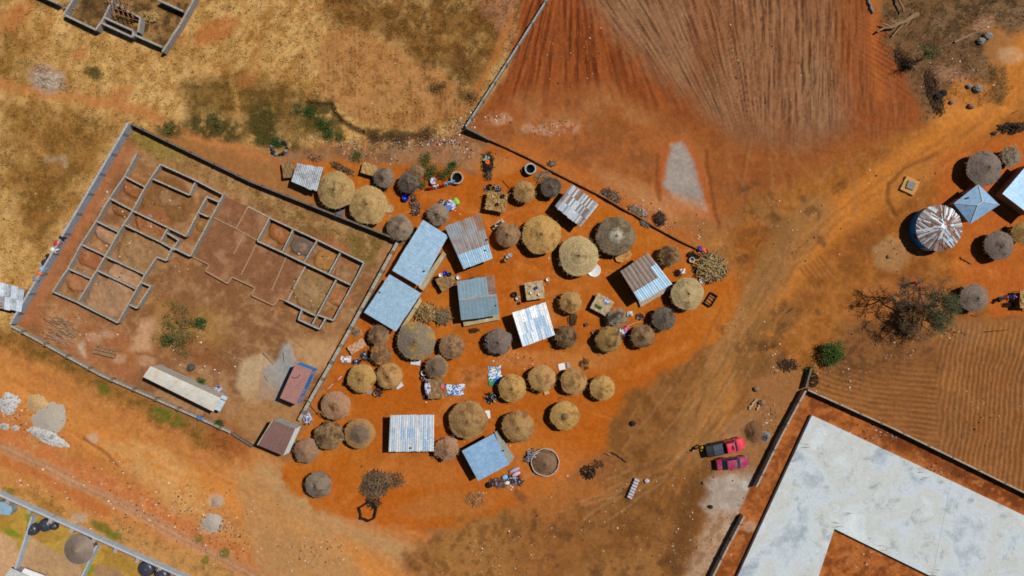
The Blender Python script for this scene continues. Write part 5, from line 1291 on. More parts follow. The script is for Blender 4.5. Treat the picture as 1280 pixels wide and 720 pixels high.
# ------------------------------------------------------------------ people
SKIN = plain('skin_brown', (92,60,42), .6); HAIR = plain('black_hair', (22,18,16), .8)
def person(u, v, rz, top, low, label, stride=.16, skirt=False, scarf=None):
    c = P(u, v, .8); root = thing('person', (c.x,c.y,0), label, 'person', rz=rz)
    V_ = [(0,0,.92),(0,0,1.12),(0,.01,1.32),(0,0,1.44),(0,.02,1.52),(0,.03,1.60),(0,.03,1.70),
          (.19,0,1.39),(.24,.05,1.12),(.22,.14,.90),(.22,.17,.80),(-.19,0,1.39),(-.25,-.03,1.12),(-.23,.04,.88),(-.23,.06,.79),
          (.09,0,.88),(.10,stride,.48),(.10,stride*.9,.08),(.10,stride+.16,.04),(-.09,0,.88),(-.10,-stride*.5,.48),(-.10,-stride,.09),(-.10,-stride+.16,.04)]
    E = [(0,1),(1,2),(2,3),(3,4),(4,5),(5,6),(2,7),(7,8),(8,9),(9,10),(2,11),(11,12),(12,13),(13,14),(0,15),(15,16),(16,17),(17,18),(0,19),(19,20),(20,21),(21,22)]
    R = [.13,.12,.14,.06,.055,.095,.07,.065,.045,.036,.035,.065,.045,.036,.035,.09,.06,.042,.04,.09,.06,.042,.04]
    me = bpy.data.meshes.new('body'); me.from_pydata(V_, E, []); me.materials.append(SKIN)
    b = bpy.data.objects.new('body', me); COL.objects.link(b); b.parent = root
    sk = b.modifiers.new('skin','SKIN'); ss = b.modifiers.new('smooth','SUBSURF'); ss.levels = 1; ss.render_levels = 2
    lay = me.skin_vertices[0] if len(me.skin_vertices) else None
    if lay:
        for i, r in enumerate(R): lay.data[i].radius = (r, r*.85); lay.data[i].use_root = (i == 0)
    mb = MB()
    def ell(z, a, b_, y=0): return [(a*math.cos(2*PI*k/16), y+b_*math.sin(2*PI*k/16), z) for k in range(16)]
    loft(mb, [ell(.84,.17,.14), ell(1.0,.16,.135), ell(1.2,.19,.15), ell(1.36,.215,.13), ell(1.45,.10,.085)])
    for s, q in ((1,((.19,0,1.40),(.235,.04,1.16))), (-1,((-.19,0,1.40),(-.245,-.02,1.16)))): mb.tube(q, [.095,.08], 10)
    mb.build('shirt', top, root, smooth=True)
    mb = MB()
    if skirt: loft(mb, [ell(.14,.25,.24), ell(.5,.22,.20), ell(.93,.175,.15)])
    else:
        for q in (((.09,0,.92),(.10,stride,.48),(.10,stride*.9,.10)), ((-.09,0,.92),(-.10,-stride*.5,.48),(-.10,-stride,.12))): mb.tube(q, [.125,.095,.08], 10)
    mb.build('wrapper_skirt' if skirt else 'trousers', low, root, smooth=True)
    mb = MB(); mb.lump((0,.01,1.67), (.108,.118,.11), 12, 8, .03, 0, 3); mb.build('headscarf' if scarf else 'hair', scarf or HAIR, root, smooth=True)
    return root
YEL = plain('yellow_cloth', (226,190,30), .8); PINK = plain('pink_cloth', (222,96,130), .8); BLU = plain('blue_cloth', (58,116,206), .8); ORG = plain('orange_cloth', (236,100,34), .8)
NAVY = plain('navy_cloth', (36,42,70), .8); LBL = plain('light_blue_cloth', (120,182,226), .8); WHC = plain('white_cloth', (220,220,222), .8); GRNC = plain('lime_cloth', (150,196,70), .8); REDC = plain('red_cloth', (196,40,46), .8)
BLKC = plain('black_cloth', (32,30,34), .85); PURP = plain('purple_cloth', (92,52,132), .8); TANC = plain('tan_cloth', (190,150,112), .85); GRYC = plain('grey_cloth', (134,132,140), .85); GREENC = plain('green_cloth', (40,140,90), .8); LILAC = plain('lilac_cloth', (176,160,190), .85)
person(875.6,559.6,1.2,YEL,BLKC,'person in a bright yellow top standing at the back of the red pickup')
person(1143,354,2.0,PINK,NAVY,'person in a pink top walking under the bare branches of the spreading tree')
person(1255.5,373,-1.6,ORG,LBL,'person in orange top and pale blue wrapper beside the right-edge straw stall', .05, True)
person(1263.5,371,-1.9,BLU,BLU,'person in blue with a pink headscarf beside the right-edge straw stall', .05, True, PINK)

# ------------------------------------------------------------------ trees and bushes
BARK = rough_mat('bark_grey', (112,92,74), (84,66,52), 6)
def leafm(name, a, b):
    if name in MATS: return MATS[name]
    m, nt, bs = newmat(name, .6, 0, .25); gv = gcoord(nt)
    n = noise(nt, gv, 1.6, 4, .7); n2 = noise(nt, gv, 14, 2, .6)
    col = ramp(nt, n, [(.35, lin(*a)), (.65, lin(*b))]); k = ramp(nt, n2, [(.3,(.65,)*3),(.7,(1.35,)*3)])
    nt.links.new(mixc(nt, 1.0, col, k, 'MULTIPLY'), bs.inputs['Base Color']); MATS[name] = m; return m
def tree(name, u, v, hgt, spread, label, cat, leaf=None, nleaf=0, leaf_at=None, seed=1, lean=(0,0), trunk=.16, lev=4, size=.16, low=.35, kids=(3,4), dry=0):
    r_ = random.Random(seed); c = P(u, v); root = thing(name, (c.x,c.y,0), label, cat)
    mb = MB(); tips = []
    def grow(p, d, L, rad, l):
        pts = [p]; q = Vector(p); dd = Vector(d)
        for i in range(4):
            dd = (dd+Vector((r_.uniform(-.3,.3), r_.uniform(-.3,.3), r_.uniform(-.12,.16)))).normalized(); q = q+dd*L/4; pts.append(Vector(q))
        rs = [rad*(1-.45*i/4) for i in range(5)]
        mb.tube(pts, rs, 6 if l > 1 else 4)
        if l <= 2: tips.extend(pts[2:])
        if l == 0: return
        for k in range(r_.randint(*kids)):
            t = r_.uniform(.45,1.0); i = min(3, int(t*4)); b = pts[i].lerp(pts[i+1], t*4-i)
            a = r_.random()*2*PI; nd = (dd*r_.uniform(.3,.8)+Vector((math.cos(a), math.sin(a), r_.uniform(-.1,.5)))*r_.uniform(.6,1.0)).normalized()
            grow(b, nd, L*r_.uniform(.55,.8), rad*(.62 if lev > 3 else .5), l-1)
    mb.tube([(0,0,-.2),(lean[0]*.4,lean[1]*.4,hgt*low*.5),(lean[0],lean[1],hgt*low)], [trunk*1.3,trunk,trunk*.85], 8)
    nb = 5
    for k in range(nb):
        a = 2*PI*k/nb+r_.uniform(-.4,.4)
        grow(Vector((lean[0],lean[1],hgt*low)), Vector((math.cos(a)*spread, math.sin(a)*spread, hgt*.28)).normalized(), spread*.55, trunk*.55, lev)
    mb.build('trunk', BARK, root)
    if leaf:
        lb = MB(); sel = [t for t in tips if leaf_at is None or leaf_at(t)]
        for k in range(nleaf):
            t = r_.choice(sel); p = t+Vector((r_.gauss(0,.24), r_.gauss(0,.24), r_.gauss(0,.18)))
            n = Vector((r_.uniform(-1,1), r_.uniform(-1,1), r_.uniform(.0,1.2))).normalized(); a = n.cross(Vector((r_.uniform(-1,1), r_.uniform(-1,1), r_.uniform(-1,1)))).normalized(); b = n.cross(a)
            s = size*r_.uniform(.5,1.2)
            lb.quad(p-a*s*.5, p-b*s*.28, p+a*s*.5, p+b*s*.28)
        lb.build('crown', leaf, root)
    if dry:
        lb = MB()
        for k in range(dry):
            t = r_.choice(tips); p = t+Vector((r_.gauss(0,.12), r_.gauss(0,.12), r_.gauss(0,.1))); a = Vector((r_.uniform(-1,1), r_.uniform(-1,1), r_.uniform(-.6,.6))).normalized(); q = p+a*r_.uniform(.15,.4); n = a.cross(Vector((0,0,1))).normalized()*.012
            lb.quad(p-n, q-n*.4, q+n*.4, p+n)
        lb.build('twigs', BARK, root)
    return root
GREYG = leafm('leaf_grey_green', (66,84,48), (98,112,70)); BRIG = leafm('leaf_bright', (48,70,30), (90,122,46)); DGRN = leafm('leaf_dark', (42,74,30), (70,102,44)); OLIV = leafm('leaf_olive', (86,90,40), (124,120,62)); BROWNL = leafm('leaf_brown', (104,74,46), (134,98,62))
tree('spreading_tree', 1129,385,5.2,5.2,'wide dry tree with bare twisting branches and green leaves only on its right side','tree',GREYG,5200,lambda t: (t.x > .9 and t.y < 1.6) or int(abs(t.x)*97+abs(t.y)*57) % 7 == 0,seed=12,trunk=.2,lev=4,size=.19,lean=(.3,.1),kids=(3,4),dry=3600)
tree('bush', 1036,441,2.2,1.6,'bright green leafy bush at the tip of the dark wall stub, beside the track','bush',BRIG,3200,None,seed=4,trunk=.08,lev=3,size=.2,low=.15,kids=(3,4))
tree('tree', 1150,76,4.6,1.6,'thin sparse green tree among the dry scrub at the top right','tree',GREYG,900,lambda t: t.z > 2.2,seed=21,trunk=.09,lev=2,size=.17,lean=(-.3,.4))
tree('dead_tree', 1133,84,3.2,1.2,'small leafless tree left of the thin green tree, by the ditch','tree',None,0,None,seed=33,trunk=.08,lev=3)
tree('bush', 228,410,1.5,3.4,'straggly half-dry shrub with green tips in the compound, above the white cabin','bush',OLIV,2600,None,seed=9,trunk=.05,lev=3,size=.16,low=.12,kids=(3,4))
tree('bush', 252,404,1.2,.9,'small grey-green shrub right of the straggly shrub in the compound','bush',DGRN,700,None,seed=10,trunk=.04,lev=2,size=.17,low=.15)
tree('bush', 212,424,1.0,.8,'dark green shrub at the lower left of the straggly shrub in the compound','bush',DGRN,520,None,seed=14,trunk=.04,lev=2,size=.16,low=.15)
tree('bush', 253.5,477,1.1,.45,'bright green potted-size shrub at the rear corner of the white cabin','bush',BRIG,420,None,seed=15,trunk=.03,lev=2,size=.15,low=.2)
tree('bush', 275.5,529,1.1,.5,'round green shrub growing on the low roadside wall near its end','bush',DGRN,620,None,seed=16,trunk=.03,lev=2,size=.15,low=.2)
for (u, v, s, l, mt) in [(530,206,.7,'low olive weed above the dark grey hut, left end of the vegetable patch',OLIV),(536,219,.8,'leafy green vegetable clump beside the dark grey hut',DGRN),(553,220,1.0,'tallest dark green plant in the middle of the vegetable patch',DGRN),
    (562,214,.6,'small olive plant by the stone ring at the right end of the vegetable patch',OLIV),(541,211,.7,'pale olive plant at the back of the vegetable patch',OLIV),(527,232,.55,'low weed between the dark grey hut and the cloth screen',OLIV),
    (566,207,.5,'tiny green weed growing behind the stone ring',DGRN)]:
    tree('vegetable_plant', u, v, s*1.1, s*.75, l, 'plant', mt, 420, None, seed=int(u), trunk=.025, lev=2, size=.17, low=.15)
tree('bush', 1012,462,.8,.6,'small vivid green weed clump on top of the dark wall stub','bush',BRIG,500,None,seed=44,trunk=.03,lev=2,size=.14,low=.15)
for (u, v, s, l) in [(404,158,.6,'dark green scrub in the curved ditch, nearest the bend'),(388,140,.5,'dark green scrub in the curved ditch, at its upper end'),(347,178,.45,'low green weed patch above the ring of dark stones')]:
    tree('bush', u, v, s*1.2, s*1.4, l, 'bush', DGRN, 700, None, seed=int(v), trunk=.03, lev=2, size=.15, low=.15)

# ------------------------------------------------------------------ timber, stones, heaps
def log(u0, v0, u1, v1, r, label, mat=None, z=None, taper=.6, branches=0, name='log', cat='log', z1=None):
    a, b = P(u0, v0), P(u1, v1); c = (a+b)/2; r_ = random.Random(int(u0)); mb = MB(); n = 7; pts = []; z = r*.8 if z is None else z; z1 = z if z1 is None else z1
    d = (b-a); nn = Vector((-d.y, d.x, 0)).normalized()
    for i in range(n):
        t = i/(n-1); p = a.lerp(b, t)-c+nn*r_.uniform(-1,1)*r*.6; p.z = z+(z1-z)*t+r_.uniform(-.1,.1)*r; pts.append(p)
    mb.tube(pts, [r*(1-(1-taper)*i/(n-1)) for i in range(n)], 8)
    for k in range(branches):
        i = r_.randint(1, n-2); q = pts[i]; an = math.atan2(d.y,d.x)+r_.choice((-1,1))*r_.uniform(.4,.9); L_ = r_.uniform(.6,1.4)
        mb.tube([q, q+Vector((math.cos(an)*L_*.5, math.sin(an)*L_*.5, .12)), q+Vector((math.cos(an)*L_, math.sin(an)*L_, .1))], [r*.55,r*.4,r*.2], 6)
    return tag(mb.build(name, mat or WOOD, None, (c.x,c.y,0)), label, cat)
log(1145,21,1094,41,.34,'pale fallen trunk with broken side limbs at the top right, beside the ploughed field',branches=4,z=.4,taper=.35)
log(1119,-4,1127,17,.16,'short pale pole leaning up to the fallen trunk from the top edge',z=.5)
log(1140,17,1114,47,.16,'thin forked limb lying across the fallen trunk',z=.22)
log(1083,-3,1091,17,.16,'grey squared post lying at the top edge by the corner of the ploughed field',mat=rough_mat('grey_wood', (150,144,138), (122,116,110), 5),taper=.9)
log(1215,43,1192,53,.16,'thick end of a dead trunk lying in the top right scrub',taper=.85)
log(1243,27,1216,42,.09,'long thin grey-brown pole continuing the dead trunk at the top right')
log(1190,52,1180,59,.07,'short broken stick end by the green tip of the thin tree')
log(765,565,783,577,.11,'short charred log lying on bare ground near the black ash heap',mat=WOODD)
log(763,569,757,566,.14,'stubby pale-ended log chunk beside the charred log')
log(328,441,342,456,.035,'thin dark stick on the pale earth above the kiosk',mat=WOODD)
log(386,497,410,519,.05,'pale pole propped from the compound east wall onto the pinkish-brown hut',z=.9,z1=1.3)
log(402,514,409,510,.07,'short orange-brown bar lying by the propped pole at the pinkish-brown hut',mat=rough_mat('orange_wood', (204,128,64), (178,104,50), 5),z=1.2)
log(330,470,337,480,.04,'dark bent stick on the pale sand patch left of the cement patch',mat=WOODD)
log(354,441,355,452,.05,'dark bent bar standing in the grey cement patch above the kiosk',mat=WOODD)
log(62,649,87,635,.06,'brown plank leaning over the plastered wall at the bottom left',z=.4,z1=.9)
log(340,388,323,376,.06,'pale plank running down from the foundation edge in the middle of the compound',mat=CREAM) if False else log(316,391,323,376,.06,'pale plank running down from the foundation edge in the middle of the compound')
log(268,441,288,457,.06,'long pale pole, outermost of the poles lying above the white cabin')
log(277,436,303,452,.07,'long pale pole, innermost of the poles lying above the white cabin')
log(274,439,296,455,.05,'grey-brown pole lying between the two pale poles above the white cabin',mat=STRAWB)
log(242,466,228,459,.05,'short plank lying against the back of the white cabin')
log(990,386,983,391,.05,'short dark stick on the dusty verge of the track',mat=WOODD)
log(1230,415,1260,412,.06,'dark crooked branch on the hoed field at the right',mat=WOODD)
log(1214,376+18,1222,396,.05,'dark stick lying below the lone smooth grey hut',mat=WOODD)
log(1265,142,1273,138,.05,'short dark stick lying on the orange track at the far right',mat=WOODD)
log(1200,322,1214,330,.10,'mossy dark branch on orange ground below the round patchwork roof',mat=STRAWB)
log(783,407,801,401,.06,'painted pole laid above the colourful clothes, tilted up to the right',mat=rough_mat('pale_wood', (206,180,150), (180,150,120), 5),z=.5)
log(628,226,637,236,.05,'dark curved branch left of the small straw-yellow hut under the mud wall',mat=WOODD)
log(697,499,703,496,.05,'little dark stick between the rows of tan huts',mat=WOODD)

SPLIT = rough_mat('split_wood', (176,140,104), (136,104,76), 6, (104,80,60))
BRUSH = rough_mat('dry_brush', (108,82,60), (74,54,40), 6, (128,100,76))
CHAR = rough_mat('charcoal_ash', (38,34,32), (24,22,22), 6, (58,52,48))
def sticks(name, u, v, ru, rv, hgt, n, L, rad, mats, label, cat, seed=1, dirn=None, spread=3.2, rot=0):
    r_ = random.Random(seed); c = P(u, v); mb = MB(); ca, sa = math.cos(rot), math.sin(rot)
    for k in range(n):
        a = r_.random()*2*PI; q = math.sqrt(r_.random()); x, y = ru*S*q*math.cos(a), rv*S*q*math.sin(a); x, y = x*ca-y*sa, x*sa+y*ca
        z = rad+hgt*(1-q)*r_.random(); d = (dirn if dirn is not None else 0)+r_.uniform(-spread, spread)/2; l = r_.uniform(*L)/2; tl = r_.uniform(-.25,.25)
        dv = Vector((math.cos(d)*l, math.sin(d)*l, l*tl)); p = Vector((x, y, z+abs(l*tl)*.6))
        mb.tube([p-dv, p+Vector((r_.uniform(-.08,.08), r_.uniform(-.08,.08), .02)), p+dv], rad*r_.uniform(.6,1.3), 5, r_.randrange(len(mats)))
    return tag(mb.build(name, mats, None, (c.x,c.y,0)), label, cat)
sticks('brush_pile', 469,606,19,17,.7,420,(.4,1.1),.032,[BRUSH,BRUSH,STRAWG],'big dark heap of dry brushwood in the open orange yard at the south','brush pile',3,rot=.5)
sticks('brush_pile', 491,600,15,9,.5,170,(.4,.9),.025,[BRUSH,SPLIT],'thin fringe of lighter brushwood on the right of the big dark heap','brush pile',4)
sticks('plank_stack', 76,413,17,16,.35,70,(.9,2.0),.05,[WOOD,SPLIT,rough_mat('pink_plank', (192,152,128), (166,126,104), 5)],'loose stack of pinkish planks in the south-west corner of the compound','planks',5,dirn=-.55,spread=.9)
sticks('firewood_pile', 594,624,12,9,.3,110,(.25,.6),.03,[SPLIT,rough_mat('orange_split_wood', (206,142,82), (180,116,62), 6)],'spread of fresh orange-brown split firewood below the plain blue roof','firewood',6)
sticks('firewood_pile', 678.5,219,8,6,.5,40,(.6,1.2),.04,[SPLIT,WOOD],'pale firewood leaning behind the small dark grey hut under the mud wall','firewood',7,dirn=.9,spread=.8)
sticks('firewood_pile', 1265,160,17,6,.6,140,(.4,1.0),.05,[BRUSH,WOODD,CHAR],'long dark woodpile at the right edge above the big smooth grey hut','firewood',8,dirn=.1,spread=2.0)
sticks('firewood_pile', 461,427,0.1,.1,.1,1,(.1,.2),.03,[SPLIT],'x','x') if False else None
sticks('firewood_pile', 490,272,12,5,.25,60,(.5,1.1),.035,[SPLIT,WOOD,BRUSH],'criss-cross of poles by the compound wall corner above the upper blue roof','firewood',9,dirn=.1,spread=1.2) if False else sticks('firewood_pile', 500,303,9,5,.2,40,(.5,1.1),.035,[SPLIT,WOOD,BRUSH],'criss-cross of poles at the compound wall corner beside the upper blue roof','firewood',9,dirn=.1,spread=1.2)
sticks('brush_pile', 1168,118,8,30,.3,220,(.4,1.0),.03,[BRUSH,WOODD],'line of dark sticks added for the shadowed ditch at the ploughed field edge, top right','brush line',10,rot=.33,dirn=1.3,spread=1.6)  # dark brush added in place of a shadowed ditch line
sticks('brush_pile', 1128,76,6,14,.3,110,(.4,.9),.03,[BRUSH,WOODD],'dark tangle of dead branches at the head of the added stick line, top right','brush line',11,rot=.5)
sticks('brush_pile', 985,456,12,7,.3,110,(.4,.9),.03,[BRUSH,WOODD],'dark scatter of dead branches left of the short wall stub','brush pile',12)
sticks('brush_pile', 1016,475,6,9,.3,70,(.3,.7),.03,[CHAR,WOODD],'black clump of burnt twigs at the corner of the slab plot wall','brush pile',13)
sticks('ash_heap', 735,590,9,9,.25,120,(.2,.6),.035,[CHAR,CHAR,WOODD],'black burnt heap of ash and sticks on bare ground in the south','ash heap',14)
sticks('brush_pile', 747,580,8,5,.15,40,(.3,.6),.02,[BRUSH,CHAR],'small brown scatter of charred twigs beside the black burnt heap','brush pile',15)
sticks('firewood_pile', 900,340,10,9,.3,60,(.4,.9),.03,[STRAWG,WOOD],'grey sticks at the lower right of the loose straw bundles','firewood',16)
sticks('brush_pile', 730,455,6,8,.2,60,(.3,.6),.02,[WOODD,BRUSH],'dark twig scatter above the gap in the row of four tan huts','brush pile',17)
sticks('firewood_pile', 461,205,18,4,.3,60,(.3,.8),.03,[WOODD,BRUSH],'row of dark kindling left of the woven-mat lean-to','firewood',18,rot=-.5) if False else sticks('firewood_pile', 428,210,18,4,.35,110,(.3,.7),.035,[WOODD,BRUSH,SPLIT],'dark row of firewood and scraps left of the woven-mat lean-to','firewood',18,rot=-.45)
sticks('stick_frame', 395,197,9,4,.2,22,(.5,1.0),.03,[WOODD,SPLIT],'few crossed dark sticks below the ring of dark stones','sticks',19)

ROCK = rough_mat('rock_grey', (150,146,142), (118,114,110), 4); ROCKD = rough_mat('rock_dark', (60,54,50), (42,38,36), 4); ROCKB = rough_mat('rock_brown', (160,128,98), (128,98,72), 4)
def rock(u, v, r, label, mat=None, flat=.7, seed=0, group=None):
    c = P(u, v); mb = MB(); mb.lump((0,0,r*flat*.6), (r,r*.85,r*flat), 10, 7, .16, 0, int(u*3+v)); return tag(mb.build('rock', mat or ROCK, None, (c.x,c.y,0)), label, 'rock', group)
rock(1225,52,.5,'pale grey rock below the thick dead trunk end, left one of the pair'); rock(1233,46,.55,'pale grey rock below the thick dead trunk end, right and higher one of the pair')
rock(1221,112,.55,'blue-grey rock by the dark scrub patch on the track edge, larger of two'); rock(1211,108,.35,'small blue-grey rock just left of the larger one by the dark scrub patch')
rock(1213,133,.42,'lone brownish rock in the middle of the orange track edge, top right',ROCKB); rock(1189,128,.3,'small brown rock below the black pair of rocks',ROCKB)
rock(1172,121,.5,'black rock, lower left of the dark pair on the track edge',ROCKD); rock(1178,117,.5,'black rock, upper right of the dark pair on the track edge',ROCKD)
rock(880,603,.3,'brown-white rock at the top of the pale dusty patch',ROCKB); rock(888,633,.28,'dark brown stone in the pale dusty patch',ROCKD); rock(889,634.5,.2,'tiny brown stone touching the dark one in the pale dusty patch',ROCKB)
rock(791,529,.4,'white-topped dark rock on the dry plain east of the tan huts',ROCKD); rock(240.5,459,.55,'round dark grey boulder behind the white cabin',rough_mat('boulder', (96,88,88), (74,68,68), 3))
rock(945,486,.4,'orange-brown rock by the wall west of the slab plot',ROCKB); rock(952,503,.45,'pale sandy rock near the wall west of the slab plot',ROCKB)
rock(1110,497-180+4,.3,'pale stone on the round earth mound right of the track',ROCKB); 
rock(189,271,.4,'pale boulder in the largest room of the roofless foundations',ROCK); rock(195,268,.25,'small tan boulder in the largest room of the roofless foundations',ROCKB)

def mound(name, u, v, ru, rv, hgt, mats, label, cat, seed=1, rot=0, rgh=.05, n=40, rings=12):
    c = P(u, v); r_ = random.Random(seed); mb = MB(); ph = [r_.random()*2*PI for _ in range(5)]; am = [r_.uniform(.02,.08) for _ in range(5)]
    base = 0; mb.v.append((0,0,hgt))
    for i in range(1, rings+1):
        q = i/rings
        for k in range(n):
            a = 2*PI*k/n; w_ = 1+sum(am[j]*math.sin((j+1)*a+ph[j]) for j in range(5))
            z = hgt*(.5+.5*math.cos(PI*q))+rgh*(r_.random()-.5)*(1.2-q)-.08*q*q
            x, y = ru*S*q*w_*math.cos(a), rv*S*q*w_*math.sin(a); mb.v.append((x*math.cos(rot)-y*math.sin(rot), x*math.sin(rot)+y*math.cos(rot), z))
    for k in range(n): mb.f.append((0, 1+k, 1+(k+1) % n)); mb.m.append(0)
    for i in range(rings-1):
        for k in range(n):
            a = 1+i*n; mb.f.append((a+k, a+n+k, a+n+(k+1) % n, a+(k+1) % n)); mb.m.append(r_.randrange(len(mats)))
    mb.f.append(tuple(1+(rings-1)*n+k for k in range(n-1,-1,-1))); mb.m.append(0)
    return tag(mb.build(name, mats, None, (c.x,c.y,0)), label, cat)
GRAV = rough_mat('gravel_grey', (190,180,166), (164,154,142), 9, None, bs=.6); GRAVW = rough_mat('gravel_white', (214,212,208), (180,178,176), 7, (140,138,140), bs=.9); SAND = rough_mat('sand_tan', (206,172,124), (180,146,100), 4)
mound('gravel_heap', 62,524,27,23,.28,[GRAV],'wide grey gravel heap beside the dirt road at the left','gravel heap',1)
mound('gravel_heap', 11,505,16,15,.35,[GRAVW],'blue-white rubble heap at the left edge beside the road','gravel heap',2,rgh=.22)
mound('gravel_heap', 46,504,17,13,.3,[SAND],'tan sand heap between the white rubble and the grey gravel','sand heap',3)
mound('gravel_heap', 58,545,30,11,.3,[GRAVW],'white rubble strip along the lower side of the grey gravel heap','gravel heap',4,rot=-.45,rgh=.22)
mound('gravel_heap', 6,533,8,5,.3,[GRAVW],'little white rubble heap at the left edge under the larger one','gravel heap',5,rgh=.2); mound('gravel_heap', 19,535,6,4,.25,[GRAVW],'smallest white rubble heap right of the little one at the left edge','gravel heap',6,rgh=.2)
mound('gravel_heap', 265,653,15,14,.28,[GRAV],'neat round grey gravel heap on the verge in the lower left','gravel heap',7); mound('gravel_heap', 271,627,10,9,.18,[rough_mat('lilac_sand', (186,162,142), (166,142,122), 5)],'flat greyish sand patch just above the neat round gravel heap','sand heap',8)
mound('rubble_heap', 59,99,22,14,.16,[rough_mat('dusty_rubble', (184,160,136), (160,134,110), 4, (196,180,164)),GRAV,MATS['dusty_rubble']],'flattened grey stone rubble in the dry grass at the upper left','rubble',9,rgh=.15)
mound('rubble_heap', 446,415,9,8,.4,[SPLIT],'brown earth and chippings heap by the compound east wall, under the blue roofs','rubble',10,rgh=.2)
# ash/soil inside the foundations' dark room
mound('rubble_heap', 378,308,12,11,.28,[rough_mat('dark_rubble', (104,98,98), (76,72,74), 6, (132,124,120))],'dark grey rubble filling one square room of the east foundation','rubble',11,rgh=.2)

log(936,511,945,498,.16,'pale squared plank among rubble west of the slab plot wall',mat=rough_mat('pale_wood', (206,180,150), (180,150,120), 5))
log(946,512,951,502,.14,'second pale plank right of the squared plank west of the slab plot wall',mat=MATS['pale_wood'])
mound('earth_heap', 940,540,12,15,.5,[rough_mat('dark_soil', (128,92,62), (98,68,44), 3)],'brown earth heap in front of the parked red pickup','earth heap',21,rgh=.1)
mound('earth_heap', 957,546,7,9,.4,[rough_mat('grey_soil', (150,142,136), (118,110,104), 4)],'grey rubble heap between the earth heap and the slab plot wall','rubble',22,rgh=.14)
heap('straw_heap', 190,20,9,8,.5,[STRAW],'pale straw heap inside the unfinished house at the top left','straw heap',70,61,(.3,.8),.035)
heap('straw_heap', 86,9,8,8,.6,[STRAW,STRAWG],'pale straw heap at the left corner of the unfinished house at the top left','straw heap',60,62,(.3,.8),.035)

for (u, v, h_, sp, mt, l) in [(412,167,.7,.9,DGRN,'dark green scrub at the foot of the curved ditch'),(425,171,.6,.7,OLIV,'olive scrub just past the bend of the curved ditch'),(374,136,.5,.8,OLIV,'olive tuft at the head of the curved ditch'),(470,172,.5,1.0,BROWNL,'brown dry scrub along the field edge, leftmost of the low row'),(500,171,.5,1.1,BROWNL,'brown dry scrub along the field edge, in the middle of the low row'),(532,167,.5,1.0,BROWNL,'brown dry scrub along the field edge, at the right of the low row'),
    (590,122,.6,1.0,BROWNL,'brown scrub by the foot path close to the red field wall'),(548,112,.6,1.2,BROWNL,'brown scrub at the right edge of the pale stubble field'),(268,152,.5,1.2,OLIV,'olive scrub patch north of the compound, larger one'),(214,160,.4,.8,OLIV,'olive scrub patch north of the compound, near its top corner'),(446,196,.5,.7,OLIV,'olive weeds above the dark firewood row'),(532,198,.5,.8,OLIV,'olive weeds in the rubbish strip above the vegetable patch')]:
    tree('bush', u, v, h_, sp, l, 'bush', mt, 620, None, seed=int(u), trunk=.025, lev=2, size=.15, low=.15)
# ------------------------------------------------------------------ wells, stone rings, granary ring
def ringwall(name, u, v, r, h, t, mat, label, cat, n=28, jit=.05, inner=None, seed=0):
    c = P(u, v, h*.5); root = thing(name, (c.x,c.y,0), label, cat); R = r*S; r_ = random.Random(seed); mb = MB()
    prof = [(R,-.15),(R,h),(R-t,h),(R-t,-.15)]; b = 0
    js = [1+jit*(r_.random()-.5) for _ in range(n)]; hs = [(r_.random()-.5)*jit*2*h for _ in range(n)]
    for i, (q, z) in enumerate(prof):
        for k in range(n): a = 2*PI*k/n; mb.v.append((q*js[k]*math.cos(a), q*js[k]*math.sin(a), z+(hs[k] if z > 0 else 0)))
    for i in range(4):
        for k in range(n): mb.f.append((i*n+k, i*n+(k+1) % n, ((i+1) % 4)*n+(k+1) % n, ((i+1) % 4)*n+k)); mb.m.append(0)
    mb.build('ring_wall', mat, root)
    if inner:
        mb = MB(); mb.lathe([(R-t+.02,-.1),(R-t+.02,.03)], 24); mb.build('floor', inner, root)
    return root
PALEST = rough_mat('pale_stone', (186,168,144), (154,136,112), 5)
WATER = plain('dark_water', (20,22,24), .08, spec=.5)
ringwall('well', 571.5,222.5,8,.55,.18,PALEST,'round stone well ring at the right end of the vegetable patch','well',inner=WATER)
ringwall('well', 663,211.5,7.2,.8,.16,rough_mat('blue_white_ring', (184,194,192), (150,162,160), 4),'tall bluish-white well ring standing under the thin mud wall','well',n=14,inner=WATER)
rg = ringwall('granary_ring', 681.5,577.5,17.5,.45,.10,rough_mat('white_lime', (204,188,174), (172,154,138), 4),'low white ring wall with a brown earth cone inside','ring wall',n=36)
mb = MB(); thatch_roof(mb, 1.6, .12, .95, 5, .03, rag=0, lop=.01); mb.build('earth_cone', thatch_mat('earth_cone', (116,92,72), (142,114,90), (96,74,58), .1, 4.0, .56), rg)
STN = [ROCKD, ROCK, ROCKD]
for i in range(13):
    a = 2*PI*i/13; p = (349+9.5*math.cos(a), 185+8.5*math.sin(a))
    o = rock(p[0], p[1], .2+.05*(i % 3), 'dark stone set in the small ring above the blotchy tin shelter', STN[i % 3], group='dark stones set in a ring')
c = P(1136,232.5); wl = thing('covered_well', (c.x,c.y,0), 'square mud-brick kerb with a grey lid standing on the swept orange patch by the track', 'well', rz=-.45); wl.scale = (1.15,1.15,1.0)
mb = MB(); 
for s, q in (((0,.62),(1.6,.36)),((0,-.62),(1.6,.36))): mb.box((s[0],s[1],.05),(q[0],q[1],.5))
for s in (.62,-.62): mb.box((s,0,.047),(.36,.88,.49))
mb.build('kerb', rough_mat('mud_kerb', (206,158,96), (182,132,74), 4), wl)
mb = MB(); mb.box((0,.02,.42),(.82,.82,.1),.1); mb.build('lid', ROCK, wl)
mb = MB(); mb.lathe([(1.0,-.1),(.98,.02),(.9,.04)], 24); mb.build('skirt', MATS['mud_kerb'], wl)
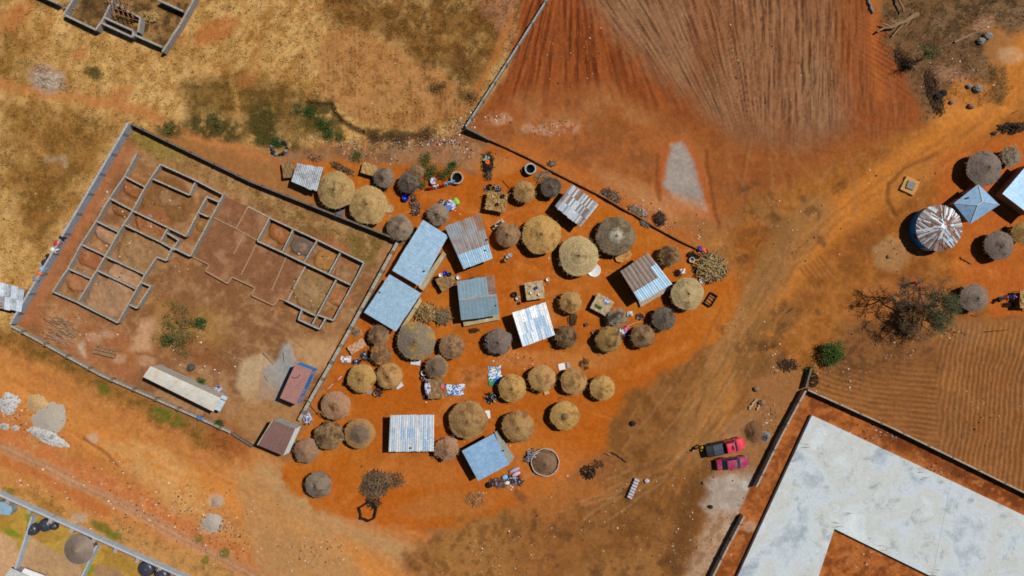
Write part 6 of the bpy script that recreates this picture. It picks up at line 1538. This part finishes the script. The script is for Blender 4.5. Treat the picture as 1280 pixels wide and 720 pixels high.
# half-burnt ring by the brush heap
ringwall('hearth_ring', 460,639,12,.35,.2,CHAR,'blackened hearth ring beside the big dark brushwood heap','hearth',n=16,jit=.3,seed=3)
sticks('firewood_pile', 466,628,10,7,.35,70,(.3,.9),.035,[CHAR,WOODD,BRUSH],'charred branches between the brushwood heap and the blackened hearth ring','firewood',33)

# ------------------------------------------------------------------ flat drying stalls
MAT_S = rough_mat('straw_mat', (184,146,92), (158,122,74), 6, (200,170,120)); MAT_B = rough_mat('old_mat', (150,116,78), (124,94,62), 5, (168,136,96)); MAT_P = rough_mat('pale_mat', (196,176,140), (170,150,116), 6, (150,124,92))
def stall(u, v, w_, d_, rz, h, mat, label, cat='stall', straw=None, seed=0, name='drying_stall'):
    c = P(u, v, h); root = thing(name, (c.x,c.y,0), label, cat, rz=rz); r_ = random.Random(seed or int(u)); W, D = w_*S, d_*S
    mb = MB(); nx_, ny_ = 14, 12; b = 0
    for lay in (0, 1):
        for i in range(nx_+1):
            for j in range(ny_+1):
                e = 1+(.06*(r_.random()-.5) if i in (0,nx_) or j in (0,ny_) else 0)
                mb.v.append(((i/nx_-.5)*W*e, (j/ny_-.5)*D*e, h-.09*(lay)+.05*math.sin(i*1.3+seed)*math.sin(j*.9)+(r_.random()-.5)*.04*(1-lay)))
    N = (nx_+1)*(ny_+1); id_ = lambda l, i, j: l*N+i*(ny_+1)+j
    for i in range(nx_):
        for j in range(ny_):
            mb.f.append((id_(0,i,j), id_(0,i+1,j), id_(0,i+1,j+1), id_(0,i,j+1))); mb.m.append(0)
            mb.f.append((id_(1,i,j+1), id_(1,i+1,j+1), id_(1,i+1,j), id_(1,i,j))); mb.m.append(0)
    for i in range(nx_):
        mb.f.append((id_(1,i,0), id_(1,i+1,0), id_(0,i+1,0), id_(0,i,0))); mb.f.append((id_(0,i,ny_), id_(0,i+1,ny_), id_(1,i+1,ny_), id_(1,i,ny_))); mb.m += [0,0]
    for j in range(ny_):
        mb.f.append((id_(0,0,j), id_(0,0,j+1), id_(1,0,j+1), id_(1,0,j))); mb.f.append((id_(1,nx_,j), id_(1,nx_,j+1), id_(0,nx_,j+1), id_(0,nx_,j))); mb.m += [0,0]
    if straw:
        for k in range(straw):
            x, y = r_.uniform(-.5,.5)*W, r_.uniform(-.5,.5)*D; a = r_.random()*PI; l = r_.uniform(.2,.5)
            mb.tube([(x-l*math.cos(a),y-l*math.sin(a),h+r_.uniform(.02,.12)),(x+l*math.cos(a),y+l*math.sin(a),h+r_.uniform(.02,.12))], .03, 4)
    mb.build('mat_roof', mat, root)
    for sx in (-1,1):
        for sy in (-1,1):
            mb = MB(); mb.tube([(sx*W*.43, sy*D*.43, -.2),(sx*W*.43, sy*D*.43, h-.04)], .045, 6); mb.build('post', WOOD, root)
    return root
POTB = plain('black_pot', (30,28,28), .6); POTW = plain('white_enamel', (222,222,220), .3); POTC = rough_mat('calabash', (196,150,86), (170,120,62), 6); POTG = plain('aluminium_pot', (176,180,184), .35, .5); POTBL = plain('blue_bucket', (20,40,190), .4); POTR = plain('red_bowl', (190,44,44), .4)
pot_i = [0]
def pot(u, v, r, mat, label, z=0.0, h=None, name='pot', cat='pot', group=None, tray=False):
    c = P(u, v, z); mb = MB(); R = r*(1 if tray else 1.25); hh = h or R*1.2
    if tray: prof = [(R*.85,0),(R,.05),(R*1.03,.09),(R*.95,.07),(R*.8,.035)]
    else: prof = [(R*.6,0),(R*.95,hh*.35),(R,hh*.6),(R*.82,hh*.92),(R*.9,hh),(R*.78,hh-.02),(R*.7,hh*.6),(R*.5,hh*.3)]
    mb.lathe([(a, z+b) for a, b in prof], 18); return tag(mb.build(name, mat, None, (c.x,c.y,0), smooth=True), label, cat, group)
def cloth(u, v, w_, d_, rz, mat, label, z=.05, name='cloth', cat='cloth', drape=0.0, wav=.04, group=None, px=True, ridge=False):
    c = P(u, v, z); mb = MB(); r_ = random.Random(int(u*11+v*3)); n, m_ = 10, 8; k = S if px else 1; W, D = w_*k, d_*k; a1, a2, a3 = r_.random()*6, r_.random()*6, r_.random()*6
    for lay in (0,1):
        for i in range(n+1):
            for j in range(m_+1):
                x, y = i/n-.5, j/m_-.5; e = 1+.10*math.sin(7*y+a1)*(abs(x) > .3)+.08*math.sin(6*x+a2)*(abs(y) > .3)
                zz = z+wav*(math.sin(9*x+a1)*math.cos(7*y+a2)+math.sin(15*(x+y)+a3)*.5)-drape*((2*y)**2 if ridge else max(0,(4*(x*x+y*y)-.3)))-.012*lay
                mb.v.append((x*W*e, y*D*e, max(zz, .012*(1-lay)+.004) if z < .3 else zz))
    N = (n+1)*(m_+1); id_ = lambda l, i, j: l*N+i*(m_+1)+j
    for i in range(n):
        for j in range(m_):
            mb.f.append((id_(0,i,j), id_(0,i+1,j), id_(0,i+1,j+1), id_(0,i,j+1))); mb.f.append((id_(1,i,j+1), id_(1,i+1,j+1), id_(1,i+1,j), id_(1,i,j))); mb.m += [0,0]
    for i in range(n): mb.f.append((id_(1,i,0), id_(1,i+1,0), id_(0,i+1,0), id_(0,i,0))); mb.f.append((id_(0,i,m_), id_(0,i+1,m_), id_(1,i+1,m_), id_(1,i,m_))); mb.m += [0,0]
    for j in range(m_): mb.f.append((id_(0,0,j), id_(0,0,j+1), id_(1,0,j+1), id_(1,0,j))); mb.f.append((id_(1,n,j), id_(1,n,j+1), id_(0,n,j+1), id_(0,n,j))); mb.m += [0,0]
    o = mb.build(name, mat, None, (c.x,c.y,0), smooth=True); o.rotation_euler[2] = rz
    return tag(o, label, cat, group)
# clothes scattered on mats: one blotch pattern in one material
def printed(name, base, cols, sc=5):
    if name in MATS: return MATS[name]
    m, nt, b = newmat(name, .8, 0, .2); gv = gcoord(nt); col = None
    vor = nt.nodes.new('ShaderNodeTexVoronoi'); vor.inputs['Scale'].default_value = sc; nt.links.new(gv, vor.inputs['Vector'])
    sp = nt.nodes.new('ShaderNodeSeparateColor'); nt.links.new(vor.outputs['Color'], sp.inputs[0])
    r = nt.nodes.new('ShaderNodeValToRGB'); r.color_ramp.interpolation = 'CONSTANT'; el = r.color_ramp.elements; al = [base]+cols
    while len(el) < len(al): el.new(.5)
    for i, (e, c) in enumerate(zip(el, al)): e.position = 0 if i == 0 else .36+.64*(i-1)/max(1, len(cols)); e.color = (*lin(*c), 1)
    nt.links.new(sp.outputs[0], r.inputs['Fac']); nt.links.new(r.outputs['Color'], b.inputs['Base Color']); MATS[name] = m; return m
stall(668.4,363,23,22,.15,1.0,MAT_P,'pale stall spread with drying bits and pots, above the bright white tin roof',seed=1)
stall(557.8,351.5,22,18,.55,1.0,MAT_B,'brown stall with pots on its upper edge, between the blue and teal roofs',seed=2)
stall(620.6,252,25,23,-.15,1.1,MAT_S,'shaggy straw-topped stall with dark jars behind it, in the north of the village',straw=70,seed=3)
stall(752.8,381,23,21,-.5,.9,MAT_P,'tilted pale stall with a green cloth on it, left of the shaggy pale grey hut',seed=4)
stall(545,486,20,24,.03,1.0,MAT_B,'brown stall with washing hung on its left side, below the small grey and yellow hut',seed=5)
stall(461.6,211.5,19,14,-.3,.9,MAT_S,'flat woven-mat lean-to between the firewood row and the small grey hut',seed=6)
stall(360,212,14,20,.1,.8,MAT_B,'small brown mat shelter against the left side of the blotchy tin shelter',seed=7)
stall(1284,374,18,22,.0,1.1,MAT_S,'straw stall cut off by the right edge, beside two people',straw=30,seed=8)
stall(446,433,22,11,.55,.5,rough_mat('pinkish_mat', (206,168,136), (180,140,108), 5, (160,120,92)),'slanting pinkish mat lean-to against the compound east wall',seed=9)
# pots and jars
for u, v, r, mt, z, l in [(643,368,.28,POTB,0,'biggest black pot left of the pale drying stall'),(647,373,.24,POTG,0,'grey pot below the biggest black pot by the pale drying stall'),(649,379,.15,POTB,0,'little black pot, lowest of the group by the pale drying stall'),(684.5,349.5,.2,POTW,0,'white bowl off the upper right corner of the pale drying stall'),
   (670,360,.16,POTBL,1.06,'blue bowl on top of the pale drying stall'),(664,366,.15,POTW,1.06,'white bowl on top of the pale drying stall, lower left'),(674,368,.14,POTW,1.06,'white bowl on top of the pale drying stall, lower right'),
   (551,344,.22,POTW,1.06,'white pan on the upper left edge of the brown stall by the teal roof'),(556.5,341.5,.24,POTBL,1.06,'blue basin on the upper edge of the brown stall by the teal roof'),(562,343,.2,POTB,1.06,'black pot on the upper right edge of the brown stall by the teal roof'),(573,347,.22,POTW,0,'white basin on the ground right of the brown stall by the teal roof'),(545,349,.18,POTB,0,'small black pot on the ground left of the brown stall by the teal roof'),
   (612,234,.3,POTB,0,'black jar, left of the three behind the shaggy straw stall'),(616.5,236,.3,POTC,0,'brown clay jar, middle of the three behind the shaggy straw stall'),(622,235,.28,POTG,0,'grey jar, right of the three behind the shaggy straw stall'),(628.5,245.5,.2,POTB,1.15,'black tyre-like bowl on the shaggy straw stall'),(621.5,255.5,.17,POTB,1.15,'small black pot in the middle of the shaggy straw stall'),
   (507.5,247.5,.36,POTBL,.05,'vivid blue barrel below the dark grey hut by the vegetable patch'),(864,325,.3,POTW,0,'white bowl right of the small ragged mottled hut'),(867.5,327,.26,POTC,0,'brown gourd beside the white bowl near the straw bundles'),(862,318,.22,POTB,0,'black pot above the white bowl near the straw bundles'),
   (876,351,.3,POTW,0,'white jar at the foot of the straw bundles'),(889,351,.26,POTC,0,'calabash at the foot of the straw bundles'),(883,349,.2,POTB,0,'black pot at the foot of the straw bundles'),
   (635,321,.26,POTG,.0,'grey pot right of the rusty grey roof'),(632.5,325,.22,POTC,0,'clay pot lowest of the pots right of the rusty grey roof'),(637.5,319,.22,POTW,0,'white-rimmed pot highest of the pots right of the rusty grey roof'),(629,326,.2,POTB,0,'black pot leftmost of the pots right of the rusty grey roof'),
   (614,499,.26,POTB,0,'black pot at the lower left of the golden hut by the bright clothes'),(617.5,496,.28,POTG,0,'grey pot touching the golden hut by the bright clothes'),(612,493,.2,POTB,0,'small black pot above the others by the bright clothes'),(619,501,.2,POTC,0,'clay pot nearest the bottom by the bright clothes'),
   (530,466,.3,POTW,0,'white pan left of the small grey and yellow hut'),(528,472,.22,POTB,0,'black pot left of the small grey and yellow hut'),(470,492,.24,POTC,0,'clay pot in the shade below the light brown hut'),(474,489,.2,POTR,0,'small red bowl in the shade below the light brown hut'),
   (432,489-10,.24,POTB,0,'black pot beside the leaning striped board at the compound wall end'),(664,210,.0001,POTB,0,None)]:
    if l: pot(u, v, r, mt, l, z)
pot(487,261,.5,POTC if False else MAT_P,'pale round woven tray beside the big straw-coloured hut',.03,name='tray',cat='tray',tray=True)
pot(742.5,338,.82,POTW,'large white round tray below the big pale ringed hut',.03,name='tray',cat='tray',tray=True)
for (u, v, w_, d_, rz, mt, l) in [(609.4,517.5,6,10,.15,WHT,'white board leaning by the right side of the big tan hut'),(519.5,451.5,12,7,-.1,plain('pale_blue_board', (200,212,224), .5),'pale blue board at the foot of the big grey hut with the yellow patch'),(499.5,481.5,9,8,.6,plain('lilac_board', (208,210,222), .5),'white square pan at the lower right of the light brown hut'),
     (461,490,7,6,.1,POTG,'grey-white square pan below the golden hut'),(433,449,13,8,.05,printed('scrap_white',(206,204,204),[(120,118,124),(176,170,168),(230,228,226)],4),'grey and white scrap sheet by the compound wall above the golden hut'),(703,457.5,8,8,.15,WHT,'white square basin, left one of the two above the row of tan huts'),(710.5,456.5,4,7,.1,POTG,'narrow grey basin, right one of the two above the row of tan huts'),
     (424,265,12,8,-.4,plain('slate_sheet', (98,98,104), .7),'dark grey sheet lying on the wall foot below the two big straw-coloured huts'),(480,195+50,4,3,.3,WHT,'small white pan between the two big straw-coloured huts') if False else (443.5,241.5,4,3.5,.5,WHT,'small white pan between the two big straw-coloured huts'),
     (852,339.5,7,6,.2,printed('white_pink_box',(210,190,184),[(120,80,74),(232,226,222)],6),'pinkish box standing below the small ragged mottled hut'),(742.5,415,5,5,.5,rough_mat('brown_box', (166,128,98), (142,106,80), 5),'brown box at the left of the olive-tan hut') ,(787.5,392.5,7,6,.2,printed('white_dark_box',(214,214,212),[(30,30,34),(160,160,158)],4),'white and black box right of the shaggy pale grey hut'),
     (683.5,491.5,6,3.5,.35,rough_mat('stool_wood', (214,180,146), (190,152,118), 5),'pale stool at the foot of the second tan hut of the row'),(623.5,280,17,6,.72,printed('open_crate',(196,170,140),[(40,34,30),(150,120,92)],3.2),'long open crate beside the brown-grey hut'),(680,596-30,4,3,0,BLK_,'x') if False else (733,406,4,4,.3,rough_mat('dark_box', (92,80,84), (70,60,64), 5),'small dark box on the open ground right of the ragged rimmed hut')]:
    boardpile('board', u, v, w_*S, d_*S, rz, [mt], l, 'board' if 'board' in l or 'sheet' in l else ('box' if 'box' in l or 'crate' in l else ('stool' if 'stool' in l else 'pan')), 1, th=.3 if ('box' in l or 'crate' in l or 'stool' in l) else .1)
# dark timber frame at the east end
c = P(888,374.3); fo = thing('wooden_frame', (c.x,c.y,0), 'dark rectangular timber bed frame lying on orange ground right of the tan ringed hut', 'frame', rz=-.52+PI/2)
for sx in (-1,1):
    mb = MB(); mb.box((sx*.78,0,.2),(.09,1.0,.34)); mb.build('end_rail', WOODD, fo)
    mb = MB(); mb.box((0,sx*.46,.197),(1.47,.09,.33)); mb.build('side_rail', WOODD, fo)
mb = MB(); 
for k in range(3): mb.box((-.4+.4*k,0,.12),(.1,.8,.05))
mb.build('slats', SPLIT, fo); fo.rotation_euler[2] = 1.0
# slatted bench in compound
c = P(133,438.5); be = thing('ladder_bench', (c.x,c.y,0), 'short slatted timber bench lying on red earth in the south-west of the compound', 'bench', rz=-.24)
for sy, hh in ((.38,.3),(-.38,.42)):
    mb = MB(); mb.box((0,sy,hh/2),(2.7,.16 if sy > 0 else .34,hh)); mb.build('rail', WOOD, be)
mb = MB()
for k in range(6): mb.box((-1.25+.5*k,.10,.2),(.12,.40,.1))
mb.build('slats', WOOD, be)

# cloths and washing
PRB = printed('print_blue_white',(214,224,234),[(36,96,196),(60,130,204),(216,222,230),(120,60,60),(150,190,226),(70,84,140)],6); PRM = printed('print_mixed',(206,214,224),[(66,150,206),(180,70,66),(40,60,150),(120,180,220),(232,236,240),(90,150,130),(240,240,240)],6.5); PRD = printed('print_dark',(60,56,66),[(200,200,206),(120,60,70),(80,110,160),(150,130,120),(30,30,34)],5); PRW = printed('print_washing',(196,196,210),[(120,130,180),(210,210,216),(90,80,90),(150,170,210)],4)
cloth(568.7,487.5,22,14,.0,PRB,'blue and white patterned sheet spread flat on the ground right of the brown washing stall',.04)
cloth(618.5,467,16,18,.10,PRM,'bright blue, white and red washing spread on the ground left of the golden hut')
cloth(616,477.5,11,8,.1,GREENC,'green cloth at the lower end of the bright washing by the golden hut'); cloth(621,475.5,7,7,.4,BLU,'small deep blue cloth beside the green one by the golden hut',.09)
cloth(534.5,484,7,19,.05,PRW,'grey and white washing hanging over the left side of the brown stall',1.08,drape=.1); cloth(553,483,4,5,.2,PINK,'little pink cloth on the right edge of the brown stall',1.1)
cloth(557.5,261,9,8,.5,BLU,'blue cloth on the right slope of the small grey hut with washing',1.35,drape=.15); cloth(563.5,256,11,13,.4,PRW,'white and lilac washing heaped right of the small grey hut',.5,drape=.2,wav=.12); cloth(570.5,251.5,6,9,.6,GRNC,'lime green cloth at the far right of the washing heap',.5,drape=.1); cloth(554,253,10,6,-.3,PRD,'dark red and black cloth at the top of the washing heap',.45,drape=.15,wav=.1)
cloth(631.5,528.5,6,7,-.3,LBL,'sky-blue cloth caught on the upper left slope of a tan hut',1.5,drape=.15); cloth(633,523.5,6,5,.4,WHC,'white rag caught on the upper left edge of a tan hut',1.4,drape=.15)
cloth(610,427,6,8,.3,PRD,'dark clothing thrown over the stripped side of the grey hut',1.55,drape=.15); cloth(617,416,8,5,.4,PRD,'brown and white clothing on the top edge of the grey hut',1.4,drape=.1); cloth(619.5,440,4,3.5,.2,POTR if False else PINK,'small pink rag at the bottom of the grey hut',1.25,drape=.05)
cloth(784,411.5,8,7,.4,PINK,'pink cloth, brightest of the clothes on the ground beside the brown cone hut',.4,wav=.1,drape=.1); cloth(779,414.5,8,8,.2,PRM,'mixed coloured clothes heaped beside the olive-tan hut',.35,wav=.12,drape=.1); cloth(783,420,8,5,-.2,PRD,'dark clothes at the bottom of the coloured heap between two brown huts',.3,wav=.1)
cloth(875.5,310.5,5,7,.2,PURP,'purple cloth at the end of the thin mud wall',.45,drape=.1); cloth(882,313.5,9,5,-.5,ORG,'orange cloth at the end of the thin mud wall',.4,drape=.1)
cloth(608,199,6,8,-.5,plain('aqua_cloth', (120,196,176), .8),'aqua cloth at the top of the dark oval heap',.35,wav=.1); cloth(609.5,202.5,5,6,.3,ORG,'vivid orange cloth in the middle of the dark oval heap',.5,wav=.1)
heap('rubbish_heap',610,204,8,15,.45,[CHAR,BRUSH],'dark oval heap of scraps above the shaggy straw stall','rubbish heap',70,41,(.3,.7),.03)
heap('rubbish_heap',610,220,5,6,.3,[WOODD,SPLIT],'small lower scrap heap under the dark oval heap','rubbish heap',40,42,(.2,.5),.03)
cloth(741.5+16,378,0.1,.1,0,GREENC,'x') if False else cloth(748,383.5,9,4,-.5,DGRN,'green leaves or cloth laid on the tilted pale stall',1.0,drape=.05)
cloth(758.5,376.5,6,8,.3,PRW,'grey and white cloth on the upper right of the tilted pale stall',1.0,drape=.05)
WL = [(75,297,6,5,BLKC,'black garment, highest of the washing on the west compound wall'),(68.5,304.5,7,6,REDC,'red garment on the west compound wall, under the black one'),(64.5,312,7,5,WHC,'white garment below the red one on the west compound wall'),(58,320,6,5,BLKC,'black garment in the middle of the washing on the west compound wall'),(53,328,6,6,NAVY,'navy garment above the light blue one on the west compound wall'),(50.5,336,6,5,LBL,'light blue garment on the west compound wall'),(47,341.5,7,5,ORG,'orange garment on the west compound wall, below the light blue one'),(43,349,6,7,GRYC,'grey striped garment, lowest of the washing on the west compound wall')]
for u, v, w_, d_, mt, l in WL: cloth(u, v, w_+1, d_+1, 1.06+PI/2, mt, l, 1.36, drape=.45, wav=.02, ridge=False, group='washing over the compound west wall')
cloth(249,522.5,8,4,-.5,BLU,'bright blue rag hanging over the low roadside wall',.85,drape=.1)
# cloth fence at vegetable patch
c = P(552,233); cf = thing('cloth_fence', (c.x,c.y,0), 'low fence of red, white and sky-blue cloths along the front of the vegetable patch', 'fence')
xs = [(535,236.5),(542,235),(549,233.5),(556,232),(562,229.5),(569,228)]
for k, (a, b) in enumerate(zip(xs[:-1], xs[1:])):
    p, q = P(*a)-c, P(*b)-c; mb = MB(); n = 6
    for i in range(n):
        s0, s1 = i/n, (i+1)/n; A_, B_ = p.lerp(q, s0), p.lerp(q, s1); o0, o1 = .05*math.sin(i*1.7), .05*math.sin((i+1)*1.7)
        mb.quad(A_+Vector((0,o0-.18,.05)), B_+Vector((0,o1-.18,.05)), B_+Vector((0,o1,.75)), A_+Vector((0,o0,.75)))
        mb.quad(B_+Vector((0,o1+.22,.45)), A_+Vector((0,o0+.22,.45)), A_+Vector((0,o0+.012,.76)), B_+Vector((0,o1+.012,.76)))
    o = mb.build('cloth_panel', [REDC, WHC, REDC, LBL, LBL][k], cf); o.modifiers.new('thickness','SOLIDIFY').thickness = .012
for a in xs:
    p = P(*a)-c; mb = MB(); mb.tube([(p.x,p.y,-.2),(p.x,p.y,.8)], .035, 6); mb.build('post', WOODD, cf)
cloth(541,226,7,8,.2,PRW,'white rag among the vegetable plants behind the cloth fence',.5,wav=.1)
# striped board on the wall end
log(428,470,410,486,.06,'white and purple striped pole at the broken end of the compound east wall',mat=printed('stripes',(214,200,210),[(90,60,120),(200,70,80),(230,226,226)],3),z=.35)
# goods heap south of plain blue roof: things of their own
for k, (u, v, w_, d_, rz, mt, h_, l) in enumerate([(643,588,15,5,.42,LILAC,.35,'long lilac roll lying at the top of the goods heap by the white ring wall'),(645,593,12,5,.42,plain('pale_lilac_roll',(196,182,196),.8),.35,'second paler roll below the long lilac roll by the white ring wall'),(631,597,8,6,.3,LBL,.4,'sky-blue bundle in the middle of the goods heap below the plain blue roof'),(634,604,7,5,.2,WHC,.3,'white bundle under the sky-blue one in the goods heap'),(651,597,6,6,.4,rough_mat('rust_tin', (190,90,52), (150,66,40), 5),.35,'rust-orange tin at the right end of the goods heap'),(611,607,7,8,.2,CHAR,.4,'black sack at the left end of the goods heap')]):
    c = P(u, v, h_); mb = MB(); mb.lump((0,0,h_*.5), (w_*S*.5,d_*S*.5,h_*.5), 12, 7, .07, 0, k); o = mb.build('bundle', mt, None, (c.x,c.y,0), smooth=True); o.rotation_euler[2] = rz; tag(o, l, 'bundle')
heap('rubbish_heap',622,604,11,6,.3,[BRUSH,PRD],'brown scrap pile in the goods heap between the black sack and the sky-blue bundle','rubbish heap',80,43,(.2,.5),.035,rot=.3)
heap('rubbish_heap',643,600,12,6,.25,[PRD,WOODD],'mixed scrap pile under the lilac rolls by the white ring wall','rubbish heap',80,44,(.2,.5),.035,rot=.3)
heap('rubbish_heap',666,569,9,7,.4,[GRYC,BRUSH,PRW],'grey and lilac scrap leaning on the upper left of the white ring wall','rubbish heap',60,45,(.3,.7),.04)
heap('rubbish_heap',538,497,9,4,.2,[PRD,WOODD],'dark scraps under the lower edge of the brown washing stall','rubbish heap',50,46,(.2,.4),.03)
heap('rubbish_heap',792,261,12,6,.3,[BRUSH,STRAWG,PRD],'brushy scrap heap behind the thin mud wall, right of the patchwork roof','rubbish heap',90,47,(.3,.7),.03,rot=-.4) if False else heap('rubbish_heap',764,245,13,8,.3,[BRUSH,STRAWG,PRD],'brushy scrap heap behind the thin mud wall, right of the patchwork roof','rubbish heap',90,47,(.3,.7),.03,rot=.4)
heap('rubbish_heap',797,264,14,6,.3,[STRAWG,SPLIT,PRW],'pale scrap line along the field side of the thin mud wall','rubbish heap',90,48,(.3,.6),.03,rot=.5)
heap('rubbish_heap',825,273,8,9,.45,[BRUSH,CHAR],'dark brush heap on the field side of the thin mud wall','rubbish heap',100,49,(.3,.7),.03)
heap('rubbish_heap',807,279,7,4,.25,[GRYC,STRAWG],'grey scrap heap astride the thin mud wall, left of the dark brush heap','rubbish heap',50,50,(.3,.6),.03,rot=.5)
heap('rubbish_heap',384,523,7,8,.3,[PRW,GRYC,WOODD],'pale scrap heap at the south end of the compound east wall','rubbish heap',50,51,(.2,.5),.03)
heap('rubbish_heap',270,488,9,5,.3,[PRW,PRD],'blue and white clutter heaped behind the right end of the white cabin','rubbish heap',60,52,(.2,.5),.035,rot=-.4)
heap('rubbish_heap',1253,197,5,8,.4,[GRYC,WOODD],'grey scrap between the big smooth grey hut and the rough grey hut','rubbish heap',40,53,(.3,.6),.04)
heap('rubbish_heap',520,262,6,10,.3,[WOODD,PRD,SPLIT],'dark clutter beside the vivid blue barrel','rubbish heap',50,54,(.2,.6),.03,rot=.4)
heap('rubbish_heap',1243,167,4,2.5,.2,[WOODD,PRD],'tiny scrap heap on the track below the long dark woodpile','rubbish heap',20,55,(.2,.4),.03)
heap('straw_heap',1181,346+0.1,3,2,.1,[BRUSH],'x','x',1,1) if False else None
# mud ledges
def ledge(pts, h_, mat, label, name='mud_ledge', cat='ledge'):
    c = sum((P(*p) for p in pts), Vector())/len(pts); mb = MB(); mb.prism([(P(*p)-c)[:2] for p in pts], -.15, h_, batter=.04); return tag(mb.build(name, mat, None, (c.x,c.y,0)), label, cat)
LEDM = rough_mat('dried_mud', (206,152,92), (182,128,72), 3, (160,110,64))
ledge([(766,318),(784,310),(790,318),(787,324),(776,329),(770,327)], .3, LEDM, 'pale mud ledge sticking out below the big weathered grey hut')
# blocks in a row
BW = rough_mat('white_block', (206,200,206), (180,174,182), 5)
bp = None
for k in range(7):
    u, v = 787+1.6*k*.92, 621-3.7*k*.95; c = P(u, v, .25)
    if bp is None:
        mb = MB(); mb.box((0,0,.24),(.62,.26,.44)); mb.box((-.16,0,.47),(.18,.12,.02)); mb.box((.16,0,.472),(.18,.12,.02)); bp = mb.build('concrete_block', BW, None, (c.x,c.y,0)); o = bp
    else: o = bp.copy(); COL.objects.link(o); o.location = (c.x,c.y,0)
    o.rotation_euler[2] = -.45+.06*math.sin(k*2.1); tag(o, 'white concrete block in the slanting row on the bare plain', 'block', 'white concrete blocks set in a slanting row')
rock(808.5,601,.32,'lone white block chunk off the upper right end of the slanting block row',BW)

for k, (u, v, ru, rv, mt, l) in enumerate([(531,466,6,10,[CHAR,PRD],'black scrap heap left of the small grey and yellow hut'),(613.5,497,9,7,[CHAR,PRD,WOODD],'black scrap heap at the lower left of the golden hut by the bright clothes'),(472,490,6,6,[CHAR,PRD],'dark scrap heap in the gap below the golden and light brown huts'),
    (716,399,6,9,[WOODD,BRUSH],'dark sticks and scraps between the small tan hut and the ragged rimmed hut'),(655.5,213,4,4,[CHAR,PRD],'black scrap heap left of the bluish-white well ring'),(517,252,5,9,[WOODD,SPLIT,PRD],'brown tangle of poles beside the vivid blue barrel, nearest the grey cone hut'),(848,341,5,5,[CHAR,WOODD],'black scrap heap left of the pinkish box'),
    (866,320,7,6,[CHAR,WOODD],'dark scraps between the ragged mottled hut and the straw bundles'),(545,352,4,6,[CHAR,WOODD],'dark scraps at the left foot of the brown stall by the teal roof'),(616,236.5,11,5,[CHAR,PRD],'dark clutter among the three jars behind the shaggy straw stall'),(777,420,6,4,[PRD,CHAR],'dark clutter under the coloured clothes between two brown huts'),
    (904,338,6,6,[CHAR,WOODD],'dark cinders at the right edge of the straw bundles'),(800,396,4,4,[PRD,WOODD],'little dark scrap heap above the painted pole'),(592,349,4,3,[WOODD,SPLIT],'few brown scraps between the blue-roofed house and the teal roof') ,(446,452,6,4,[CHAR,PRD],'black scraps right of the grey and white scrap sheet by the compound wall'),
    (455,445,5,6,[PRD,WOODD],'dark scraps under the pinkish mat lean-to'),(660,572,5,6,[CHAR,PRD],'black scraps at the upper left of the white ring wall'),(593,413,7,2.5,[WOODD,CHAR],'two dark sticks and scraps below the teal-roofed house'),(1262,381,8,3,[WOODD,CHAR],'dark scraps at the foot of the straw stall at the right edge'),
    (690,204,5,3,[PRD,SPLIT],'small scraps along the thin mud wall above the small dark grey hut')]):
    heap('rubbish_heap', u, v, ru, rv, .3, mt, l, 'rubbish heap', 46, 100+k, (.2,.5), .032)
